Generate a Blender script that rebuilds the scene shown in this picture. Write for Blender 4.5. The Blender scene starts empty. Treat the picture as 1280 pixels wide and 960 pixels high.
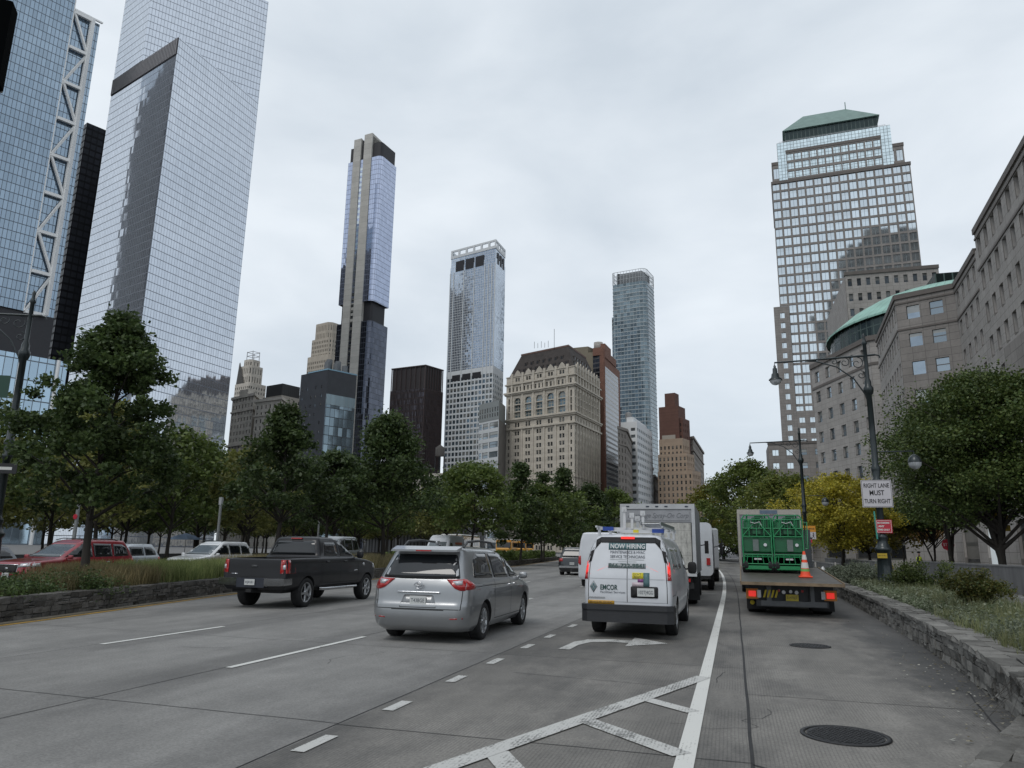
import bpy, bmesh, math, random, sys
import numpy as np
from math import sin, cos, pi, radians, sqrt, hypot, atan2
from mathutils import Vector, Matrix
from mathutils.bvhtree import BVHTree
from mathutils.geometry import tessellate_polygon
random.seed(7); rng = np.random.default_rng(7)
scn = bpy.context.scene
COL = scn.collection
# ---------------------------------------------------------------- camera
FPX = 920.0; CAMH = 1.68
PSI, PHI, RHO = radians(16.617), radians(12.5925), radians(0.91825)
cF = Vector((-sin(PSI)*cos(PHI), cos(PSI)*cos(PHI), sin(PHI)))
_R0 = Vector((cos(PSI), sin(PSI), 0)); _U0 = _R0.cross(cF)
cR = _R0*cos(RHO) + _U0*sin(RHO); cU = _U0*cos(RHO) - _R0*sin(RHO)
def ray(x, y): return cF + cR*((x-640)/FPX) - cU*((y-480)/FPX)
def at_z(x, y, z=0.0):
    d = ray(x, y); t = (z-CAMH)/d.z; return (d.x*t, d.y*t)
def at_y(x, y, Y):
    d = ray(x, y); t = Y/d.y; return Vector((d.x*t, Y, CAMH+d.z*t))
def zat(px, py, X, Y):
    d = ray(px, py); return CAMH + d.z*hypot(X, Y)/hypot(d.x, d.y)
cam = bpy.data.cameras.new('camera'); camo = bpy.data.objects.new('camera', cam); COL.objects.link(camo)
cam.sensor_width = 36; cam.lens = FPX/1280*36; cam.clip_end = 6000; cam.clip_start = 0.05
camo.matrix_world = Matrix(((cR.x, cU.x, -cF.x, 0), (cR.y, cU.y, -cF.y, 0), (cR.z, cU.z, -cF.z, CAMH), (0, 0, 0, 1)))
scn.camera = camo
# ---------------------------------------------------------------- object helpers
def tag(o, label=None, cat=None, group=None, kind=None):
    if label: o['label'] = label
    if cat: o['category'] = cat
    if group: o['group'] = group
    if kind: o['kind'] = kind
    return o
def thing(name, label, cat, loc=(0, 0, 0), rz=0, group=None):
    o = bpy.data.objects.new(name, None); COL.objects.link(o)
    o.location = loc; o.rotation_euler = (0, 0, rz); o.empty_display_size = .2
    return tag(o, label, cat, group)
def link(name, me, parent=None):
    o = bpy.data.objects.new(name, me); COL.objects.link(o)
    if parent: o.parent = parent
    return o
def dup(root, loc=None, rz=None, label=None, group=None, scale=None):
    def rec(o, par):
        c = o.copy(); COL.objects.link(c)
        if par: c.parent = par
        for ch in KIDS.get(o.name, list(o.children)): rec(ch, c)
        return c
    c = rec(root, None)
    if loc is not None: c.location = loc
    if rz is not None: c.rotation_euler = (0, 0, rz)
    if label: c['label'] = label
    if group: c['group'] = group
    if scale: c.scale = scale
    return c
KIDS = {}
def npmesh(name, V, Fq, mats=(), uv=None, smooth=False):
    """V (n,3) array, Fq (m,k) array of equal sized faces"""
    V = np.asarray(V, dtype=np.float32); Fq = np.asarray(Fq, dtype=np.int32)
    me = bpy.data.meshes.new(name); k = Fq.shape[1]; m = Fq.shape[0]
    me.vertices.add(len(V)); me.vertices.foreach_set('co', V.ravel())
    me.loops.add(m*k); me.loops.foreach_set('vertex_index', Fq.ravel())
    me.polygons.add(m); me.polygons.foreach_set('loop_start', np.arange(0, m*k, k, dtype=np.int32))
    me.polygons.foreach_set('loop_total', np.full(m, k, dtype=np.int32))
    for mt in mats: me.materials.append(mt)
    if uv is not None:
        l = me.uv_layers.new(name='UVMap'); l.data.foreach_set('uv', np.asarray(uv, dtype=np.float32).ravel())
    me.update(); me.validate()
    if smooth: me.polygons.foreach_set('use_smooth', np.ones(m, dtype=bool))
    return me
class MB:
    """collects shapes into one mesh; each face has an optional uv and material index"""
    def __init__(s): s.v = []; s.f = []; s.uv = []; s.mi = []; s.sm = []
    def face(s, pts, uv=None, mi=0, sm=False):
        n = len(s.v); s.v += [tuple(p) for p in pts]; s.f.append(list(range(n, n+len(pts))))
        s.uv.append(uv or [(0, 0)]*len(pts)); s.mi.append(mi); s.sm.append(sm)
    def faces(s, verts, faces, mi=0, sm=False, uv=None):
        n = len(s.v); s.v += [tuple(p) for p in verts]
        for k, f in enumerate(faces):
            s.f.append([n+i for i in f]); s.uv.append([(0, 0)]*len(f) if uv is None else uv[k]); s.mi.append(mi); s.sm.append(sm)
    def box(s, x0, x1, y0, y1, z0, z1, mi=0, M=None):
        v = [(x, y, z) for z in (z0, z1) for y in (y0, y1) for x in (x0, x1)]
        if M is not None: v = [M @ Vector(p) for p in v]
        s.faces(v, [(0, 2, 3, 1), (4, 5, 7, 6), (0, 1, 5, 4), (2, 6, 7, 3), (0, 4, 6, 2), (1, 3, 7, 5)], mi)
    def cbox(s, c, size, mi=0, rz=0, bev=0):
        M = Matrix.Translation(Vector(c)) @ Matrix.Rotation(rz, 4, 'Z')
        a, b, h = [q/2 for q in size]
        if not bev: s.box(-a, a, -b, b, -h, h, mi, M)
        else:
            e = bev; V = []; 
            for z, d in ((-h, e), (-h+e, 0), (h-e, 0), (h, e)):
                V += [(-a+d+e*(d == 0), -b+d, z)]*0
                for p in ((-a+d, -b+d), (a-d, -b+d), (a-d, b-d), (-a+d, b-d)): V.append(M @ Vector((p[0], p[1], z)))
            F = [(3, 2, 1, 0), (12, 13, 14, 15)]
            for r in range(3):
                for i in range(4): j = (i+1) % 4; F.append((r*4+i, r*4+j, r*4+4+j, r*4+4+i))
            s.faces(V, F, mi)
    def tube(s, pts, rad, n=8, mi=0, cap=True, sm=True):
        pts = [Vector(p) for p in pts]; m = len(pts)
        if not hasattr(rad, '__len__'): rad = [rad]*m
        V = []; up = Vector((0, 0, 1)); pa = None
        for i, p in enumerate(pts):
            t = (pts[min(i+1, m-1)]-pts[max(i-1, 0)])
            if t.length < 1e-9: t = Vector((0, 0, 1))
            t.normalize()
            if pa is None: pa = t.orthogonal().normalized()
            pa = (pa - t*pa.dot(t));
            if pa.length < 1e-6: pa = t.orthogonal()
            pa.normalize(); b = t.cross(pa)
            for k in range(n):
                a = 2*pi*k/n; V.append(p + (pa*cos(a)+b*sin(a))*rad[i])
        F = [(i*n+k, i*n+(k+1) % n, (i+1)*n+(k+1) % n, (i+1)*n+k) for i in range(m-1) for k in range(n)]
        s.faces(V, F, mi, sm)
        if cap:
            s.face([V[k] for k in range(n)][::-1], mi=mi); s.face([V[(m-1)*n+k] for k in range(n)], mi=mi)
    def lathe(s, prof, c=(0, 0, 0), n=16, axis='z', mi=0, sm=True, cap=True):
        V = []
        for r, h in prof:
            for k in range(n):
                a = 2*pi*k/n
                if axis == 'z': V.append((c[0]+r*cos(a), c[1]+r*sin(a), c[2]+h))
                elif axis == 'x': V.append((c[0]+h, c[1]+r*cos(a), c[2]+r*sin(a)))
                else: V.append((c[0]+r*sin(a), c[1]+h, c[2]+r*cos(a)))
        m = len(prof)
        F = [(i*n+k, i*n+(k+1) % n, (i+1)*n+(k+1) % n, (i+1)*n+k) for i in range(m-1) for k in range(n)]
        s.faces(V, F, mi, sm)
        if cap: s.face(V[:n][::-1], mi=mi); s.face(V[-n:], mi=mi)
    def prism(s, poly, z0, z1, mi=0, top=True, uvm=True, bottom=False):
        n = len(poly); u = 0
        for i in range(n):
            a, b = poly[i], poly[(i+1) % n]; w = hypot(b[0]-a[0], b[1]-a[1])
            s.face([(a[0], a[1], z0), (b[0], b[1], z0), (b[0], b[1], z1), (a[0], a[1], z1)],
                   [(u, z0), (u+w, z0), (u+w, z1), (u, z1)], mi); u += w
        if top: s.face([(p[0], p[1], z1) for p in poly], [(p[0], p[1]) for p in poly], mi)
        if bottom: s.face([(p[0], p[1], z0) for p in poly][::-1], None, mi)
    def mesh(s, name, mats):
        me = bpy.data.meshes.new(name); me.from_pydata(s.v, [], s.f)
        for m in (mats if isinstance(mats, (list, tuple)) else [mats]): me.materials.append(m)
        l = me.uv_layers.new(name='UVMap'); flat = [c for f in s.uv for p in f for c in p]
        l.data.foreach_set('uv', flat)
        me.polygons.foreach_set('material_index', s.mi); me.polygons.foreach_set('use_smooth', s.sm)
        me.update(); return me
    def build(s, name, mats, parent=None, weld=False):
        me = s.mesh(name, mats)
        if weld:
            b = bmesh.new(); b.from_mesh(me); bmesh.ops.remove_doubles(b, verts=b.verts, dist=1e-5)
            bmesh.ops.recalc_face_normals(b, faces=b.faces); b.to_mesh(me); b.free()
        return link(name, me, parent)
# ---------------------------------------------------------------- materials
MATS = {}
class N:
    """tiny node-graph helper"""
    def __init__(s, name):
        s.m = bpy.data.materials.new(name); s.m.use_nodes = True; s.t = s.m.node_tree; s.t.nodes.clear()
        s.out = s.t.nodes.new('ShaderNodeOutputMaterial'); s.b = s.t.nodes.new('ShaderNodeBsdfPrincipled')
        s.t.links.new(s.b.outputs[0], s.out.inputs[0])
    def new(s, t, **k):
        n = s.t.nodes.new(t)
        for a, v in k.items(): setattr(n, a, v)
        return n
    def set(s, sock, v):
        if isinstance(v, bpy.types.NodeSocket): s.t.links.new(v, sock)
        else: sock.default_value = v
    def math(s, op, a, b=0.0, c=None):
        n = s.new('ShaderNodeMath', operation=op); s.set(n.inputs[0], a); s.set(n.inputs[1], b)
        if c is not None: s.set(n.inputs[2], c)
        return n.outputs[0]
    def coord(s, which='Object'): return s.new('ShaderNodeTexCoord').outputs[which]
    def xyz(s, v):
        n = s.new('ShaderNodeSeparateXYZ'); s.set(n.inputs[0], v); return n.outputs
    def comb(s, x, y, z=0.0):
        n = s.new('ShaderNodeCombineXYZ'); s.set(n.inputs[0], x); s.set(n.inputs[1], y); s.set(n.inputs[2], z); return n.outputs[0]
    def mapping(s, v, scale=(1, 1, 1)):
        n = s.new('ShaderNodeMapping'); s.set(n.inputs['Vector'], v); n.inputs['Scale'].default_value = scale; return n.outputs[0]
    def noise(s, v, scale, detail=4, rough=.55, col=False):
        n = s.new('ShaderNodeTexNoise'); s.set(n.inputs['Vector'], v); n.inputs['Scale'].default_value = scale
        n.inputs['Detail'].default_value = detail; n.inputs['Roughness'].default_value = rough
        return n.outputs['Color' if col else 'Fac']
    def white(s, v, col=False):
        n = s.new('ShaderNodeTexWhiteNoise', noise_dimensions='2D'); s.set(n.inputs['Vector'], v); return n.outputs['Color' if col else 'Value']
    def ramp(s, f, stops):
        n = s.new('ShaderNodeValToRGB'); s.set(n.inputs[0], f); e = n.color_ramp.elements
        while len(e) < len(stops): e.new(.5)
        for i, (p, c) in enumerate(stops):
            e[i].position = p; e[i].color = (c, c, c, 1) if not hasattr(c, '__len__') else (*c, 1)
        return n.outputs[0]
    def mix(s, f, a, b, blend='MIX'):
        n = s.new('ShaderNodeMix', data_type='RGBA', blend_type=blend); s.set(n.inputs[0], f)
        s.set(n.inputs[6], (*a, 1) if isinstance(a, tuple) else a); s.set(n.inputs[7], (*b, 1) if isinstance(b, tuple) else b)
        return n.outputs[2]
    def bump(s, h, strength=.3, dist=.02):
        n = s.new('ShaderNodeBump'); s.set(n.inputs['Height'], h); n.inputs['Strength'].default_value = strength
        n.inputs['Distance'].default_value = dist; s.set(s.b.inputs['Normal'], n.outputs[0]); return n
    def P(s, **k):
        for a, v in k.items():
            a = {'color': 'Base Color', 'rough': 'Roughness', 'metal': 'Metallic', 'spec': 'Specular IOR Level', 'coat': 'Coat Weight', 'coatr': 'Coat Roughness',
                 'emit': 'Emission Color', 'emits': 'Emission Strength', 'ior': 'IOR', 'normal': 'Normal', 'trans': 'Transmission Weight'}[a]
            if isinstance(v, tuple) and len(v) == 3: v = (*v, 1)
            s.set(s.b.inputs[a], v)
        return s
def plain(name, c, rough=.6, metal=0, var=.12, scale=6., bump=0, spec=.5, coat=0, emits=0, streak=False):
    if name in MATS: return MATS[name]
    n = N(name)
    if var:
        v = n.coord('Object')
        if streak: v = n.mapping(v, (1, 1, .12))
        f = n.noise(v, scale, 5, .6)
        col = n.mix(1.0, tuple(c), n.ramp(f, [(.25, 1-var*1.6), (.75, 1+var)]), 'MULTIPLY')
        n.P(color=col)
        if bump: n.bump(n.noise(v, scale*6, 4), bump, .02)
    else: n.P(color=tuple(c))
    n.P(rough=rough, metal=float(metal), spec=spec, coat=float(coat), coatr=.04)
    if emits: n.P(emit=tuple(c), emits=emits)
    MATS[name] = n.m; return n.m
def lin(r, g, b):
    f = lambda c: (c/255/12.92) if c/255 <= .04045 else ((c/255+.055)/1.055)**2.4
    return (f(r), f(g), f(b))
def curtain(name, tint, cw, ch, lw=.12, lh=.25, line=(.05, .055, .06), metal=.9, rough=.06, jitter=.012, var=.12, off=0., sub=None, vsplit=0):
    n = N(name); u, v, _ = n.xyz(n.coord('UV'))
    uu = n.math('DIVIDE', u, cw); vv = n.math('DIVIDE', v, ch)
    fu = n.math('MULTIPLY', n.math('FRACT', uu), cw); fv = n.math('MULTIPLY', n.math('FRACT', vv), ch)
    m = n.math('MAXIMUM', n.math('LESS_THAN', fu, lw), n.math('LESS_THAN', fv, lh))
    cell = n.comb(n.math('FLOOR', uu), n.math('FLOOR', vv))
    w = n.white(cell)
    col = n.mix(1.0, tuple(tint), n.ramp(w, [(0, 1-var), (1, 1+var)]), 'MULTIPLY')
    if sub:   # spandrel strip at the floor line
        sp = n.math('LESS_THAN', fv, sub[0]); col = n.mix(sp, col, tuple(sub[1]))
    n.P(color=n.mix(m, col, tuple(line)), metal=n.math('MULTIPLY', n.math('SUBTRACT', 1., m), metal), rough=n.math('ADD', n.math('MULTIPLY', m, .4), rough))
    wc = n.new('ShaderNodeVectorMath', operation='SUBTRACT'); n.set(wc.inputs[0], n.white(cell, True)); wc.inputs[1].default_value = (.5, .5, .5)
    sc = n.new('ShaderNodeVectorMath', operation='SCALE'); n.set(sc.inputs[0], wc.outputs[0]); sc.inputs['Scale'].default_value = jitter
    nz = n.new('ShaderNodeVectorMath', operation='SUBTRACT'); n.set(nz.inputs[0], n.noise(n.coord('Object'), .12, 3, .5, True)); nz.inputs[1].default_value = (.5, .5, .5)
    sc2 = n.new('ShaderNodeVectorMath', operation='SCALE'); n.set(sc2.inputs[0], nz.outputs[0]); sc2.inputs['Scale'].default_value = jitter*.8
    g = n.new('ShaderNodeNewGeometry'); ad = n.new('ShaderNodeVectorMath', operation='ADD'); n.set(ad.inputs[0], g.outputs['Normal']); n.set(ad.inputs[1], sc.outputs[0])
    ad2 = n.new('ShaderNodeVectorMath', operation='ADD'); n.set(ad2.inputs[0], ad.outputs[0]); n.set(ad2.inputs[1], sc2.outputs[0])
    no = n.new('ShaderNodeVectorMath', operation='NORMALIZE'); n.set(no.inputs[0], ad2.outputs[0]); n.P(normal=no.outputs[0])
    return n.m
def pane(name, tint, metal=.6, rough=.05, frame=(.06, .06, .06), fw=.06, cross=(1, 1), jitter=.03, var=.35, warp=0, blinds=.7):
    """a window: uv 0..1 over each pane plus an integer per window for variety"""
    n = N(name); u, v, _ = n.xyz(n.coord('UV'))
    cell = n.comb(n.math('FLOOR', u), n.math('FLOOR', v))
    fu = n.math('FRACT', n.math('MULTIPLY', n.math('FRACT', u), float(cross[0]))); fv = n.math('FRACT', n.math('MULTIPLY', n.math('FRACT', v), float(cross[1])))
    du = n.math('MINIMUM', fu, n.math('SUBTRACT', 1., fu)); dv = n.math('MINIMUM', fv, n.math('SUBTRACT', 1., fv))
    m = n.math('MAXIMUM', n.math('LESS_THAN', du, fw*cross[0]*.5), n.math('LESS_THAN', dv, fw*cross[1]*.5))
    w = n.white(cell)
    col = n.mix(1.0, tuple(tint), n.ramp(w, [(0, 1-var), (1, 1+var)]), 'MULTIPLY')
    bh_ = n.ramp(n.white(n.comb(n.math('ADD', n.math('FLOOR', u), 37.), n.math('FLOOR', v))), [(.45, 1), (.5, .75), (.75, .45), (1, .1)])
    bl = n.math('MULTIPLY', n.math('GREATER_THAN', n.math('FRACT', v), bh_), blinds); col = n.mix(bl, col, (.3, .29, .26)); metal = n.math('MULTIPLY', n.math('SUBTRACT', 1., n.math('MULTIPLY', bl, .6)), metal)
    n.P(color=n.mix(m, col, tuple(frame)), rough=n.math('ADD', n.math('MULTIPLY', m, .4), rough), metal=n.math('MULTIPLY', n.math('SUBTRACT', 1., m), metal))
    wc = n.new('ShaderNodeVectorMath', operation='SUBTRACT'); n.set(wc.inputs[0], n.white(cell, True)); wc.inputs[1].default_value = (.5, .5, .5)
    sc = n.new('ShaderNodeVectorMath', operation='SCALE'); n.set(sc.inputs[0], wc.outputs[0]); sc.inputs['Scale'].default_value = jitter
    g = n.new('ShaderNodeNewGeometry'); ad = n.new('ShaderNodeVectorMath', operation='ADD'); n.set(ad.inputs[0], g.outputs['Normal']); n.set(ad.inputs[1], sc.outputs[0])
    last = ad.outputs[0]
    if warp:
        nz = n.new('ShaderNodeVectorMath', operation='SUBTRACT'); n.set(nz.inputs[0], n.noise(n.coord('Object'), .6, 2, .5, True)); nz.inputs[1].default_value = (.5, .5, .5)
        s2 = n.new('ShaderNodeVectorMath', operation='SCALE'); n.set(s2.inputs[0], nz.outputs[0]); s2.inputs['Scale'].default_value = warp
        a2 = n.new('ShaderNodeVectorMath', operation='ADD'); n.set(a2.inputs[0], last); n.set(a2.inputs[1], s2.outputs[0]); last = a2.outputs[0]
    no = n.new('ShaderNodeVectorMath', operation='NORMALIZE'); n.set(no.inputs[0], last); n.P(normal=no.outputs[0])
    return n.m
def stone(name, c, bw=1.2, bh=.6, mortar=.02, dark=.6, var=.15, rough=.85, joint=True):
    """ashlar/panel stone on metre UVs with joints and weather stains"""
    n = N(name); uv = n.coord('UV')
    v = n.coord('Object'); f = n.noise(v, .25, 5, .65); f2 = n.noise(v, 3., 4, .6)
    col = n.mix(1.0, tuple(c), n.ramp(f, [(.25, 1-var*1.5), (.75, 1+var)]), 'MULTIPLY')
    col = n.mix(1.0, col, n.ramp(f2, [(.2, .88), (.8, 1.1)]), 'MULTIPLY')
    if joint:
        u, w, _ = n.xyz(uv); a = n.math('MULTIPLY', n.math('FRACT', n.math('DIVIDE', u, bw)), bw); b = n.math('MULTIPLY', n.math('FRACT', n.math('DIVIDE', w, bh)), bh)
        m = n.math('MAXIMUM', n.math('LESS_THAN', a, mortar), n.math('LESS_THAN', b, mortar))
        col = n.mix(n.math('MULTIPLY', m, 1-dark), col, (.02, .02, .02))
        cell = n.comb(n.math('FLOOR', n.math('DIVIDE', u, bw)), n.math('FLOOR', n.math('DIVIDE', w, bh)))
        col = n.mix(1.0, col, n.ramp(n.white(cell), [(0, .93), (1, 1.06)]), 'MULTIPLY')
    n.P(color=col, rough=rough, spec=.3); return n.m
BLACK = plain('black_rubber', (.012, .012, .013), .75, 0, .2, 8)
DARKM = plain('dark_metal', (.03, .032, .035), .45, .6, .15)
STEEL = plain('grey_steel', (.35, .36, .37), .35, .8, .12)
WHITE = plain('white_paint', (.62, .63, .64), .35, 0, .06, 3, coat=.3)
# ---------------------------------------------------------------- text
def text_obj(txt, size, name='lettering', mat=None, bold=0.0, spacing=1.0, width=None, italic=0):
    cu = bpy.data.curves.new('t', 'FONT'); cu.body = txt; cu.size = size; cu.offset = bold; cu.space_character = spacing; cu.shear = italic
    cu.align_x = 'CENTER'; cu.align_y = 'CENTER'; cu.resolution_u = 3
    o = bpy.data.objects.new('t', cu); COL.objects.link(o)
    bpy.context.view_layer.update()
    dg = bpy.context.evaluated_depsgraph_get(); me = bpy.data.meshes.new_from_object(o.evaluated_get(dg))
    bpy.data.objects.remove(o); bpy.data.curves.remove(cu)
    me.name = name; me.materials.clear()
    if mat: me.materials.append(mat)
    if width:
        xs = [v.co.x for v in me.vertices]; k = width/(max(xs)-min(xs)); 
        for v in me.vertices: v.co.x *= k
    return me
def text_on(txt, size, mat, parent, loc, rot=(pi/2, 0, 0), **k):
    me = text_obj(txt, size, 'lettering', mat, **k); o = link('lettering', me, parent); o.location = loc; o.rotation_euler = rot; return o
# ================================================================ WORLD
SUN_EL, SUN_AZ = radians(52), radians(200)
w = bpy.data.worlds.new('World'); scn.world = w; w.use_nodes = True
nt = w.node_tree; nt.nodes.clear()
wo = nt.nodes.new('ShaderNodeOutputWorld'); bg = nt.nodes.new('ShaderNodeBackground'); nt.links.new(bg.outputs[0], wo.inputs[0])
sky = nt.nodes.new('ShaderNodeTexSky'); sky.sky_type = 'NISHITA'; sky.sun_disc = False; sky.sun_elevation = SUN_EL; sky.sun_rotation = SUN_AZ
tc = nt.nodes.new('ShaderNodeTexCoord'); mp = nt.nodes.new('ShaderNodeMapping'); mp.inputs['Scale'].default_value = (1, 1, 2.2); nt.links.new(tc.outputs['Generated'], mp.inputs[0])
nz = nt.nodes.new('ShaderNodeTexNoise'); nz.inputs['Scale'].default_value = 2.6; nz.inputs['Detail'].default_value = 6; nz.inputs['Roughness'].default_value = .5; nz.inputs['Distortion'].default_value = .25
nt.links.new(mp.outputs[0], nz.inputs[0])
cr = nt.nodes.new('ShaderNodeValToRGB'); cr.color_ramp.elements[0].position = .34; cr.color_ramp.elements[1].position = .66
cr.color_ramp.elements[0].color = (6.0, 6.65, 7.3, 1); cr.color_ramp.elements[1].color = (8.0, 8.55, 9.05, 1)
nt.links.new(nz.outputs[0], cr.inputs[0])
mx = nt.nodes.new('ShaderNodeMix'); mx.data_type = 'RGBA'; mx.inputs[0].default_value = .9
nt.links.new(sky.outputs[0], mx.inputs[6]); nt.links.new(cr.outputs[0], mx.inputs[7]); nt.links.new(mx.outputs[2], bg.inputs[0])
bg.inputs[1].default_value = .1
sl = bpy.data.lights.new('sun', 'SUN'); sl.energy = .9; sl.angle = radians(25); sl.color = (1, .97, .93)
so = bpy.data.objects.new('sun', sl); COL.objects.link(so); so.rotation_euler = (radians(90)-SUN_EL, 0, pi-SUN_AZ+0)
vs = scn.view_settings; vs.view_transform = 'Standard'; vs.look = 'None'; vs.exposure = 0.16; vs.gamma = 1
# ================================================================ GROUND
def bend(Y): return 0.0 if Y < 26 else (-.00045*(Y-26)**2 if Y < 90 else -1.843-.0576*(Y-90)-.0017*(Y-90)**2)
def sheet(name, polys, z, mats, kind='structure', uvm=True):
    m = MB()
    for p in polys: m.face([(q[0], q[1], z) for q in p], [(q[0], q[1]) for q in p])
    o = m.build(name, mats); tag(o, kind=kind); return o
def ccw_(p):
    a = sum(p[i][0]*p[(i+1) % len(p)][1]-p[(i+1) % len(p)][0]*p[i][1] for i in range(len(p))); return p if a > 0 else p[::-1]
def strip(x0, x1, y0, y1, z, step=4.0, f0=None, f1=None):
    """polys following the bend between lateral offsets"""
    out = []; n = max(1, int(math.ceil((y1-y0)/step)))
    for i in range(n):
        a = y0+(y1-y0)*i/n; b = y0+(y1-y0)*(i+1)/n
        L = (f0 or (lambda y: x0+bend(y))); R = (f1 or (lambda y: x1+bend(y)))
        out.append([(L(a), a), (R(a), a), (R(b), b), (L(b), b)])
    return out
def interp(pts):
    def f(y):
        if y <= pts[0][0]: return pts[0][1]
        for (a, p), (b, q) in zip(pts, pts[1:]):
            if y <= b: return p+(q-p)*(y-a)/(b-a)
        return pts[-1][1]
    return f
LW = interp([(-20, -9.5), (12.2, -14.55), (22.5, -16.9), (38, -18.5), (70, -20.6), (118, -26.8), (170, -46), (260, -110)])     # road edge on the left
RW = interp([(-20, 2.0), (7.2, 2.45), (9.5, 2.78), (13, 3.12), (17.3, 3.36), (23.4, 3.6), (33.5, 3.88), (60, 4.6), (75, 6.5), (90, 6.4), (130, 0), (180, -14), (260, -52)])
def road_mat(name, base, groove, dark, tone):
    n = N(name); v = n.coord('Object'); x, y, _ = n.xyz(v)
    big = n.noise(n.mapping(v, (1, .35, 1)), .35, 5, .6); mid = n.noise(v, 1.6, 5, .65); fine = n.noise(v, 34., 5, .85); fl = n.noise(n.mapping(v, (1, .12, 1)), 2.2, 4, .6)
    col = n.mix(1.0, tuple(base), n.ramp(big, [(.3, 1-dark*1.3), (.7, 1.16)]), 'MULTIPLY')
    col = n.mix(1.0, col, n.ramp(mid, [(.25, .84), (.75, 1.13)]), 'MULTIPLY')
    col = n.mix(1.0, col, n.ramp(fl, [(.3, .88), (.7, 1.08)]), 'MULTIPLY')
    col = n.mix(1.0, col, n.ramp(fine, [(.3, .62), (.7, 1.38)]), 'MULTIPLY')
    if groove:
        dist = n.noise(v, .8, 3); xx = n.math('ADD', n.math('MULTIPLY', x, 1.0), n.math('MULTIPLY', dist, .03))
        g = n.math('SINE', n.math('MULTIPLY', xx, 2*pi/.034)); msk = n.ramp(n.noise(v, .9, 4, .6), [(.35, 0), (.6, 1)])
        gg = n.math('MULTIPLY', n.math('MULTIPLY', g, msk), .5)
        col = n.mix(n.math('MULTIPLY', n.math('GREATER_THAN', gg, .2), .24), col, (.02, .02, .02))
        n.bump(gg, .12, .004)
    lane = n.math('COSINE', n.math('MULTIPLY', n.math('ADD', x, .4), 2*pi/3.28)); wob = n.noise(n.mapping(v, (1, .25, 1)), 1.1, 6, .7)
    col = n.mix(n.math('MULTIPLY', n.ramp(n.math('ADD', n.math('MULTIPLY', lane, .22), wob), [(.5, 0), (.85, 1)]), .42), col, (.045, .044, .043))
    pat = n.white(n.comb(n.math('FLOOR', n.math('DIVIDE', n.math('ADD', x, 3.74), 3.3)), n.math('FLOOR', n.math('DIVIDE', n.math('SUBTRACT', y, 6.83), 5.2)))); col = n.mix(1.0, col, n.ramp(pat, [(0, .9), (1, 1.1)]), 'MULTIPLY')
    # dark worn stains
    st = n.ramp(n.noise(n.mapping(v, (1, .45, 1)), .6, 7, .72), [(.475, 0), (.64, 1)])
    col = n.mix(n.math('MULTIPLY', st, tone), col, (.035, .035, .037))
    if groove:   # damp gutter along the right wall
        wet = n.math('MULTIPLY', n.ramp(n.math('ADD', n.math('MULTIPLY', n.math('SUBTRACT', x, 2.3), .45), n.noise(n.mapping(v, (1, .5, 1)), 1.3, 6, .7)), [(.47, 0), (.68, 1)]), .6)
        col = n.mix(wet, col, (.04, .041, .043))
    n.P(color=col, rough=n.math('ADD', .62, n.math('MULTIPLY', mid, .25)), spec=.35)
    return n.m
M_GROUND = road_mat('asphalt', (.075, .076, .08), False, .2, .2)
M_ROADL = road_mat('pale_concrete', (.225, .22, .21), False, .13, .22)
M_ROADR = road_mat('grooved_concrete', (.19, .181, .166), True, .2, .5)
M_WALK = stone('paving', (.17, .168, .165), .9, .9, .012, .6, .12)
M_TAR = plain('tar', (.022, .022, .023), .8, 0, .3, 3)
def paint_mat(name, c, wear):
    n = N(name); v = n.coord('Object'); x, y, _ = n.xyz(v)
    f = n.noise(v, 38., 4, .75); g = n.noise(n.mapping(v, (1, .4, 1)), 3.2, 6, .7)
    s = n.math('SINE', n.math('MULTIPLY', x, 2*pi/.034))
    a = n.math('ADD', n.math('ADD', f, n.math('MULTIPLY', g, .9)), n.math('MULTIPLY', s, .05))
    n.P(color=n.mix(n.ramp(a, [(wear, 0), (wear+.13, 1)]), tuple(q*.33 for q in c), tuple(c)), rough=.7, spec=.3); return n.m
M_MARK = paint_mat('worn_white_paint', (.5, .5, .48), .80)
M_MARK2 = paint_mat('white_road_paint', (.62, .62, .59), .70)
M_YEL = paint_mat('worn_yellow_paint', (.42, .25, .045), .8)
g = MB(); g.face([(-3000, -3000, -.02), (3000, -3000, -.02), (3000, 3000, -.02), (-3000, 3000, -.02)]); tag(g.build('ground', M_GROUND), kind='structure')
Z1, Z2, Z3, Z4 = .004, .008, .012, .016
sheet('road', strip(0, -3.72, -20, 260, 0, 4, f0=LW), Z1, M_ROADL)
sheet('turn_lane', strip(-3.72, 0, -20, 260, 0, 4, f1=lambda y: RW(y)+.3), Z1, M_ROADR)
sheet('far_road', strip(0, 0, -30, 260, 0, 8, f0=lambda y: LW(y)-16.5-.0*y, f1=lambda y: LW(y)-4.4), Z1, M_ROADL)
sheet('plaza', [[(-330, -30), (-33, -30), (-38, 60), (-47, 120), (-90, 260), (-330, 260)]], Z2, M_WALK)
sheet('pavement', strip(0, 0, 8, 200, 0, 8, f0=lambda y: RW(y)+3.6, f1=lambda y: 60), .1, M_WALK)
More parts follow.
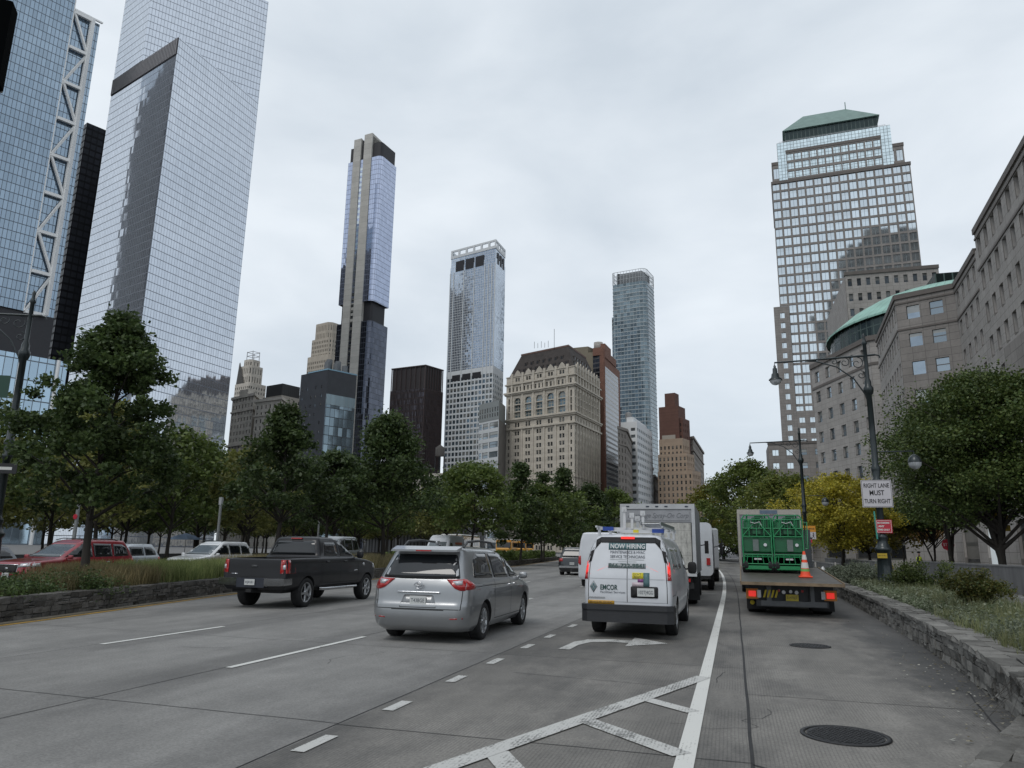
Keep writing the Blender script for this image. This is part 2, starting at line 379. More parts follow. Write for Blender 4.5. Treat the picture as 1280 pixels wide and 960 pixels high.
# joints between the concrete slabs
J = MB()
def jline(pts, wd, z=Z2):
    for (x0, y0), (x1, y1) in zip(pts, pts[1:]):
        dx, dy = x1-x0, y1-y0; L = hypot(dx, dy); nx, ny = -dy/L*wd/2, dx/L*wd/2
        J.face([(x0-nx, y0-ny, z), (x1-nx, y1-ny, z), (x1+nx, y1+ny, z), (x0+nx, y0+ny, z)][::1 if 1 else -1])
def wavy(x0, y0, x1, y1, n, amp, sd):
    r = random.Random(sd); return [(x0+(x1-x0)*i/n+r.uniform(-amp, amp), y0+(y1-y0)*i/n+r.uniform(-amp, amp)) for i in range(n+1)]
for xo, wd in ((-3.74, .014), (-6.86, .013), (-10.3, .01), (.06, .032)):
    jline([(xo+bend(y)+random.uniform(-.006, .006), y) for y in np.arange(-5, 120, .8)], wd)
for k, yy in enumerate(np.concatenate([np.arange(6.83, 60, 5.2)])):
    jline(wavy(-3.74+bend(yy), yy, .06+bend(yy), yy-.03, 14, .006, k), .012)
    jline(wavy(LW(yy)+.1, yy+.4, -3.74+bend(yy), yy+.04, 30, .008, k+90), .012)
    yr = yy+3.08; jline(wavy(.06+bend(yr), yr, RW(yr), yr-.04, 12, .008, k+50), .012)
jline(wavy(.06, 6.75, .55, 6.35, 8, .015, 5), .03); jline(wavy(2.75, 11.2, 2.2, 7.3, 10, .012, 6), .02)
jline(wavy(-3.0, 10.38, -.5, 10.05, 10, .01, 8), .01)
rc_ = random.Random(9)
for k in range(16):
    x = rc_.uniform(-12, 3.0); y = rc_.uniform(6, 30); a = rc_.uniform(0, 6.28); pts = [(x, y)]
    for i in range(rc_.randint(6, 16)): a += rc_.gauss(0, .5); pts.append((pts[-1][0]+cos(a)*.14, pts[-1][1]+sin(a)*.14))
    if LW(y) < min(p[0] for p in pts) and max(p[0] for p in pts) < RW(y)-.2: jline(pts, rc_.uniform(.005, .011), Z2-.001)
tag(J.build('slab_joints', M_TAR), kind='structure')
# painted markings
K = MB(); K2 = MB(); KY = MB()
def band(mb, x0, x1, y0, y1, z=Z3, step=1.5):
    n = max(1, int((y1-y0)/step))
    for i in range(n):
        a = y0+(y1-y0)*i/n; b = y0+(y1-y0)*(i+1)/n
        mb.face([(x0+bend(a), a, z), (x1+bend(a), a, z), (x1+bend(b), b, z), (x0+bend(b), b, z)])
band(K2, -.545, -.39, 2, 75)
for (a, b) in ((5.85, 6.42), (7.55, 8.05), (9.35, 9.85), (10.97, 11.55), (12.85, 13.42), (14.52, 15.07), (16.6, 17.25), (18.4, 19.0), (20.2, 20.8), (22, 22.6), (24, 24.6), (3.9, 4.5)): band(K, -3.62, -3.49, a, b, step=1)
y = 9.25
while y < 110:
    band(K2, -6.84, -6.73, y, y+4.0); y += 12.6 if y > 9.3 else 12.4
for a in (10.5, 22.8, 35.2, 47.6, 60): band(K2, -10.28, -10.17, a, a+3.15)
def seg(mb, p, q, wd, z=Z4):
    dx, dy = q[0]-p[0], q[1]-p[1]; L = hypot(dx, dy); nx, ny = -dy/L*wd/2, dx/L*wd/2
    mb.face([(p[0]+nx, p[1]+ny, z), (p[0]-nx, p[1]-ny, z), (q[0]-nx, q[1]-ny, z), (q[0]+nx, q[1]+ny, z)])
K.mi  # gore
seg(K, (-2.62, 4.75), (-.48, 10.98), .21); seg(K, (-1.04, 9.12), (-.5, 8.62), .19, Z4-.002); seg(K, (-1.5, 7.82), (-.5, 6.85), .22, Z4-.002); seg(K, (-2.0, 6.4), (-.9, 4.6), .22, Z4-.002)
# right-turn arrow
ar = [(-2.98, 13.35), (-2.98, 14.1), (-2.86, 14.75), (-2.62, 15.05), (-2.2, 15.12), (-2.2, 15.02), (-2.5, 14.9), (-2.7, 14.6), (-2.78, 14.05), (-2.78, 13.35)]
def polyface(mb, pts, z): mb.faces([(p[0], p[1], z) for p in pts], [t if True else t for t in tessellate_polygon([[Vector((p[0], p[1], 0)) for p in pts]])])
stem = [(-2.98, 13.0), (-2.78, 13.0), (-2.76, 13.7), (-2.62, 14.2), (-2.3, 14.35), (-1.95, 14.35), (-1.95, 14.75), (-2.4, 14.75), (-2.75, 14.6), (-2.93, 14.1)]
polyface(K, stem, Z3); polyface(K, [(-1.95, 13.85), (-1.25, 14.55), (-1.95, 15.25)], Z3)
for o, nm, mt in ((K, 'worn_markings', M_MARK), (K2, 'lane_markings', M_MARK2)):
    bm_o = o.build(nm, mt); tag(bm_o, kind='structure')
KY2 = MB()
for i in range(60):
    a = 1+i*2.; b = a+2; KY2.face([(LW(a)+.28, a, Z3), (LW(a)+.42, a, Z3), (LW(b)+.42, b, Z3), (LW(b)+.28, b, Z3)])
tag(KY2.build('edge_line', M_YEL), kind='structure')
# kerb at the foot of the left wall
kb = MB()
for i in range(60):
    a = i*2.; b = a+2; p = [(LW(a)-.05, a), (LW(a)+.2, a), (LW(b)+.2, b), (LW(b)-.05, b)]
    kb.prism(p, 0, .03)
tag(kb.build('kerb', plain('kerb_stone', (.23, .2, .15), .8, 0, .2, 2)), kind='structure')
# road stain patch bottom right (a newer asphalt patch)

# ================================================================ RUBBLE WALLS AND BEDS
def rock_mat(name, c, mort=(.1, .095, .09)):
    n = N(name); v = n.coord('Object'); g = n.new('ShaderNodeNewGeometry')
    col = n.mix(1.0, tuple(c), n.ramp(g.outputs['Random Per Island'], [(0, .6), (.5, 1), (1, 1.4)]), 'MULTIPLY')
    col = n.mix(1.0, col, n.ramp(n.noise(v, 5, 6, .7), [(.25, .6), (.75, 1.35)]), 'MULTIPLY')
    n.P(color=col, rough=.92, spec=.2); n.bump(n.noise(v, 14, 6, .7), .9, .04); return n.m
M_ROCK = rock_mat('rubble_stone', (.11, .105, .098)); M_ROCK2 = rock_mat('grey_rubble_stone', (.175, .17, .158)); M_MORT = plain('mortar', (.06, .058, .055), .95, 0, .2, 8)
M_SOIL = plain('soil', (.035, .03, .022), 1, 0, .3, 4)
def rubble(name, fx, side, y0, y1, h, mat, courses, label, cap=.0, thick=.35, far=60):
    """wall along x=fx(y); side=+1: bed lies to +x"""
    r = random.Random(3); t = thing(name, label, 'wall', (fx(y0), y0, 0)); ox, oy = fx(y0), y0
    m = MB(); core = MB()
    def stoneblk(a, b, z0, z1, d0, d1):
        pts = []
        j = .012
        for y in (a+.006, b-.006):
            for d in (d0, d1):
                for z in (z0+.006, z1-.006):
                    pts.append((fx(y)+side*(d+(r.uniform(-.022, .02) if d == d0 else 0))-ox, y+r.uniform(-j, j)-oy, z+r.uniform(-j, j)))
        # order: y0d0z0,y0d0z1,y0d1z0,y0d1z1,y1...
        m.faces(pts, [(0, 1, 3, 2), (4, 6, 7, 5), (0, 4, 5, 1), (2, 3, 7, 6), (1, 5, 7, 3), (0, 2, 6, 4)])
    hs = [1+r.uniform(-.25, .25) for _ in range(courses)]; s = sum(hs); hs = [q/s*(h-(.09 if cap else 0)) for q in hs]
    z = 0
    for k, ch in enumerate(hs):
        y = y0
        while y < y1:
            L = r.uniform(.16, .52)*(1 if y < far else 2.2)*ch/.16
            if r.random() < .3: 
                zz = z+ch*r.uniform(.35, .65); stoneblk(y, min(y+L, y1), z, zz, 0, thick); stoneblk(y, min(y+L, y1), zz, z+ch, 0, thick)
            else: stoneblk(y, min(y+L, y1), z, z+ch, 0, thick)
            y += L
        z += ch
    if cap:
        y = y0
        while y < y1:
            L = r.uniform(.25, .7); stoneblk(y, min(y+L, y1), z, h+r.uniform(-.008, .012), -.03, thick*.48); stoneblk(y, min(y+L, y1), z, h+r.uniform(-.01, .01), thick*.5, thick+.02); y += L
    y = y0; n = int((y1-y0)/1.0)
    for i in range(n):
        a, b = y0+(y1-y0)*i/n, y0+(y1-y0)*(i+1)/n
        p = [(fx(a)+side*.03-ox, a-oy), (fx(a)+side*(thick-.03)-ox, a-oy), (fx(b)+side*(thick-.03)-ox, b-oy), (fx(b)+side*.03-ox, b-oy)]
        if side < 0: p = p[::-1]
        core.prism(p, 0, h-.04)
    m.build('stones', mat, t); core.build('mortar', M_MORT, t); return t
rubble('stone_wall', LW, -1, 2, 120, .52, M_ROCK, 4, 'low dark rubble stone wall edging the planted median on the left', thick=.4, far=40)
rubble('stone_wall', RW, 1, 5.6, 60, .5, M_ROCK2, 3, 'grey rubble stone planter wall with flat cap along the right kerb', cap=1, thick=.5, far=30)
# low paved stone edge in the near right corner
cs = thing('stone_edge', 'flat grey stones edging the kerb in the near right corner', 'stone edging', (2.2, 7.0, 0)); m = MB(); r = random.Random(5)
d0 = Vector((1.3, 2.75)).normalized(); n0 = Vector((d0.y, -d0.x)); E0 = Vector((1.55-2.2, 6.75-7.0))
for k in range(5):
    u = -.1*k; wd = (.24, .3, .34, .4, .4)[k]; off = sum((.24, .3, .34, .4, .4)[:k])
    while u < 3.0:
        L = r.uniform(.28, .6); q = []
        for (uu, oo) in ((u+.012, off+.012), (u+.012, off+wd-.012), (u+L-.012, off+wd-.012), (u+L-.012, off+.012)): p = E0+d0*(uu+r.uniform(-.02, .02))+n0*(oo+r.uniform(-.018, .018)); q.append((p.x, p.y))
        m.prism(ccw_(q), 0, .10+.03*k+r.uniform(-.008, .012)); u += L
m.build('stones', M_ROCK2, cs)
bed = MB()
for (fx, s, wd, y0, y1, z) in ((LW, -1, 4.6, 0, 120, .42), (RW, 1, 3.2, 5.6, 60, .44)):
    n = 50
    for i in range(n):
        a, b = y0+(y1-y0)*i/n, y0+(y1-y0)*(i+1)/n
        xa, xb = fx(a)+s*.3, fx(b)+s*.3
        p = [(xa, a), (xa+s*wd, a), (xb+s*wd, b), (xb, b)]
        if s < 0: p = p[::-1]
        bed.prism(p, 0, z)
tag(bed.build('planting_bed', M_SOIL), kind='structure')
# manholes
M_IRON = plain('cast_iron', (.03, .03, .032), .55, .5, .3, 30)
def manhole(x, y, rd, label, broken=False):
    t = thing('manhole_cover', label, 'manhole cover', (x, y, Z2)); m = MB(); m.lathe([(rd+.06, 0), (rd+.06, .008), (rd+.015, .008), (rd+.015, .001)], n=40, cap=False); m.build('rim', M_IRON, t)
    m = MB(); m.lathe([(rd, .0), (rd, .007)], n=40)
    for i in range(-8, 9):
        for j in range(-8, 9):
            px, py = (i+.5*(j % 2))*rd*.12, j*rd*.11
            if px*px+py*py < (rd*.93)**2: m.cbox((px, py, .009), (.035, .022, .006), rz=(i*7+j*3) % 5*.6)
    m.build('lid', M_IRON, t)
manhole(.92, 8.08, .34, 'round iron manhole cover nearest the camera in the right lane'); manhole(1.26, 15.31, .3, 'small round iron manhole cover behind the flatbed truck')
# litter / fallen leaves by the right wall
V = []; Fc = []
for i in range(420):
    y = 6.6+abs(random.gauss(0, 1))*6; x = RW(y)-abs(random.gauss(0, .35))-.03; s = random.uniform(.008, .03); a = random.uniform(0, pi); z = .02+random.uniform(0, .012)
    n0 = len(V); V += [(x+cos(a+k*pi/2)*s*(1 if k % 2 else .6), y+sin(a+k*pi/2)*s*(1 if k % 2 else .6), z+random.uniform(0, .012)) for k in range(4)]; Fc.append((n0, n0+1, n0+2, n0+3))
n = N('leaf_litter'); gg = n.new('ShaderNodeNewGeometry'); n.P(color=n.ramp(gg.outputs['Random Per Island'], [(0, (.05, .04, .02)), (.45, (.12, .1, .05)), (.8, (.3, .28, .22)), (1, (.4, .4, .36))]), rough=.8)
lo = link('fallen_leaves', npmesh('fallen_leaves', V, Fc, [n.m])); tag(lo, 'pale fallen leaves scattered at the foot of the right stone wall', 'leaves', kind='stuff')
# ================================================================ BUILDINGS
def ccw(p):
    a = sum(p[i][0]*p[(i+1) % len(p)][1]-p[(i+1) % len(p)][0]*p[i][1] for i in range(len(p))); return p if a > 0 else p[::-1]
def offset(poly, d):
    """grow (d>0) a ccw convex polygon"""
    n = len(poly); out = []
    for i in range(n):
        p0, p1, p2 = Vector(poly[i-1]).to_2d(), Vector(poly[i]).to_2d(), Vector(poly[(i+1) % n]).to_2d()
        e1 = (p1-p0).normalized(); e2 = (p2-p1).normalized(); n1 = Vector((e1.y, -e1.x)); n2 = Vector((e2.y, -e2.x))
        b = (n1+n2); b = b/max(.3, (1+n1.dot(n2))); out.append((p1.x+b.x*d, p1.y+b.y*d))
    return out
def quad4(L, C, R): return ccw([L, C, R, (L[0]+R[0]-C[0], L[1]+R[1]-C[1])])
class Bld:
    def __init__(s, name, label, cat, o, group=None):
        s.t = thing(name, label, cat, (o[0], o[1], 0), group=group); s.o = o; s.W = MB(); s.wins = []; s.parts = {}
    def loc(s, p): return (p[0]-s.o[0], p[1]-s.o[1])
    def mb(s, name):
        if name not in s.parts: s.parts[name] = MB()
        return s.parts[name]
    def wall(s, poly, z0, z1, mi=0, top=True): s.W.prism([s.loc(p) for p in poly], z0, z1, mi, top)
    def box(s, part, poly, z0, z1, bottom=True):
        if part in ('cornice', 'mechanical_floor', 'louvre', 'pier'): part += '#%d' % len(s.parts)
        s.mb(part).prism([s.loc(p) for p in poly], z0, z1, 0, True, bottom=bottom)
    def holes(s, a, b, us, vs, z0, z1, rec=.3, mi=0, win=0, skip=None, off=0.0, u0=0.0):
        """wall a->b (outward on the right) with real openings; us, vs = intervals of the openings in metres"""
        dx, dy = b[0]-a[0], b[1]-a[1]; L = hypot(dx, dy); ux, uy = dx/L, dy/L; nx, ny = uy, -ux
        ax, ay = s.loc(a); ax += nx*off; ay += ny*off
        def P(u, z, d=0.): return (ax+ux*u-nx*d, ay+uy*u-ny*d, z)
        def Q(ua, ub, za, zb):
            if ub-ua > 1e-4 and zb-za > 1e-4: s.W.face([P(ua, za), P(ub, za), P(ub, zb), P(ua, zb)], [(ua+u0, za), (ub+u0, za), (ub+u0, zb), (ua+u0, zb)], mi)
        zc = z0
        for j, (va, vb) in enumerate(vs):
            if va < z0-1e-6 or vb > z1+1e-6: continue
            Q(0, L, zc, va); uc = 0
            for i, (ua, ub) in enumerate(us):
                if skip and skip(i, j, ua, va): continue
                Q(uc, ua, va, vb); uc = ub
                # reveals
                for q in ([P(ua, va), P(ub, va), P(ub, va, rec), P(ua, va, rec)], [P(ua, vb, rec), P(ub, vb, rec), P(ub, vb), P(ua, vb)],
                          [P(ua, va), P(ua, va, rec), P(ua, vb, rec), P(ua, vb)], [P(ub, va, rec), P(ub, va), P(ub, vb), P(ub, vb, rec)]):
                    s.W.face(q, [(0, 0), (.3, 0), (.3, .3), (0, .3)], mi)
                wi = win(i, j) if callable(win) else win
                s.wins.append(([P(ua, va, rec), P(ub, va, rec), P(ub, vb, rec), P(ua, vb, rec)], wi, (nx, ny)))
            Q(uc, L, va, vb); zc = vb
        Q(0, L, zc, z1)
    def grid(s, a, b, z0, z1, nu, nv, fu, fv, rec=.3, mi=0, win=0, skip=None, off=0., sill=.5):
        L = hypot(b[0]-a[0], b[1]-a[1]); bw = L/nu; bh = (z1-z0)/nv
        us = [(bw*(i+.5-fu/2), bw*(i+.5+fu/2)) for i in range(nu)]; vs = [(z0+bh*(j+(1-fv)*sill), z0+bh*(j+(1-fv)*sill+fv)) for j in range(nv)]
        s.holes(a, b, us, vs, z0, z1, rec, mi, win, skip, off)
    def done(s, wmats, gmats=(), pmats=None, nmax=100, wname='wall'):
        if s.W.f: s.W.build(wname, wmats, s.t)
        for k, m in s.parts.items(): m.build(k.split('#')[0], pmats[k.split('#')[0]], s.t)
        sc = []
        for k, (q, wi, nn) in enumerate(s.wins):
            c = Vector((sum(p[0] for p in q)/4+s.o[0], sum(p[1] for p in q)/4+s.o[1], sum(p[2] for p in q)/4)); d = c-Vector((0, 0, CAMH)); dist = d.length
            ar = hypot(q[1][0]-q[0][0], q[1][1]-q[0][1])*(q[3][2]-q[0][2])*max(0, -(d.x*nn[0]+d.y*nn[1])/dist)/dist**2
            wz = d.dot(cF); px, py = 640+FPX*d.dot(cR)/max(wz, .01), 480-FPX*d.dot(cU)/max(wz, .01)
            if wz < 0 or not (-10 < px < 1290 and -10 < py < 640): ar *= .001
            sc.append((ar, k))
        sc.sort(reverse=True); rest = {}
        for r_, (ar, k) in enumerate(sc):
            q, wi, nn = s.wins[k]; m = MB() if r_ < nmax else rest.setdefault(0, MB()); ox, oy = k % 61, k//61
            m.face(q, [(ox+.001, oy+.001), (ox+.999, oy+.001), (ox+.999, oy+.999), (ox+.001, oy+.999)], wi)
            if r_ < nmax: m.build('window', list(gmats), s.t)
        if rest: tag(rest[0].build('window', list(gmats), s.t), kind='stuff')
        return s.t
def cols(L, n, w, m=0.): bw = (L-2*m)/n; return [(m+bw*(i+.5)-w/2, m+bw*(i+.5)+w/2) for i in range(n)]
def rows(z0, n, fh, sill, h): return [(z0+k*fh+sill, z0+k*fh+sill+h) for k in range(n)]
def dist2(a, b): return hypot(b[0]-a[0], b[1]-a[1])
G_BRIGHT = pane('bright_window', (.68, .74, .77), .95, .04, (.2, .23, .24), .05, (2, 1), .02, .09, blinds=.12)
G_MID = pane('blue_grey_window', (.25, .3, .34), .8, .06, (.12, .12, .12), .08, (1, 2), .05, .4)
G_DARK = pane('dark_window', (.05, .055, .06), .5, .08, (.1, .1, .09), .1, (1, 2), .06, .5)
G_WARP = pane('wavy_window', (.3, .36, .42), .9, .03, (.12, .12, .12), .07, (1, 1), .1, .6, warp=.35)
S_WFC = stone('brown_granite', (.255, .238, .224), 1.6, 1.02, .05, .45, .12)
S_WFC2 = stone('pale_granite', (.345, .326, .308), 1.6, 1.02, .05, .5, .12)
S_GRAN = plain('brown_granite_trim', (.13, .115, .105), .7, 0, .1, 1)
COPPER = N('green_copper'); u, v, _ = COPPER.xyz(COPPER.coord('UV')); rb = COPPER.math('LESS_THAN', COPPER.math('FRACT', u), .12)
COPPER.P(color=COPPER.mix(COPPER.math('MULTIPLY', rb, .4), COPPER.mix(1.0, (.27, .47, .40), COPPER.ramp(COPPER.noise(COPPER.coord('Object'), .3, 5, .65), [(.3, .75), (.7, 1.15)]), 'MULTIPLY'), (.08, .16, .14)), rough=.6); COPPER = COPPER.m
COPPER2 = plain('dull_green_copper', (.17, .255, .23), .6, 0, .15, .3)
DARKGREEN = curtain('dark_clerestory', (.03, .045, .045), 1.6, 4, .25, .2, (.06, .09, .085), .6, .2)
# ---- tower with green hip roof, right
L0, R0_ = (22.1, 299.6), (73.3, 295.8); dv = ((R0_[0]-L0[0])/51.34, (R0_[1]-L0[1])/51.34); nv_ = (-dv[1], dv[0])      # nv_ points away from the camera
def tw(u, d): return (L0[0]+dv[0]*u+nv_[0]*d, L0[1]+dv[1]*u+nv_[1]*d)
b = Bld('office_tower', 'tall gridded granite and glass office tower with a low green hip roof', 'office tower', L0)
W51 = 51.34
b.grid(tw(0, 0), tw(W51, 0), 0, 152, 16, 37, .8, .79, .3, sill=.5)
b.wall([tw(0, 0.01), tw(0, 45), tw(W51, 45), tw(W51, .01)][::-1], 0, 152, 1) if False else None
P = [tw(0, 0), tw(W51, 0), tw(W51, 45), tw(0, 45)]
for i in (1, 2, 3):
    a, c = P[i], P[(i+1) % 4]; Lg = dist2(a, c)
    if i in (1, 3): b.grid(a, c, 0, 152, 14, 37, .78, .76, .35)
    else: b.W.face([(*b.loc(a), 0), (*b.loc(c), 0), (*b.loc(c), 152), (*b.loc(a), 152)], [(0, 0), (Lg, 0), (Lg, 152), (0, 152)])
b.W.face([(*b.loc(p), 151.9) for p in P], None)
b.box('cornice', offset(P, .25), 151.2, 152.4)
T2 = [tw(.6, .6), tw(W51-1.6, .6), tw(W51-1.6, 40), tw(.6, 40)]; b.grid(T2[0], T2[1], 152.4, 160, 16, 1, .7, .62, .3); b.wall([tw(.6, 1.2), tw(W51-1.6, 1.2), tw(W51-1.6, 40), tw(.6, 40)], 152.4, 159.9); b.box('cornice', offset(T2, .2), 160, 161.4)
gt = [tw(3, .35), tw(W51-5.5, .35), tw(W51-5.5, 38), tw(3, 38)]; b.box('glass_crown', gt, 152.5, 169.8)
b.holes(tw(6.4, .1), tw(W51-9.4, .1), cols(W51-15.8, 12, 2.45), rows(148.2+4.2, 3, 4.0, .7, 2.9), 152.45, 164.6, .3); b.box('cornice', [tw(6.2, -.05), tw(W51-9.2, -.05), tw(W51-9.2, .34), tw(6.2, .34)], 164.6, 165.8)
b.box('railing', [tw(4, 1.2), tw(W51-7, 1.2), tw(W51-7, 1.25), tw(4, 1.25)], 170.6, 170.75)
for k in range(24): b.box('railing', [tw(4+k*1.7, 1.2), tw(4.1+k*1.7, 1.2), tw(4.1+k*1.7, 1.3), tw(4+k*1.7, 1.3)], 169.8, 170.6)
cl = [tw(6.5, 3), tw(W51-9.5, 3), tw(W51-9.5, 36), tw(6.5, 36)]; b.box('clerestory', cl, 169.9, 176.0)
rf = b.mb('roof'); e = [b.loc(p) for p in offset(cl, .9)]; tp = [b.loc(tw(14.5, 10.5)), b.loc(tw(W51-20, 10.5)), b.loc(tw(W51-20, 28)), b.loc(tw(14.5, 28))]
for i in range(4): j = (i+1) % 4; rf.face([(*e[i], 176.1), (*e[j], 176.1), (*tp[j], 186.2), (*tp[i], 186.2)], [(0, 0), (30, 0), (22, 10), (8, 10)])
rf.face([(*p, 186.2) for p in tp]); rf.face([(*p, 176.05) for p in e][::-1]); rf.tube([(*tp[1], 186.2), (*tp[1], 189.4)], .18, 6)
# stone flank and podium, proud of the tower face
b.holes(tw(-2.4, -1.3), tw(3.4, -1.3), [(1.6, 4.0)], rows(30, 16, 4.11, 1, 2.2), 0, 97.5, .35, 0); b.wall([tw(-2.4, -1.299), tw(-2.4, 12), tw(0, 12), tw(0, -1.299)][::-1] if False else ccw([tw(-2.38, -1.28), tw(-2.38, 12), tw(-.02, 12), tw(-.02, -1.28)]), 0, 97.4)
b.W.face([(*b.loc(tw(3.4, -1.3)), 0), (*b.loc(tw(3.4, 0)), 0), (*b.loc(tw(3.4, 0)), 97.5), (*b.loc(tw(3.4, -1.3)), 97.5)])
b.W.face([(*b.loc(tw(-2.4, -1.3)), 97.5), (*b.loc(tw(3.4, -1.3)), 97.5), (*b.loc(tw(3.4, 0)), 97.5), (*b.loc(tw(-2.4, 0)), 97.5)])
b.holes(tw(3.42, -1.25), tw(30, -1.25), cols(26.6, 7, 2.0), rows(0, 13, 4.11, 1.1, 2.0), 0, 55, .35, 0); b.W.face([(*b.loc(tw(3.42, -1.25)), 55), (*b.loc(tw(30, -1.25)), 55), (*b.loc(tw(30, 0)), 55), (*b.loc(tw(3.42, 0)), 55)])
b.done([S_WFC], [G_BRIGHT], dict(cornice=S_GRAN, glass_crown=curtain('glass_crown', (.72, .82, .84), 1.3, 1.45, .16, .16, (.18, .22, .22), .9, .06), railing=STEEL, clerestory=DARKGREEN, roof=COPPER2))
# ---- low granite blocks
def at3(x, y, z): return at_z(x, y, z)
A, B = at_y(960, 556, 230), at_y(1022, 553, 228)
b = Bld('granite_block', 'low granite office wing beside the yellow tree, below the gridded tower', 'building', A)
zt = A.z; q = ccw([(A.x, A.y), (B.x+6, B.y), (B.x+6, B.y+14), (A.x, A.y+14)])
b.holes((A.x, A.y), (B.x+6, B.y), cols(B.x+6-A.x, 5, 1.7), rows(zt-4*3.9-.5, 4, 3.9, 1.1, 1.7), 0, zt, .3, win=lambda i, j: 0 if i < 2 else 1)
b.wall([(A.x, A.y+.4), (B.x+6, A.y+.4), (B.x+6, A.y+14), (A.x, A.y+14)], 0, zt-.01); b.box('parapet', [(A.x-.15, A.y-.2), (B.x+6.1, B.y-.2), (B.x+6.1, B.y+.8), (A.x-.15, A.y+.8)], zt, zt+.7)
b.W.face([(*b.loc((A.x, A.y)), 0), (*b.loc((A.x, A.y+.4)), 0), (*b.loc((A.x, A.y+.4)), zt), (*b.loc((A.x, A.y)), zt)][::-1])
b.done([S_WFC], [G_BRIGHT, G_MID], dict(parapet=S_GRAN))
p0 = at_y(1056, 346, 200); p1 = at_y(1173, 335, 200); zt = p1.z
b = Bld('granite_block', 'broad granite block with broken reflections rising in front of the gridded tower', 'building', p0)
b.grid((p0.x, 200), (p1.x, 200), zt-7*4.1, zt, 10, 7, .45, .5, .35, win=0); b.wall([(p0.x, 200.5), (p1.x, 200.5), (p1.x, 240), (p0.x, 240)], 0, zt-.01); b.box('parapet', [(p0.x-.1, 199.7), (p1.x+.1, 199.7), (p1.x+.1, 201), (p0.x-.1, 201)], zt, zt+.9)
b.W.face([(0, 0, zt-28.8), (p1.x-p0.x, 0, zt-28.8), (p1.x-p0.x, .5, zt-28.8), (0, .5, zt-28.8)])
b.done([S_WFC2], [G_WARP], dict(parapet=S_GRAN))
p0 = at_y(1168, 342, 165); p1 = at_y(1215, 338, 165)
b = Bld('rooftop_plant', 'dark green louvred plant room on the roof behind the near granite building', 'plant room', p0)
b.wall([(p0.x, 165), (p1.x+8, 165), (p1.x+8, 190), (p0.x, 190)], 30, p0.z); b.done([DARKGREEN])
# ---- octagonal hall with copper dome
A, B = at_z(1014, 462, 40), at_z(1086, 426, 40); e1 = (Vector(B)-Vector(A)); Lo = e1.length; e1.normalize(); oc = [A]
d = e1.copy(); p = Vector(A)
for k in range(7):
    p = p+d*Lo; oc.append((p.x, p.y)); d = Vector((d.x*cos(pi/4)-d.y*sin(pi/4), d.x*sin(pi/4)+d.y*cos(pi/4)))
oc = ccw(oc); cx = sum(q[0] for q in oc)/8; cy = sum(q[1] for q in oc)/8
b = Bld('domed_hall', 'octagonal granite hall with pale green copper dome behind the near block', 'building', A)
for i in range(8):
    a, c = oc[i], oc[(i+1) % 8]; mx_, my_ = (a[0]+c[0])/2, (a[1]+c[1])/2; facing = ((mx_-cx)*mx_+(my_-cy)*my_) < 0
    if facing: b.holes(a, c, cols(Lo, 5, 1.75), rows(1.2, 9, 4.25, 1.5, 2.25), 0, 40, .35, win=lambda i, j: 1 if (i*7+j*5) % 9 == 0 else 0)
    else: b.W.face([(*b.loc(a), 0), (*b.loc(c), 0), (*b.loc(c), 40), (*b.loc(a), 40)], [(0, 0), (Lo, 0), (Lo, 40), (0, 40)])
b.box('cornice', offset(oc, .35), 40, 40.9); b.box('cornice', offset(oc, .12), 35.4, 35.9)
dr = [(cx+(q[0]-cx)*.9, cy+(q[1]-cy)*.9) for q in oc]
b.box('clerestory', [(cx+25.2*cos(k*pi/24), cy+25.2*sin(k*pi/24)) for k in range(48)], 40.9, 45.6)
dm = b.mb('dome'); prof = [(26, 45.6), (26, 46), (21.5, 49.6), (18, 51.6), (17.5, 51.7), (10, 51.8), (5, 51.9), (.2, 52)]; ox, oy = b.loc((cx, cy))
for i in range(len(prof)-1):
    for k in range(48):
        a0, a1 = 2*pi*k/48, 2*pi*(k+1)/48; (r0, z0), (r1, z1) = prof[i], prof[i+1]
        dm.face([(ox+r0*cos(a0), oy+r0*sin(a0), z0), (ox+r0*cos(a1), oy+r0*sin(a1), z0), (ox+r1*cos(a1), oy+r1*sin(a1), z1), (ox+r1*cos(a0), oy+r1*sin(a0), z1)], [(k*2, z0), (k*2+2, z0), (k*2+2, z1), (k*2, z1)], 0, True)
b.done([S_WFC2], [G_MID, G_WARP], dict(cornice=S_GRAN, clerestory=DARKGREEN, dome=COPPER))
# ---- near granite building on the right
H1 = 38.0; p0, p1, p2, p3 = at_z(1095.6, 427.5, H1), at_z(1118.5, 374, H1), at_z(1192.5, 359, H1), at_z(1218.5, 315.4, H1)
H2 = 40.1; p4, p5 = at_z(1217.5, 292.5, H2), at_z(1279, 184, H2); dn = Vector((p5[0]-p4[0], p5[1]-p4[1])).normalized(); p5 = (p5[0]+dn.x*24, p5[1]+dn.y*24)
b = Bld('granite_building', 'nearest granite office building with punched windows along the right edge', 'building', p1)
fh = 4.12
b.holes(p0, p1, cols(dist2(p0, p1), 9, 1.25), rows(.6, 9, fh, 1.2, 2.1), 0, H1-.0, .35, 1, win=1)
L12 = dist2(p1, p2); b.holes(p1, p2, [(1.35, 3.05), (4.35, 6.05)], [(z, z+1.95) for z, _ in rows(1.7, 9, fh, 0, 2)], 0, H1, .22, 0, win=lambda i, j: 0 if (i == 0 or j in (3,)) else 1)
b.holes(p2, p3, cols(dist2(p2, p3), 4, 1.25), rows(.6, 9, fh, 1.2, 2.1), 0, H1, .45, 1, win=1)
L45 = dist2(p4, p5); b.holes(p4, p5, cols(L45, int(L45/3.1), 1.5), rows(.6+H2-H1, 9, fh, .9, 2.5), 0, H2, .5, 1, win=1)
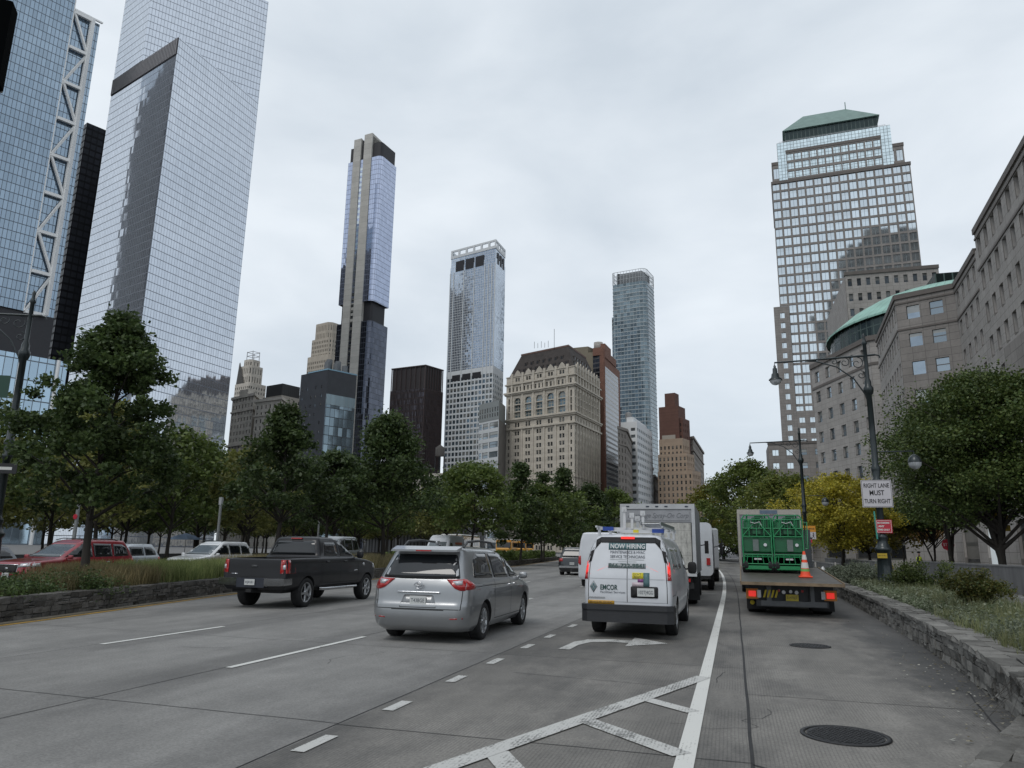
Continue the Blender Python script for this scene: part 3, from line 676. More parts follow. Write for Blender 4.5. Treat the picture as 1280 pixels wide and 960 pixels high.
for (a, c, z) in ((p0, p1, H1), (p1, p2, H1), (p2, p3, H1), (p4, p5, H2)):
    a, c = Vector(a), Vector(c); dd = (c-a).normalized(); nn = Vector((dd.y, -dd.x))
    for (za, zb, pr_) in ((z-.15, z+.55, .22), (z-.95, z-.7, .12), (z-4.9, z-4.65, .12)):
        b.box('cornice', [tuple(a+nn*pr_), tuple(c+nn*pr_), tuple(c-nn*.6), tuple(a-nn*.6)], za, zb)
b.wall(ccw([(p0[0]+1.0, p0[1]+.5), (p1[0]+.8, p1[1]+.7), (p2[0]+.8, p2[1]+.7), (p3[0]+.8, p3[1]), (p3[0]+40, p3[1]-1), (p0[0]+40, p0[1])]), 0, H1-.3, 0)
b.wall(ccw([(p4[0]+.8, p4[1]-.1), (p5[0]+.8, p5[1]), (p5[0]+28, p5[1]), (p4[0]+28, p4[1]-.1)]), 0, H2-.3, 0)
b.W.face([(*b.loc(p4), 0), (*b.loc((p4[0]+2, p4[1])), 0), (*b.loc((p4[0]+2, p4[1])), H2), (*b.loc(p4), H2)][::-1], None)
b.W.face([(*b.loc(p3), 0), (*b.loc(p4), 0), (*b.loc(p4), H1), (*b.loc(p3), H1)], [(0, 0), (.7, 0), (.7, H1), (0, H1)], 1)
b.W.face([(*b.loc((p4[0], p4[1])), H1), (*b.loc((p4[0]+3, p4[1])), H1), (*b.loc((p4[0]+3, p4[1])), H2), (*b.loc((p4[0], p4[1])), H2)][::-1], None, 1)
q = at_y(1271, 430, 74); dd = dn
b.box('pier', ccw([(q.x-.6, q.y+1.5), (q.x+3, q.y+1.5), (q.x+3, q.y-22), (q.x-1.7, q.y-22)]), 0, q.z)
b.done([S_WFC, S_WFC2], [G_WARP, G_MID], dict(cornice=S_GRAN, pier=S_WFC))
# ---- stepped tower beyond the right edge of the photograph, seen only as a reflection
b = Bld('stepped_tower', 'stepped granite tower seen as the dark reflection in the gridded tower', 'office tower', (60, 64))
for x0, z in ((28, 160), (36, 183), (45, 203), (54, 212), (62, 220)):
    b.grid((130, 64-(x0-28)*.04), (x0, 64-(x0-28)*.04), 40, z, int((130-x0)/3.4), int((z-40)/4.1), .62, .6, .4) if x0 == 62 else b.grid((x0+(9 if x0 < 60 else 0), 64.0-(x0-28)*.04), (x0, 64.0-(x0-28)*.04), 40, z, 3, int((z-40)/4.1), .62, .6, .4)
    b.wall([(x0, 25), (130, 25), (130, 63-(x0-28)*.04), (x0, 63-(x0-28)*.04)], 0, z-.1)
    b.W.face([(*b.loc((x0, 63)), z), (*b.loc((130, 63)), z), (*b.loc((130, 64)), z), (*b.loc((x0, 64)), z)]); 
b.done([S_WFC], [G_DARK], nmax=0)
# ---- glass tower pair (left), parallelogram base and trapezoid top
G4 = curtain('silver_glass_curtain', (.66, .7, .76), 1.55, 3.9, .14, .32, (.16, .175, .21), .88, .05, .012, .05)
L4, C4, R4 = at_z(142, 100, 235), at_z(223.6, 46, 235), at_z(323, 128, 235); Bk = (L4[0]+R4[0]-C4[0]-6, L4[1]+R4[1]-C4[1]); Fd = at_z(178, 75, 235)
b = Bld('glass_skyscraper', 'huge silvery glass skyscraper with a parallelogram lower roof and louvred top band', 'skyscraper', C4)
b.wall([L4, C4, R4, Bk], 0, 235); b.wall([L4, Fd, R4, Bk], 235.01, 298)
a, c = Vector(L4), Vector(C4); dd = (c-a).normalized(); nn = Vector((dd.y, -dd.x)); Ln = (c-a).length
b.box('louvre_band', [tuple(a+nn*.25), tuple(c+nn*.25), tuple(c-nn*.2), tuple(a-nn*.2)], 225.6, 234.6)
for k in range(44): 
    u0 = (k+.25)*Ln/44; p = a+dd*u0; q = a+dd*(u0+Ln/88); b.box('louvre', [tuple(p+nn*.55), tuple(q+nn*.55), tuple(q+nn*.26), tuple(p+nn*.26)], 225.8, 234.4)
b.done([G4], (), dict(louvre_band=plain('dark_louvre', (.04, .035, .04), .7), louvre=plain('pale_fin', (.3, .29, .3), .5)), wname='glass_facade')
# ---- braced tower, far left
G3 = curtain('blue_glass_curtain', (.3, .38, .46), 1.6, 4.2, .2, .34, (.07, .09, .12), .85, .06, .012, .1)
G3B = curtain('pale_glass_curtain', (.4, .52, .62), 3.1, 8.4, .3, .5, (.14, .17, .2), .9, .05, .02, .1)
HB = 245; dirw = Vector((cos(radians(66)), sin(radians(66)))); Rr = Vector(at_z(128, 30, HB)); Tl = Rr-dirw*12.4; Near = Rr-dirw*92; back = Vector((-.999, .048))
b = Bld('braced_skyscraper', 'blue glass skyscraper with white zigzag bracing down its corner', 'skyscraper', Rr)
b.wall(ccw([tuple(Near), tuple(Tl), tuple(Tl+back*150), tuple(Near+back*150)]), 97, 329)
b.wall(ccw([tuple(Tl+back*1.6), tuple(Rr+back*1.6), tuple(Rr+back*70), tuple(Tl+back*70)]), 97, HB, 0)
b.wall(ccw([tuple(Near+back*1), tuple(Rr+back*1), tuple(Rr+back*70), tuple(Near+back*70)]), 78, 97, 1)  # dark reflection across the facade, put into this band's colour
b.wall(ccw([tuple(Near-back*2), tuple(Rr+dirw*6-back*2), tuple(Rr+dirw*6+back*60), tuple(Near+back*60)]), 0, 78, 2)
sN = Vector((.048, .999))
b.box('added_dark_flank', ccw([tuple(Tl+back*3+sN*.5), tuple(Tl+back*150+sN*.5), tuple(Tl+back*150+sN*.05), tuple(Tl+back*3+sN*.05)]), 97, 300)  # dark overlay added on the unseen side to darken the silver skyscraper's reflection
b.box('added_dark_flank', ccw([tuple(Rr+back*3+sN*.5), tuple(Rr+back*70+sN*.5), tuple(Rr+back*70+sN*.05), tuple(Rr+back*3+sN*.05)]), 20, 244)
Wt = b.mb('brace')
def bar(pa, za, pb, zb, wd):
    p = Vector((*b.loc(pa), za)); q = Vector((*b.loc(pb), zb)); ax = (q-p).normalized(); s_ = Vector((back.x, back.y, 0)); t_ = ax.cross(s_).normalized(); h = wd/2
    V = [o+s_*i*h+t_*j*h for o in (p, q) for i, j in ((-1, -1), (1, -1), (1, 1), (-1, 1))]
    Wt.faces(V, [(0, 1, 2, 3), (7, 6, 5, 4), (0, 4, 5, 1), (1, 5, 6, 2), (2, 6, 7, 3), (3, 7, 4, 0)])
Lb = Tl+dirw*.3; Cb = Rr-dirw*4.2; bar(Cb, 97, Cb, HB, 1.6)
zs = [HB-1-k*(147/8) for k in range(9)]
for k, z in enumerate(zs):
    bar(Lb, z, Cb, z, 1.4)
    if k < 8: bar(*((Lb, z, Cb, zs[k+1]) if k % 2 == 0 else (Cb, z, Lb, zs[k+1])), .95)
bar(Lb, HB+.4, Rr, HB+.4, .8)
b.box('edge_fin', [tuple(Tl-dirw*.2-back*.25), tuple(Tl+dirw*.1-back*.25), tuple(Tl+dirw*.1), tuple(Tl-dirw*.2)], 97, 329)
for u in (-2, 12, 26, 40):
    for dz in (0,): p = Rr-dirw*u; Wt2 = b.mb('column'); x, y = b.loc(tuple(p-back*2.6)); Wt2.lathe([(.75, 0), (.75, 78)], (x, y, 0), 12)
b.done([G3, plain('dark_reflection_band', (.025, .025, .03), .5, 0, .1, 1), G3B], (), dict(added_dark_flank=curtain('added_ribbed_flank', (.016, .019, .027), 8.0, 4.2, 1.4, .5, (.05, .055, .07), .2, .5, .02, .5), brace=plain('pale_steel', (.8, .8, .79), .5, .1, .05), edge_fin=plain('pale_steel', (.42, .42, .42)), column=plain('pale_steel', (.42, .42, .42))), wname='glass_facade')
# ---- black slab tower between them
P1 = Vector(at_z(109, 153, 226)); dk = Vector((cos(radians(67)), sin(radians(67)))); bk2 = Vector((-dk.y, dk.x))
b = Bld('black_tower', 'black steel slab tower squeezed between the two glass skyscrapers', 'skyscraper', P1)
b.wall(ccw([tuple(P1), tuple(P1+dk*60), tuple(P1+dk*60+bk2*40), tuple(P1+bk2*40)]), 0, 226)
b.done([curtain('black_facade', (.018, .019, .025), 3, 3.9, .5, 1.1, (.008, .008, .011), .3, .35, .01, .3)], wname='facade')
# ---- slim concrete and glass tower
PL, PR = Vector(at_z(443, 176, 278)), Vector(at_z(465.6, 170, 278)); Wp = Vector(at_z(434.7, 216, 262)); Cn = Vector(at_z(475.5, 203.5, 262)); En = Vector(at_z(495, 217.5, 262))
def isect(px, py, P0, d0):
    r_ = ray(px, py); a_ = Vector((r_.x, r_.y)); den = a_.x*d0.y-a_.y*d0.x; t_ = (P0.x*d0.y-P0.y*d0.x)/den; return a_*t_
fr = (PR-PL).normalized(); sd = Vector((-fr.y, fr.x)); F0 = PL+sd*.5; Wp = isect(434.7, 216, F0, fr); Cn = isect(476, 203.5, F0, fr); En = isect(495, 217.5, Cn, sd); Bk = Wp+En-Cn
def rc(C, a, bdir, r, n=5):   # rounded corner points
    out = []
    for k in range(n+1):
        t = k/n; p = C-a*r*(1-t)**2+bdir*r*t**2; out.append((p.x, p.y))
    return out
fp = [tuple(Wp)]+rc(Cn, fr, sd, 3.5)+[tuple(En), tuple(Bk)]; fp = ccw(fp)
G12 = curtain('lilac_glass_curtain', (.47, .52, .66), 1.6, 3.6, .14, .3, (.14, .16, .22), .88, .05, .02, .07)
b = Bld('slender_tower', 'very slim tower of bare concrete core and lilac glass, tallest of the middle', 'skyscraper', PL)
b.wall(fp, 158, 262); b.wall(fp, 0, 144.5, 1);  # lower glass: the dark reflection of nearby buildings is put into its tint
ins = offset(fp, -1.8); b.box('mechanical_floor', ins, 144.5, 158); b.box('mechanical_floor', offset(fp, -.9), 262.01, 273)
cf = (PR-PL).normalized(); cn = Vector((-cf.y, cf.x)); cw = (PR-PL).length
# two concrete shafts with a slot between, and windows down the slot
def shaft(u0, u1, z0, z1a, z1b=None, d0=0, d1=22, part='concrete_core'):
    m = b.mb(part); q = [b.loc(tuple(PL+cf*u+cn*d)) for u, d in ((u0, d0), (u1, d0), (u1, d1), (u0, d1))]; zz = [z1a, z1a, z1b or z1a, z1b or z1a]
    for i in range(4): j = (i+1) % 4; w_ = hypot(q[j][0]-q[i][0], q[j][1]-q[i][1]); m.face([(*q[i], z0), (*q[j], z0), (*q[j], zz[j]), (*q[i], zz[i])], [(0, z0), (w_, z0), (w_, zz[j]), (0, zz[i])])
    m.face([(*q[i], zz[i]) for i in range(4)])
sw = cw*.40
shaft(0, sw, 0, 278.5, 276); shaft(cw-sw-.5, cw, 0, 280.5, 279); shaft(sw, cw-sw-.5, 0, 258, 258, .6); shaft(sw+.3, cw-sw-.8, 258, 277, 276, 1.2, 20, 'slot')
for k in range(64):
    z = 5+k*3.95
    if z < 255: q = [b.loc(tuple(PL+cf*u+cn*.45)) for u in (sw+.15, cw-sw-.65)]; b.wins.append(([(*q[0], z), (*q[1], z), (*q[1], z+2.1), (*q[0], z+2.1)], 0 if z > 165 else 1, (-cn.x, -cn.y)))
q = [PR, Vector(at_z(490, 187, 281))]; m = b.mb('parapet'); 
b.box('parapet', ccw([tuple(PR+cn*1), tuple(PR+cn*21), tuple(PR+cn*21-cf*1), tuple(PR+cn*1-cf*1)]), 273, 278.5)
b.done([G12, curtain('dark_reflection_curtain', (.1, .11, .14), 1.6, 3.6, .14, .3, (.06, .07, .09), .88, .05, .03, .2)], [G_BRIGHT, G_DARK], dict(mechanical_floor=plain('black_louvre', (.014, .014, .018), .6), concrete_core=stone('bare_concrete', (.47, .455, .42), 40, 3.9, .12, .6, .08), slot=plain('black_louvre', (.01, .01, .01)), parapet=stone('bare_concrete2', (.47, .455, .42), 3, 3, .1, .7, .08)), wname='glass_facade')
# ---- white framed tower
L, C, R = at_z(564, 314, 192), at_z(620, 299, 192), at_z(632, 312.5, 192); fpw = quad4(L, C, R)
GW = curtain('white_grid_curtain', (.46, .53, .62), 1.38, 1.68, .2, .22, (.58, .6, .62), .8, .08, .02, .12)
GWd = curtain('white_grid_side', (.42, .46, .5), 2.2, 3.35, .7, .7, (.42, .44, .45), .8, .1, .02, .25)
b = Bld('white_grid_tower', 'slim white framed residential tower with blue glass and three dark roof openings', 'apartment tower', C)
Lw = dist2(L, C); Lr = dist2(C, R)
b.wall(fpw, 110, 180, 0); b.wall(offset(fpw, -.3), 180, 188, 0)
fh = 3.35
b.holes(L, C, cols(Lw, 13, 2.1), rows(2, 31, fh, .6, 2.25), 0, 109.9, .25, 1, win=lambda i, j: (1 if (i*5+j*3) % 7 else 0)); b.holes(C, R, cols(Lr, 6, 1.6), rows(2, 31, fh, .8, 1.9), 0, 109.9, .25, 1, win=1); b.wall([(p[0]*.9995, p[1]*1.0008) for p in offset(fpw, -.6)], 0, 109, 1)
b.W.face([(*b.loc(p), 109.9) for p in fpw], None, 1)
# dark louvres and the open rooftop frame
a, c = Vector(L), Vector(C); dd = (c-a).normalized(); nn = Vector((dd.y, -dd.x))
for (u0, u1) in ((4.5, 11), (12.5, 19), (20.5, 27)):
    b.box('louvre', [tuple(a+dd*u0+nn*.2), tuple(a+dd*u1+nn*.2), tuple(a+dd*u1-nn*.2), tuple(a+dd*u0-nn*.2)], 176.5, 183.5)
    b.box('louvre', [tuple(a+dd*u0+nn*.2), tuple(a+dd*u1+nn*.2), tuple(a+dd*u1-nn*.2), tuple(a+dd*u0-nn*.2)], 103.5, 107.2)
sdv = (Vector(R)-c).normalized()
for (u0, u1) in ((3.5, 6), (8, 11), (13, 15.5)): 
    nn2 = Vector((sdv.y, -sdv.x)); b.box('louvre', [tuple(c+sdv*u0+nn2*.2), tuple(c+sdv*u1+nn2*.2), tuple(c+sdv*u1), tuple(c+sdv*u0)], 177, 184.5)
for poly_, z0, z1 in ((fpw, 186.2, 188.0), (fpw, 190.8, 192)):
    for i in range(4): 
        p, q = Vector(poly_[i]), Vector(poly_[(i+1) % 4]); e = (q-p).normalized(); nn3 = Vector((e.y, -e.x)); b.box('roof_frame', [tuple(p), tuple(q), tuple(q-nn3*.8), tuple(p-nn3*.8)], z0, z1)
for i in range(4):
    p, q = Vector(fpw[i]), Vector(fpw[(i+1) % 4]); n_ = 6 if (q-p).length > 25 else 4; e = (q-p).normalized(); nn3 = Vector((e.y, -e.x))
    for k in range(n_): r_ = p+(q-p)*k/n_; b.box('roof_frame', [tuple(r_), tuple(r_+e*1.3), tuple(r_+e*1.3-nn3*.8), tuple(r_-nn3*.8)], 188, 190.8)
for k in range(14): 
    u0 = Lw*k/13.0; u0 = min(u0, Lw-.4)
    if k in (0, 1, 4, 7, 10, 11, 12, 13): b.box('pilaster', [tuple(a+dd*u0+nn*.35), tuple(a+dd*(u0+.55)+nn*.35), tuple(a+dd*(u0+.55)-nn*.1), tuple(a+dd*u0-nn*.1)], 0, 176)
WHF = plain('white_aluminium', (.6, .62, .63), .5, 0, .05)
b.done([GW, WHF], [G_MID, pane('teal_window', (.12, .16, .19), .7, .06, (.2, .22, .22), .06, (1, 1), .03, .5)], dict(louvre=plain('black_louvre', (.014, .014, .018)), roof_frame=WHF, pilaster=WHF))
# lower white block in front of it
a, c, d_ = at_z(599, 506, 84), at_z(624, 500, 84), at_z(633, 508, 84)
b = Bld('white_block', 'lower white block with wide windows at the foot of the white framed tower', 'building', c)
fq = quad4(a, c, d_); Lq = dist2(a, c)
b.holes(a, c, cols(Lq, 8, 1.1), [(75, 77.2), (78, 80.6)], 73.2, 84, .3, 1, win=1)
b.holes(a, c, [(.5, 3.2), (4.2, 9.6), (10.6, Lq-.6)] if Lq > 12.5 else cols(Lq, 3, Lq/3-1), rows(0, 13, 5.6, 1.3, 3.4), 0, 73, .3, 0, win=0)
b.wall(offset(fq, -.45), 0, 72.8, 2); b.wall([p for p in offset(fq, -.5)], 73, 83.9, 1)
cc, rr = b.loc(c), b.loc(d_); b.W.face([(*cc, 0), (*rr, 0), (*rr, 73), (*cc, 73)], None, 2)
b.done([WHF, plain('grey_frame', (.25, .27, .27)), plain('grey_render', (.2, .19, .18), .8, 0, .1, .3)], [G_MID, G_DARK])
# ---- limestone setback tower
b = Bld('limestone_tower', 'pale limestone setback tower with chamfered top left of the slim tower', 'skyscraper', at_z(400, 404, 199))
def tier(xl, xc, xr, yl, yc, yr, H, ch=.0, z0=0):
    Lq, Cq, Rq = at_z(xl, yl, H), at_z(xc, yc, H), at_z(xr, yr, H); q = quad4(Lq, Cq, Rq)
    return q
LIM = stone('limestone', (.42, .375, .315), 30, 30, .0, 1, .1, joint=False)
base = Vector(at_z(403, 404, 199)); e1 = Vector((cos(radians(-18)), sin(radians(-18)))); e2 = Vector((-e1.y, e1.x))
def rect(u0, u1, v0, v1): return [tuple(base+e1*u+e2*v) for u, v in ((u0, v0), (u1, v0), (u1, v1), (u0, v1))]
def facs(q, z0, z1, bw, fh, ww, wh, sides=(0, 1), mi=0, win=0, rec=.4):
    for i in range(len(q)):
        a, c = q[i], q[(i+1) % len(q)]; Lq = dist2(a, c)
        if i in sides: b.holes(a, c, cols(Lq, max(1, int(Lq/bw)), ww), rows(z0, int((z1-z0)/fh), fh, (fh-wh)*.4, wh), z0, z1, rec, mi, win)
        else: b.W.face([(*b.loc(a), z0), (*b.loc(c), z0), (*b.loc(c), z1), (*b.loc(a), z1)], [(0, z0), (Lq, z0), (Lq, z1), (0, z1)], mi)
    b.W.face([(*b.loc(p), z1) for p in q], None, mi)
def cham(u0, u1, v0, v1, c): return [tuple(base+e1*u+e2*v) for u, v in ((u0, v0+c), (u0+c, v0), (u1-c, v0), (u1, v0+c), (u1, v1-c), (u1-c, v1), (u0+c, v1), (u0, v1-c))]
facs(cham(-11.5, 10.5, 0, 16, 3.2), 168, 199, 1.9, 7.5, .55, 5.2, (0, 1, 2, 3)); facs(cham(-13.5, 13.5, -1, 18, 2.5), 150, 184, 2.1, 4.1, .9, 2.4, (0, 1, 2, 3)); facs(cham(-16, 15, -2, 20, 2), 0, 168, 2.3, 4.1, 1, 2.3, (0, 1, 2, 3)); facs(cham(-21, 19, -3, 22, 1), 0, 118, 2.5, 4.1, 1.1, 2.3, (0, 1, 2, 3)); facs(cham(-31, 19, -4, 22, 1), 0, 96, 2.5, 4.1, 1.1, 2.3, (0, 1, 2, 3))
b.done([LIM], [G_DARK])
# ---- classical limestone pair and the tower behind, left of it
STO = stone('old_limestone', (.55, .51, .45), 2.5, 1.2, .05, .75, .14)
def classical(name, label, xl, xc, xr, ytop, H, bw=3.4, fh=4.0, mat=STO, ww=1.2, wh=2.2, corn=True, side=True, yr=None, yl=None, cat='building', group=None, nm=100, gm=None, wh2=None):
    global b
    Lq, Cq, Rq = at_z(xl, yl if yl else ytop+4, H), at_z(xc, ytop, H), at_z(xr, yr if yr else ytop+5, H); q = quad4(Lq, Cq, Rq)
    i0 = q.index(Lq); q = q[i0:]+q[:i0]
    b = Bld(name, label, cat, Cq, group)
    facs(q, 0, H, bw, fh, ww, wh, (0, 1))
    if corn: b.box('cornice', offset(q, .9), H-1.2, H+.3); b.box('cornice', offset(q, .6), H-9.5, H-8.7)
    return q
q = classical('classical_building', 'grey limestone office building with bracketed cornices beside the silver skyscraper', 291, 318, 327, 492, 88, yl=498, yr=500)
b.box('cornice', offset(q, 1.2), 58, 59.2); m = b.mb('pediment'); cN = Vector(q[0])*.5+Vector(q[1])*.5; b.box('pediment', ccw([tuple(cN+e1*-4), tuple(cN+e1*4), tuple(cN+e1*4+e2*4), tuple(cN+e1*-4+e2*4)]), 88.3, 92)
b.done([STO], [G_DARK], dict(cornice=STO, pediment=STO))
q = classical('classical_building', 'dark limestone building with corner turret behind the tall young tree', 320, 352, 372, 497, 82, yl=501, yr=512)
b.box('cornice', offset(q, 1.2), 48, 49.2); x, y = b.loc(q[2]); m = b.mb('turret'); cq = b.loc(q[2]); m.lathe([(3, 82), (3, 86), (3.4, 86.2), (2.6, 88), (1, 90), (.1, 91.5)], (*cq, 0), 16)
b.done([STO], [G_DARK], dict(cornice=STO, turret=STO))
c0 = Vector(at_z(304, 449, 160)); base = c0
b = Bld('pyramid_topped_tower', 'tall old tower under scaffold with a slanting slate side, left of centre', 'skyscraper', c0)
facs(cham(-9, 12, 0, 18, 1), 0, 138, 2.6, 4, 1.1, 2.2, (0, 1, 2, 3)); facs(cham(-7, 9, 1.5, 16, 2), 138, 154, 2.4, 7.8, .8, 5, (0, 1, 2, 3)); facs(cham(-4.5, 7, 3, 14, 2), 154, 160, 2.4, 5, .8, 3, (0, 1, 2, 3))
m = b.mb('slate_side'); pts = [b.loc(tuple(base+e1*u+e2*v)) for u, v in ((-9.2, -.15), (12.2, -.15), (-5, 1), (-9.2, 3))]
m.face([(*pts[0], 116), (*pts[1], 116), (*pts[2], 158), (*pts[3], 158)], [(0, 0), (21, 0), (3, 42), (0, 42)])
sc_ = b.mb('scaffold')
for u, v in ((-2, 5), (6, 5), (-2, 12), (6, 12)): x, y = b.loc(tuple(base+e1*u+e2*v)); sc_.tube([(x, y, 160), (x, y, 168)], .3, 6)
for z in (164, 167.5):
    P4 = [b.loc(tuple(base+e1*u+e2*v)) for u, v in ((-2, 5), (6, 5), (6, 12), (-2, 12), (-2, 5))]
    for p, q_ in zip(P4, P4[1:]): sc_.tube([(*p, z), (*q_, z)], .25, 6)
b.done([STO], [G_DARK], dict(slate_side=stone('slate_courses', (.1, .095, .09), 60, 1.1, .3, .5, .1), scaffold=STEEL))
base = Vector(at_z(341, 481, 92)); b = Bld('rooftop_house', 'pale rooftop block capped by a black box behind the corner turret', 'building', base)
facs(rect(-7, 9, 0, 14), 60, 85, 3, 5, 1.2, 1.8, (0, 1)); b.box('plant_box', rect(-6.2, 8.2, .5, 13), 85, 92)
b.done([plain('pale_brick', (.33, .3, .26), .8)], [G_DARK], dict(plant_box=curtain('black_panel', (.02, .02, .02), 1.4, 7, .15, .2, (.05, .05, .05), .2, .4)))
# ---- dark hotel
L, C, R = at_z(385.5, 467, 75), at_z(410, 462, 75), at_z(446, 469.5, 75); q = quad4(L, C, R); b = Bld('dark_hotel', 'charcoal hotel with small windows and a glass corner under a plain band', 'building', C)
Lh, Lr = dist2(L, C), dist2(C, R); Lx = Vector(L)-(Vector(C)-Vector(L)).normalized()*5
b.holes(tuple(Lx), C, [(1.2, 2.0), (4.5, 5.3), (7.6, 8.4), (10.6, 11.4), (14.4, 15.2)], rows(0, 18, 3.9, 1, 1.3), 0, 73.5, .2, 0, win=lambda i, j: 0 if (i*3+j*5) % 4 == 0 else 1, skip=lambda i, j, u, v: (i*7+j*3) % 5 == 0)
b.W.face([(*b.loc(C), 0), (*b.loc(R), 0), (*b.loc(R), 75), (*b.loc(C), 75)]); b.W.face([(*b.loc(tuple(Lx)), 73.5), (*b.loc(C), 73.5), (*b.loc(C), 75), (*b.loc(tuple(Lx)), 75)])
b.wall(offset(q, -.5), 0, 74.6); 
sv = (Vector(R)-Vector(C)).normalized(); sn = Vector((sv.y, -sv.x)); cV = Vector(C); b.box('glass_corner', ccw([tuple(cV+sn*.35), tuple(cV+sv*(Lr-.3)+sn*.35), tuple(cV+sv*(Lr-.3)-sn*.2), tuple(cV-sn*.2)]), 0, 60)
b.box('pale_band', ccw([tuple(cV+sn*.4), tuple(cV+sv*(Lr-.3)+sn*.4), tuple(cV+sv*(Lr-.3)-sn*.2), tuple(cV-sn*.2)]), 60, 64.5)
b.box('roof_edge', offset(q, .15), 75, 75.5)
m = b.mb('roof_plant')
for k in range(7): pc = Vector(q[0])*.3+Vector(C)*.7+(Vector(R)-cV)*(.08+k*.07)-sn*-3*0; x, y = b.loc(tuple(Vector(C)-sn*-0+(Vector(L)-cV)*(.2+.1*(k % 3))+(Vector(R)-cV)*(.1+k*.1))); m.cbox((x, y, 77.2+(k % 3)*.6), (1.8, 1.8, 3.2+(k % 3)))
CHAR = plain('charcoal_panel', (.03, .033, .04), .55, 0, .15, .4)
b.done([CHAR], [G_MID, G_DARK], dict(glass_corner=curtain('teal_curtain', (.2, .26, .3), 2.2, 3.9, .18, .3, (.03, .035, .04), .8, .07, .03, .25), pale_band=curtain('pale_band', (.25, .32, .35), 2.2, 5, .1, .1, (.1, .1, .1), .6, .2), roof_edge=plain('blue_trim', (.2, .35, .45), .4), roof_plant=plain('grey_plant', (.13, .14, .15), .6)))
# ---- brown finned tower
L, C, R = at_z(490, 462, 110), at_z(532, 457, 110), at_z(554, 463.5, 110); q = quad4(L, C, R); b = Bld('brown_finned_tower', 'boxy dark brown tower with vertical fins left of the white framed tower', 'office tower', C)
b.wall(q, 0, 96, 0); b.wall(offset(q, -.4), 96, 110, 1)
FIN = b.mb('fins'); 
for (p, q2) in ((Vector(L), Vector(C)), (Vector(C), Vector(R))):
    d = (q2-p); n_ = int(d.length/1.05); e = d.normalized(); nn = Vector((e.y, -e.x))
    for k in range(n_+1): r_ = p+e*(k*d.length/n_); b.box('fins', [tuple(r_-e*.14+nn*.45), tuple(r_+e*.14+nn*.45), tuple(r_+e*.14), tuple(r_-e*.14)], 0, 96)
    for k in range(0, 8): r_ = p+e*(k*d.length/7); b.box('fins', [tuple(r_-e*.14+nn*.15), tuple(r_+e*.14+nn*.15), tuple(r_+e*.14-nn*.5), tuple(r_-e*.14-nn*.5)], 96, 110)
b.box('roof_edge', offset(q, .3), 110, 110.6)
b.done([curtain('brown_glass', (.16, .16, .19), 1.05, 3.9, .1, 1.1, (.04, .032, .032), .7, .12, .06, .5), plain('black_brown_band', (.035, .029, .03), .6)], (), dict(fins=plain('brown_fin', (.075, .055, .053), .5, .2, .1), roof_edge=plain('brown_fin', (.075, .055, .053))), wname='facade')
# small roofs seen between
base = Vector(at_z(536, 585, 38)); b = Bld('old_stone_house', 'small old stone building showing above the trees below the brown tower', 'building', base)
facs(rect(-14, 10, 0, 16), 0, 34, 3.4, 4.2, 1.3, 2.1, (0, 1)); b.box('cornice', offset(rect(-14, 10, 0, 16), .8), 34, 35.2); b.done([STO], [G_DARK], dict(cornice=STO))
base = Vector(at_z(550, 565, 46)); b = Bld('water_tank', 'rooftop water tank on a frame beside the brown finned tower', 'water tank', base)
m = b.mb('tank'); m.lathe([(2.2, 44), (2.2, 48), (.2, 49.5)], n=20); lg = b.mb('leg'); 
for a in range(4): lg.tube([(2.2*cos(a*pi/2+.5), 2.2*sin(a*pi/2+.5), 30), (2.2*cos(a*pi/2+.5), 2.2*sin(a*pi/2+.5), 44)], .25, 6)
b.done([], (), dict(tank=plain('tank_grey', (.07, .065, .06), .8), leg=DARKM))
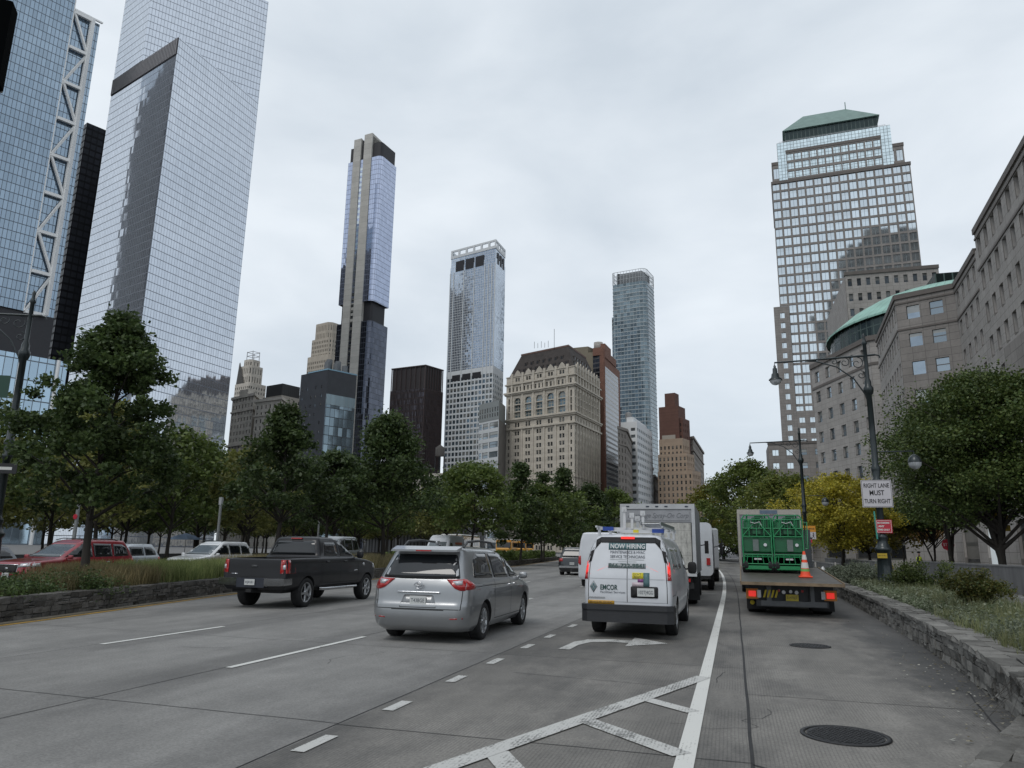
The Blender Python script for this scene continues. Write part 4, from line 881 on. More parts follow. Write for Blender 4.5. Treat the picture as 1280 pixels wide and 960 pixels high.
# ---- ornate terracotta building with mansard roof
L, C, R = at_z(633, 492, 92), at_z(718, 478, 92), at_z(750, 497, 92); q = quad4(L, C, R); Lq, Lr = dist2(L, C), dist2(C, R)
i0 = q.index(L); q = q[i0:]+q[:i0]
b = Bld('ornate_building', 'ornate cream terracotta building with steep dark mansard roof', 'office building', C)
TER = stone('cream_terracotta', (.52, .475, .405), 60, 1.3, .04, .85, .12); eb = 4.6; mb_ = (Lq-2*eb)/5
def ornate(a, c, n, eb, first):
    Lf = dist2(a, c); mid = (Lf-2*eb)/n; dbl = []; sg = [(eb*.5-.55, eb*.5+.55)]; 
    for k in range(n): x = eb+mid*(k+.5); dbl += ([(x-1.75, x-.25), (x+.25, x+1.75)] if mid > 6 else [(x-.95, x-.15), (x+.15, x+.95)])
    usd = sg+dbl+[(Lf-eb*.5-.55, Lf-eb*.5+.55)]
    arch = [(eb*.5-.6, eb*.5+.6)]+[(eb+mid*(k+.5)-mid*.3, eb+mid*(k+.5)+mid*.3) for k in range(n)]+[(Lf-eb*.5-.6, Lf-eb*.5+.6)]
    d, e = Vector(a), Vector(c); ee = (e-d).normalized(); nn = Vector((ee.y, -ee.x))
    b.holes(a, c, usd, rows(0, 17, 4.05, 1.2, 2.3), 0, 69.4, .55)
    b.holes(a, c, usd, [(70.8, 73.4)], 69.4, 75, .5)
    b.holes(a, c, arch, [(76.4, 79.8), (80.4, 84.0), (84.6, 88.2)], 75, 91, .9, win=lambda i, j: 1 if 0 < i < n+1 else 0)
    small = [u for k in range(n*3+2) for u in [(1.2+(Lf-2.4)*(k+.25)/(n*3+2), 1.2+(Lf-2.4)*(k+.75)/(n*3+2))]]
    b.holes(a, c, small, [(92.2, 95.0)], 91, 96.4, .6)
    b.holes(a, c, dbl, [(98.2, 100.4)], 96.4, 101.2, .6)
    # piers up the shaft, arches' heads, gables
    for k in range(n+1):
        x = eb+mid*k; w_ = .55 if mid > 6 else .4
        for z0, z1 in ((0, 69.2), (75.2, 90.6)): b.box('pier', [tuple(d+ee*(x-w_)+nn*.6), tuple(d+ee*(x+w_)+nn*.6), tuple(d+ee*(x+w_)), tuple(d+ee*(x-w_))], z0, z1)
        for z0, z1 in ((91.2, 103.2),): b.box('pinnacle', [tuple(d+ee*(x-.7)+nn*.7), tuple(d+ee*(x+.7)+nn*.7), tuple(d+ee*(x+.7)-nn*.3), tuple(d+ee*(x-.7)-nn*.3)], z0, z1)
    for k in range(n):
        x = eb+mid*(k+.5); m = b.mb('gable'); s_ = mid*.36
        pts = [(x-s_, 101.2), (x+s_, 101.2), (x+s_*.5, 103.6), (x, 105.0), (x-s_*.5, 103.6)]
        f0 = [(*b.loc(tuple(d+ee*u+nn*.25)), z) for u, z in pts]; f1 = [(*b.loc(tuple(d+ee*u-nn*.35)), z) for u, z in pts]; m.face(f0); m.face(f1[::-1])
        for i in range(5): j = (i+1) % 5; m.face([f0[j], f0[i], f1[i], f1[j]])
        # arch spandrels
        m = b.mb('arch'); hw = mid*.3
        for sg_ in (-1, 1):
            pts = [(x+sg_*hw, 88.3), (x+sg_*hw, 86.2), (x+sg_*hw*.8, 87.3), (x+sg_*hw*.5, 87.95), (x, 88.3)]; f0 = [(*b.loc(tuple(d+ee*u-nn*.2)), z) for u, z in pts]; m.face(f0 if sg_ < 0 else f0[::-1])
        # blueish spandrels inside the arch
        for za in (79.8, 84.0): b.box('spandrel', [tuple(d+ee*(x-hw)-nn*.5), tuple(d+ee*(x+hw)-nn*.5), tuple(d+ee*(x+hw)-nn*.8), tuple(d+ee*(x-hw)-nn*.8)], za, za+.6)
ornate(L, C, 5, 4.6, True); ornate(C, R, 8, 3.2, False)
for i in (2, 3):
    a, c = q[i], q[(i+1) % 4]; b.W.face([(*b.loc(a), 0), (*b.loc(c), 0), (*b.loc(c), 101), (*b.loc(a), 101)], [(0, 0), (50, 0), (50, 101), (0, 101)])
for z, o_, h_ in ((69.4, .9, .9), (75.0, 1.3, .8), (74.2, .8, .8), (91.0, 1.5, .9), (90.2, .9, .8), (96.4, .9, .7), (101.2, .35, .5), (40, .35, .4)): b.box('cornice', offset(q, o_), z, z+h_)
e0 = [b.loc(p) for p in offset(q, -1.2)]; e1_ = [b.loc(p) for p in offset(q, -7.2)]; m = b.mb('mansard_roof')
for i in range(4): j = (i+1) % 4; m.face([(*e0[i], 101.7), (*e0[j], 101.7), (*e1_[j], 116.2), (*e1_[i], 116.2)], [(0, 0), (50, 0), (44, 15), (6, 15)])
m.face([(*p, 116.2) for p in e1_]); b.box('ridge', offset(q, -6.9), 115.9, 116.9); b.box('ridge', offset(q, -12), 116.9, 118.2)
for (a, c, n_) in ((L, C, 9), (C, R, 8)):
    d, e = Vector(a), Vector(c); Lf = (e-d).length; ee = (e-d).normalized(); nn = Vector((ee.y, -ee.x))
    for k in range(n_):
        for lv, (z, ins_) in enumerate(((103.5, 2.2), (107.6, 3.8))):
            if lv and k in (0, n_-1): continue
            x = 5+(Lf-10)*(k+.5)/n_; p = d+ee*x-nn*ins_; x_, y_ = b.loc(tuple(p)); m = b.mb('dormer'); s_ = 1.0
            P_ = [tuple(p-ee*s_), tuple(p+ee*s_), tuple(p+ee*s_-nn*2.5), tuple(p-ee*s_-nn*2.5)]; b.box('dormer', P_, z, z+2.6)
            P_ = [tuple(p-ee*.6+nn*.05), tuple(p+ee*.6+nn*.05), tuple(p+ee*.6-nn*.5), tuple(p-ee*.6-nn*.5)]; b.box('dormer_window', P_, z+.5, z+2.0)
x, y = b.loc(tuple(Vector(C)*.72+Vector(L)*.28+Vector((-2, 8)))); m = b.mb('mast'); m.tube([(x, y, 116), (x, y, 128)], .14, 6)
for k in range(5): m.tube([(x-12+k*2.1, y, 117), (x-12+k*2.1, y, 121-(k % 2))], .12, 6)
SLATE = stone('dark_slate', (.065, .056, .052), 1.2, .6, .08, .6, .2)
b.done([TER], [G_DARK, pane('teal_arch_window', (.2, .27, .3), .7, .08, (.3, .29, .25), .12, (2, 2), .05, .3)],
       dict(pier=TER, pinnacle=TER, gable=TER, arch=TER, cornice=TER, mansard_roof=SLATE, ridge=plain('reddish_ridge', (.14, .085, .07), .7), dormer=SLATE, dormer_window=plain('dormer_glass', (.02, .02, .022), .2), mast=DARKM, spandrel=plain('teal_spandrel', (.11, .14, .15), .6)))
# ---- brick slab with dark glass end, behind it
Hk = 124; C = at_z(752.5, 438, Hk); L = at_z(728, 443, Hk); R = at_z(774.5, 459, Hk); q = quad4(L, C, R); i0 = q.index(L); q = q[i0:]+q[:i0]
BRICK = stone('red_brick', (.2, .105, .078), 60, .6, .06, .8, .12); b = Bld('brick_slab', 'narrow brick slab tower with striped side and dark balconied end', 'apartment tower', C)
Lf, Lr = dist2(L, C), dist2(C, R); d, e = Vector(C), Vector(R); ee = (e-d).normalized(); nn = Vector((ee.y, -ee.x)); el = (Vector(C)-Vector(L)).normalized(); nl = Vector((el.y, -el.x))
b.wall(q, 0, Hk-3, 0); b.box('brick_end', ccw([tuple(d-el*1.6+nn*.1+nl*.5), tuple(d+nn*1.3+nl*.5), tuple(d+nn*1.3-nl*1), tuple(d-el*1.6-nl*1)]), 0, Hk+1)
b.box('brick_end', ccw([tuple(d+nn*.2+nl*.3), tuple(d+nn*.5+ee*Lr*.12), tuple(d+ee*Lr*.12-nn*6), tuple(d-nn*6)]), Hk-3, Hk+2); b.box('brick_end', ccw([tuple(d+ee*Lr*.12+nn*.5), tuple(d+ee*Lr*.45+nn*.5), tuple(d+ee*Lr*.45-nn*6), tuple(d+ee*Lr*.12-nn*6)]), Hk-3, Hk+6)
b.box('brick_end', ccw([tuple(d+ee*Lr*.45+nn*.5), tuple(d+ee*Lr*.75+nn*.5), tuple(d+ee*Lr*.75-nn*6), tuple(d+ee*Lr*.45-nn*6)]), Hk-3, Hk+2)
b.box('striped_side', ccw([tuple(d+ee*Lr*.1+nn*.45), tuple(d+ee*Lr*.86+nn*.45), tuple(d+ee*Lr*.86), tuple(d+ee*Lr*.1)]), 0, Hk-9)
b.box('balcony_face', ccw([tuple(Vector(L)+nl*.4), tuple(d-el*1.65+nl*.4), tuple(d-el*1.65), tuple(Vector(L))]), 0, Hk-1.5)
b.done([BRICK], (), dict(brick_end=BRICK, striped_side=curtain('white_striped', (.12, .13, .15), 60, 3.05, .0, 1.35, (.43, .42, .4), .7, .1, .01, .2), balcony_face=curtain('dark_balconies', (.03, .034, .045), 3.4, 3.05, .2, .9, (.075, .072, .075), .5, .15, .03, .5)))
q0, q1 = at_z(715, 435, 128), at_z(735, 433, 128); b = Bld('tan_tower', 'tan windowless tower top peeping over the mansard roof', 'building', q0); b.wall(ccw([q0, q1, (q1[0]+6, q1[1]+16), (q0[0], q0[1]+16)]), 0, 128); q1b = at_z(741, 440, 124); b.wall(ccw([q1, q1b, (q1b[0]+4, q1b[1]+14), (q1[0], q1[1]+14)]), 0, 124)
b.done([plain('tan_render', (.2, .175, .13), .8, 0, .1, .1)])
wt = at_y(748, 439, 452); wt2 = at_y(748, 427, 452); b = Bld('water_tank', 'pale round rooftop water tank beside the brick slab peak', 'water tank', wt)
m = b.mb('tank'); m.lathe([(2.7, wt.z-9), (2.7, wt.z), (2.9, wt.z), (2.9, wt2.z-.8), (.2, wt2.z)], n=20); b.done([], (), dict(tank=plain('tank_pale', (.36, .34, .31), .8, 0, .15, .8)))
# ---- curved glass tower
Hc = 226; L, C, R = at_z(765, 357, Hc), at_z(807, 350, Hc), at_z(818, 362, Hc); C = Vector(C); L = Vector(L); R = Vector(R); fr = (C-L).normalized(); sd = (R-C).normalized(); Bk = L+R-C
def rpoly(r): return ccw(rc(L, (L-Bk).normalized(), fr, 2.5)+rc(C, fr, sd, r, 7)+rc(R, sd, -fr, 2.5)+[tuple(Bk)])
fp = rpoly(6.0); b = Bld('curved_tower', 'round cornered pale banded glass tower with open lattice crown', 'apartment tower', C)
b.wall(fp, 0, Hc, 0); b.wall(ccw([tuple(L-fr*1.6+sd*3), tuple(L+sd*3), tuple(Bk), tuple(Bk-fr*1.6)]), 0, 198, 0)
for k in range(1, 67):
    z = k*3.38; b.box('floor_band', offset(fp, .22), z-.22, z+.2, bottom=True) if k % 1 == 0 else None
b.wall(offset(fp, -4.5), Hc, 237, 1)
n = len(fp)
for z in (230, 233.6, 237.2): 
    for i in range(n):
        p, q_ = fp[i], fp[(i+1) % n]; cm = b.mb('crown_lattice'); cm.tube([(*b.loc(p), z), (*b.loc(q_), z)], .22, 5, sm=False)
Pp = []; 
for i in range(n):
    p, q_ = Vector(fp[i]), Vector(fp[(i+1) % n]); k_ = max(1, int((q_-p).length/2.6))
    for k in range(k_): Pp.append(p+(q_-p)*k/k_)
for p in Pp: b.mb('crown_lattice').tube([(*b.loc(tuple(p)), Hc), (*b.loc(tuple(p)), 237.2)], .17, 5, sm=False)
b.done([curtain('banded_glass', (.15, .19, .21), 2.9, 3.38, .22, .5, (.32, .36, .37), .85, .07, .045, .35), plain('grey_plant_box', (.16, .17, .18), .5, .3)], (), dict(floor_band=plain('pale_band_metal', (.36, .39, .4), .45, .3), crown_lattice=plain('lattice_metal', (.38, .4, .41), .5, .2)), wname='glass_facade')
# ---- lower buildings down the street
TAN = stone('tan_brick', (.36, .275, .205), 60, .8, .03, .9, .12); TAN2 = stone('grey_tan_stone', (.25, .225, .2), 3, 1.2, .04, .8, .12); RED = stone('rust_brick', (.125, .066, .052), 60, .8, .03, .9, .1)
q = classical('white_building', 'small white modern building with square windows in front of the curved tower', 776, 796, 815, 526.5, 78, bw=4.4, fh=4.2, ww=3.0, wh=1.9, corn=False, yl=528.5, yr=540); 
b.box('upper_storey', offset(q, -3), 78, 81.5); m = b.mb('tank'); tp_ = b.loc(tuple(Vector(q[1])+Vector((-6, 8)))); m.lathe([(1.9, 81), (1.9, 84), (1.3, 85), (.2, 85.3)], (*tp_, 0), 16)
b.done([plain('white_render', (.68, .7, .71), .6, 0, .04)], [G_MID], dict(upper_storey=plain('white_render', (.68, .7, .71)), tank=plain('tank_grey_white', (.22, .22, .22))))
q = classical('tan_building', 'weathered tan stone building squeezed beside the striped brick slab', 772, 783, 794, 537, 66, bw=3.2, fh=4, ww=1.2, wh=2.2, yl=533, yr=561, mat=TAN2); b.done([TAN2], [G_DARK], dict(cornice=TAN2))
q = classical('grey_building', 'long grey building with banded windows below the white building', 791.5, 795, 816, 571, 60, bw=3.4, fh=4.2, ww=2.4, wh=1.8, yl=571.5, yr=586, mat=TAN2); b.done([plain('grey_concrete', (.13, .13, .125), .8, 0, .15, .2)], [G_DARK], dict(cornice=TAN2))
q = classical('small_brick_building', 'narrow brown building at the foot of the curved glass tower', 815, 818, 823, 594, 50, bw=3, fh=4, ww=1.2, wh=2, yl=594.5, yr=600); b.done([TAN2], [G_DARK], dict(cornice=TAN2))
base = Vector(at_z(838, 497, 100)); b = Bld('rust_brick_tower', 'rust brown brick tower with stepped blank top at the end of the street', 'building', base)
facs(rect(-4, 3, 0, 7), 88, 103, 30, 30, 1, 1, ()); facs(rect(-8, 5.5, -1, 11), 0, 94, 2.8, 4, .9, 1.8, ()); facs(rect(-8.5, 7.5, 1, 13), 0, 86, 2.8, 4, .9, 1.8, (0, 1)); b.done([RED], [G_DARK])
base = Vector(at_z(853, 547.5, 72)); b = Bld('tan_brick_building', 'stepped tan brick building in front of the rust brown tower', 'building', base)
facs(rect(-16, 0, 0, 12), 0, 72, 2.6, 3.8, 1.1, 2.2, (0, 1)); facs(rect(-16, 3.2, -2, 11), 0, 62, 2.6, 3.8, 1.1, 2.2, (0, 1)); facs(rect(-16, 7, -3.4, 11), 0, 51, 2.6, 3.8, 1.1, 2.2, (0, 1)); b.box('parapet', rect(-15, -6, 3, 8), 72, 75)
b.done([TAN], [G_DARK], dict(parapet=plain('pale_brick', (.33, .3, .26))))
q = classical('classical_building', 'rounded grey stone building last on the right side of the far street', 850, 866, 879, 546, 76, bw=3.3, fh=4.1, ww=1.3, wh=2.3, yl=549, yr=566); b.done([TAN2], [G_DARK], dict(cornice=TAN2))
# dark low glass wall behind the trees (memorial side) and low building by the right trees
p0, p1 = at_z(455, 652, 6), at_z(545, 650, 6)
b = Bld('fluted_pavilion', 'low dark fluted pavilion behind the median trees', 'building', p0)
b.wall(ccw([p0, (p1[0], p1[1]), (p1[0], p1[1]+25), (p0[0], p0[1]+25)]), 0, 6); b.done([curtain('fluted_metal', (.1, .1, .105), .9, 20, .35, .1, (.03, .03, .032), .3, .4, .02, .3)])
b = Bld('lobby_wall', 'shaded granite street wall with bright lobby window behind the right trees', 'building', (12, 96))
b.holes((11, 118), (24.1, 96), [(3, 7), (9, 13), (15, 18)], [(1, 5)], 0, 9, .3, win=0); b.holes((24.1, 96), (27.5, 62), [(2, 6), (8, 12), (15, 19), (22, 26)], [(.8, 5)], 0, 9, .3, win=lambda i, j: 2 if i == 1 else 0)
b.done([S_WFC2], [G_DARK, G_MID, plain('lit_lobby_glass', (.55, .6, .62), .4, emits=.35, var=0)])
# ================================================================ VEHICLES
def pchip(pts):
    pts = sorted(pts); x = [p[0] for p in pts]; y = [p[1] for p in pts]; n = len(x)
    h = [x[i+1]-x[i] for i in range(n-1)]; d = [(y[i+1]-y[i])/h[i] for i in range(n-1)]; m = [d[0]]+[0]*(n-2)+[d[-1]]
    for i in range(1, n-1):
        if d[i-1]*d[i] > 0: w1 = 2*h[i]+h[i-1]; w2 = h[i]+2*h[i-1]; m[i] = (w1+w2)/(w1/d[i-1]+w2/d[i])
    def f(t):
        if t <= x[0]: return y[0]
        if t >= x[-1]: return y[-1]
        i = 0
        while t > x[i+1]: i += 1
        s = (t-x[i])/h[i]; a = (1+2*s)*(1-s)**2; b = s*(1-s)**2; c = s*s*(3-2*s); e = s*s*(s-1)
        return a*y[i]+b*h[i]*m[i]+c*y[i+1]+e*h[i]*m[i+1]
    return f
M_GLASS = plain('tinted_glass', (.012, .014, .016), .03, 0, 0, spec=.7)
M_SHIELD = plain('windscreen_glass', (.16, .18, .19), .05, .5, .1, .8)
M_RED = plain('red_lamp', (.35, .012, .012), .12, 0, 0, coat=.6); M_REDON = plain('lit_red_lamp', (.95, .04, .03), .2, 0, 0, emits=.45)
M_CLEAR = plain('clear_lamp', (.55, .56, .58), .15, .3, 0, coat=.5); M_AMBER = plain('amber_lamp', (.7, .25, .02), .2, 0, 0)
M_CHROME = plain('chrome', (.62, .63, .65), .12, 1, .05); M_TYRE = plain('tyre_rubber', (.014, .014, .015), .8, 0, .25, 14)
M_RIM = plain('alloy_rim', (.42, .43, .44), .28, .85, .08, 10); M_SEAM = plain('panel_gap', (.01, .01, .01), .8, 0, 0)
M_PLATE = plain('number_plate', (.52, .53, .52), .5, 0, .05); M_INK = plain('dark_lettering', (.02, .03, .05), .6, 0, 0); M_GREYP = plain('grey_plastic', (.05, .052, .055), .6, 0, .15, 8)
def paint(name, c, metal=.35, rough=.3, coat=.8): return plain(name, c, rough, metal, .07, 1.3, coat=coat)
class Car:
    def __init__(s, name, label, cat, body, mat, wheels, L, arch=True, extra_cut=None, group=None, zn=3):
        s.t = thing(name, label, cat, group=group); s.L = L
        F = pchip(body['front']); R = pchip(body['rear']); W = pchip(body['hw'])
        rfx = pchip(body.get('rfx', [(0, .35), (3, .35)])); rfy = pchip(body.get('rfy', [(0, .3), (3, .3)])); rrx = pchip(body.get('rrx', [(0, .2), (3, .2)])); rry = pchip(body.get('rry', [(0, .15), (3, .15)]))
        s.F, s.R, s.W, s.rfx, s.rfy, s.rrx, s.rry = F, R, W, rfx, rfy, rrx, rry; zt = body['zt']; brk = sorted(set([z for z, _ in body['front']+body['rear']+body['hw'] if z <= zt]+[zt])); zs = []
        for a, b_ in zip(brk, brk[1:]):
            k = max(1, min(zn, int((b_-a)/.02))); zs += [a+(b_-a)*i/k for i in range(k)]
        zs.append(zt); pw = body.get('pow', 2.4); tap = body.get('taper', .05)
        def outline(z, ins=0):
            yr, yf, w_ = R(z)+ins, F(z)-ins, W(z)-ins*body.get('cx', 1); a1, b1, a2, b2 = min(rrx(z), w_*.9), rry(z), min(rfx(z), w_*.9), rfy(z); H = []
            for k in range(5): H.append((w_-a1)*k/5 and ((w_-a1)*k/5, yr) or (0.0001*k, yr))
            for k in range(8): t = k/8*pi/2; H.append((w_-a1+a1*abs(sin(t))**(2/pw), yr+b1-b1*abs(cos(t))**(2/pw)))
            for k in range(24): H.append((w_, yr+b1+(yf-b2-yr-b1)*k/24))
            for k in range(8): t = k/8*pi/2; H.append((w_-a2+a2*abs(cos(t))**(2/pw), yf-b2+b2*abs(sin(t))**(2/pw)))
            for k in range(5): H.append(((w_-a2)*(1-k/5), yf+(.0)))
            H.append((0, yf)); ym = (yr+yf)/2; hl = (yf-yr)/2
            bf = body.get('bow', .0)
            H = [(x*(1-tap*max(0, abs((y-ym)/hl))**4), y) for x, y in H]
            if bf: H = [(x, y-(bf*(x/w_)**2 if y > ym else -bf*.5*(x/w_)**2)) for x, y in H]
            return H+[(-x, y) for x, y in H[1:-1]][::-1]
        rings = [[(x, y, z) for x, y in outline(z)] for z in zs]
        cr, ci = body.get('crown', .06), body.get('cin', .45)
        for k in range(1, 7):
            a = k/6*pi/2; rings.append([(x, y, zt+cr*sin(a)) for x, y in outline(zt, ci*(1-cos(a)))])
        n = len(rings[0]); V = [p for r_ in rings for p in r_]; Fc = [(i*n+k, i*n+(k+1) % n, (i+1)*n+(k+1) % n, (i+1)*n+k) for i in range(len(rings)-1) for k in range(n)]
        Fc.append(tuple(range(n))[::-1]); Fc.append(tuple(range((len(rings)-1)*n, len(rings)*n)))
        me = bpy.data.meshes.new('body'); me.from_pydata(V, [], Fc); me.materials.append(mat); me.materials.append(BLACK)
        bm = bmesh.new(); bm.from_mesh(me); bmesh.ops.recalc_face_normals(bm, faces=bm.faces); s.bvh = BVHTree.FromBMesh(bm); bm.to_mesh(me); bm.free()
        o = link('body', me, s.t); s.body = o
        cuts = MB(); cmi = 1
        if arch:
            for y, r_ in wheels:
                for sx in (-1, 1): cuts.lathe([(r_*1.13, -.19 if sx > 0 else -.35), (r_*1.13, .35 if sx > 0 else .19)], (sx*(W(r_*1.5)-.06), y, r_), 36, 'x', 1, False)
        if extra_cut: extra_cut(cuts)
        if cuts.f:
            co = cuts.build('c', [mat, BLACK], weld=False); md = o.modifiers.new('b', 'BOOLEAN'); md.object = co; md.solver = 'EXACT'; md.use_self = True
            bpy.context.view_layer.update(); dg = bpy.context.evaluated_depsgraph_get(); nm = bpy.data.meshes.new_from_object(o.evaluated_get(dg)); o.modifiers.clear(); o.data = nm; nm.name = 'body'; bpy.data.objects.remove(co)
        o.data.polygons.foreach_set('use_smooth', [True]*len(o.data.polygons)); o.data.set_sharp_from_angle(angle=radians(38))
    def decal(s, name, poly, side, mat, off=.006, step=.12, parent=None, rnd=0, skirt=True, multi=None):
        polys = multi or [poly]; bm = bmesh.new(); dr = dict(R=Vector((-1, 0, 0)), L=Vector((1, 0, 0)), B=Vector((0, 1, 0)), F=Vector((0, -1, 0)), T=Vector((0, 0, -1)))[side]
        for pl in polys:
            if rnd: pl = round_poly(pl, rnd)
            bm.faces.new([bm.verts.new((p[0], p[1], 0)) for p in pl])
        xs = [v.co.x for v in bm.verts]; ys = [v.co.y for v in bm.verts]
        for ax, lo, hi in ((0, min(xs), max(xs)), (1, min(ys), max(ys))):
            k = int((hi-lo)/step)
            for i in range(1, k+1):
                pt = Vector((0, 0, 0)); pt[ax] = lo+(hi-lo)*i/(k+1); no = Vector((0, 0, 0)); no[ax] = 1
                bmesh.ops.bisect_plane(bm, geom=bm.verts[:]+bm.edges[:]+bm.faces[:], plane_co=pt, plane_no=no, dist=1e-5)
        bmesh.ops.triangulate(bm, faces=bm.faces[:])
        for v in bm.verts:
            a, b_ = v.co.x, v.co.y
            if name in ('side_window', 'windscreen', 'rear_window'):
                if side in 'RL': a = max(s.R(b_)+s.rry(b_)*.75+.03, min(a, s.F(b_)-s.rfy(b_)*.8-.04))
                else: lim = s.W(b_)-(s.rfx(b_)*.55 if side == 'F' else s.rrx(b_)*.6)-.02; a = max(-lim, min(lim, a))
            o = dict(R=Vector((5, a, b_)), L=Vector((-5, a, b_)), B=Vector((a, -5, b_)), F=Vector((a, 15, b_)), T=Vector((a, b_, 6)))[side]
            hit = s.bvh.ray_cast(o, dr)
            if hit[0] is None:
                q = {'R': Vector((1, a, b_)), 'L': Vector((-1, a, b_)), 'B': Vector((a, .1, b_)), 'F': Vector((a, s.L, b_)), 'T': Vector((a, b_, 1.6))}[side]; hit = s.bvh.find_nearest(q)
            v.co = hit[0]-dr*off
        bm.normal_update()
        fl = [f for f in bm.faces if f.normal.dot(dr) > 0]
        if fl: bmesh.ops.reverse_faces(bm, faces=fl)
        if skirt:
            be = [e for e in bm.edges if e.is_boundary]; ret = bmesh.ops.extrude_edge_only(bm, edges=be)
            for v in [g_ for g_ in ret['geom'] if isinstance(g_, bmesh.types.BMVert)]: v.co += dr*(off+.006)
            for f in bm.faces: f.smooth = len(f.verts) == 3
        me = bpy.data.meshes.new(name); bm.to_mesh(me); bm.free(); me.materials.append(mat); return link(name, me, parent or s.t)
    def seams(s, lines, side, wd=.012, mat=None, name='door_seams', off=.003):
        pl = []
        for ln in lines:
            for p, q in zip(ln, ln[1:]):
                dx, dy = q[0]-p[0], q[1]-p[1]; L_ = hypot(dx, dy); nx, ny = -dy/L_*wd/2, dx/L_*wd/2
                pl.append([(p[0]-nx, p[1]-ny), (q[0]-nx, q[1]-ny), (q[0]+nx, q[1]+ny), (p[0]+nx, p[1]+ny)])
        return s.decal(name, None, side, mat or M_SEAM, off, .1, multi=pl, skirt=False)
    def text(s, txt, size, x, z, side, mat, width=None, bold=0, off=.012, parent=None, italic=0, spacing=1):
        me = text_obj(txt, size, 'lettering', mat, bold=bold, width=width, italic=italic, spacing=spacing)
        for v in me.vertices:
            a, b_ = v.co.x+x, v.co.y+z
            if side == 'B': h = s.bvh.ray_cast(Vector((a, -5, b_)), Vector((0, 1, 0))); v.co = Vector((a, (h[0].y if h[0] else 0)-off, b_))
            else: h = s.bvh.ray_cast(Vector((5, a, b_)), Vector((-1, 0, 0))); v.co = Vector(((h[0].x if h[0] else 1)+off, a, b_))
        return link('lettering', me, parent or s.t)
    def plate(s, x, z, side='B', txt='', w=.305, h=.152, y=None, mat=None):
        if y is None:
            o = Vector((x, -5 if side == 'B' else 15, z)); y = s.bvh.ray_cast(o, Vector((0, 1 if side == 'B' else -1, 0)))[0].y
        sg = -1 if side == 'B' else 1; m = MB(); m.cbox((0, 0, 0), (w, .012, h)); p = m.build('number_plate', mat or M_PLATE, s.t); p.location = (x, y+sg*.022, z)
        if txt: t_ = link('lettering', text_obj(txt, h*.62, 'lettering', M_INK, width=w*.84), p); t_.location = (0, sg*.009, -.005); t_.rotation_euler = (pi/2, 0, 0 if side == 'B' else pi)
        return p
    def wheels(s, ys, r, w_, hw, style='five'):
        for y in ys:
            for sx in (1, -1):
                t, rm = wheel_mesh(r, w_, style); o = link('wheel', t, s.t); o.location = (sx*(hw-w_/2-.02), y, r); o.rotation_euler = (0.37*y, 0, 0 if sx > 0 else pi)
                link('rim', rm, o)
    def mirrors(s, y, z, hw, mat, size=(.2, .1, .15), arm=True):
        for sx in (1, -1):
            m = MB(); M = Matrix.Translation((sx*(hw+size[0]*.45), y, z)); blob(m, M, size); 
            if arm: m.tube([(sx*(hw-.1), y+.03, z-.04), (sx*(hw+size[0]*.4), y+.02, z-.02)], .022, 6)
            m.build('mirror', mat, s.t)
    def under(s, y0, y1, hw, z=.28):
        m = MB(); m.box(-hw, hw, y0, y1, z-.09, z+.1); m.build('underbody', BLACK, s.t)
    def place(s, x, y, rz=0.0):
        s.t.location = (x, y, 0); s.t.rotation_euler = (0, 0, rz); return s
def blob(m, M, size, n=12, pw=.6, mi=0):
    V = []; rows_ = 8
    for i in range(rows_+1):
        ph = -pi/2+pi*i/rows_
        for k in range(n):
            th = 2*pi*k/n; f = lambda v: math.copysign(abs(v)**pw, v)
            V.append(M @ Vector((f(cos(ph))*f(cos(th))*size[0]/2, f(cos(ph))*f(sin(th))*size[1]/2, f(sin(ph))*size[2]/2)))
    m.faces(V, [(i*n+k, i*n+(k+1) % n, (i+1)*n+(k+1) % n, (i+1)*n+k) for i in range(rows_) for k in range(n)], mi, True)
def round_poly(p, r, n=4):
    out = []; N_ = len(p)
    for i in range(N_):
        a, b_, c = Vector(p[i-1]), Vector(p[i]), Vector(p[(i+1) % N_]); u_ = (a-b_); v_ = (c-b_); rr = min(r, u_.length*.4, v_.length*.4); u_ = u_.normalized()*rr; v_ = v_.normalized()*rr
        for k in range(n+1): t = k/n; q = b_+u_*(1-t)**2+v_*t**2; out.append((q.x, q.y))
    return out
_wm = {}
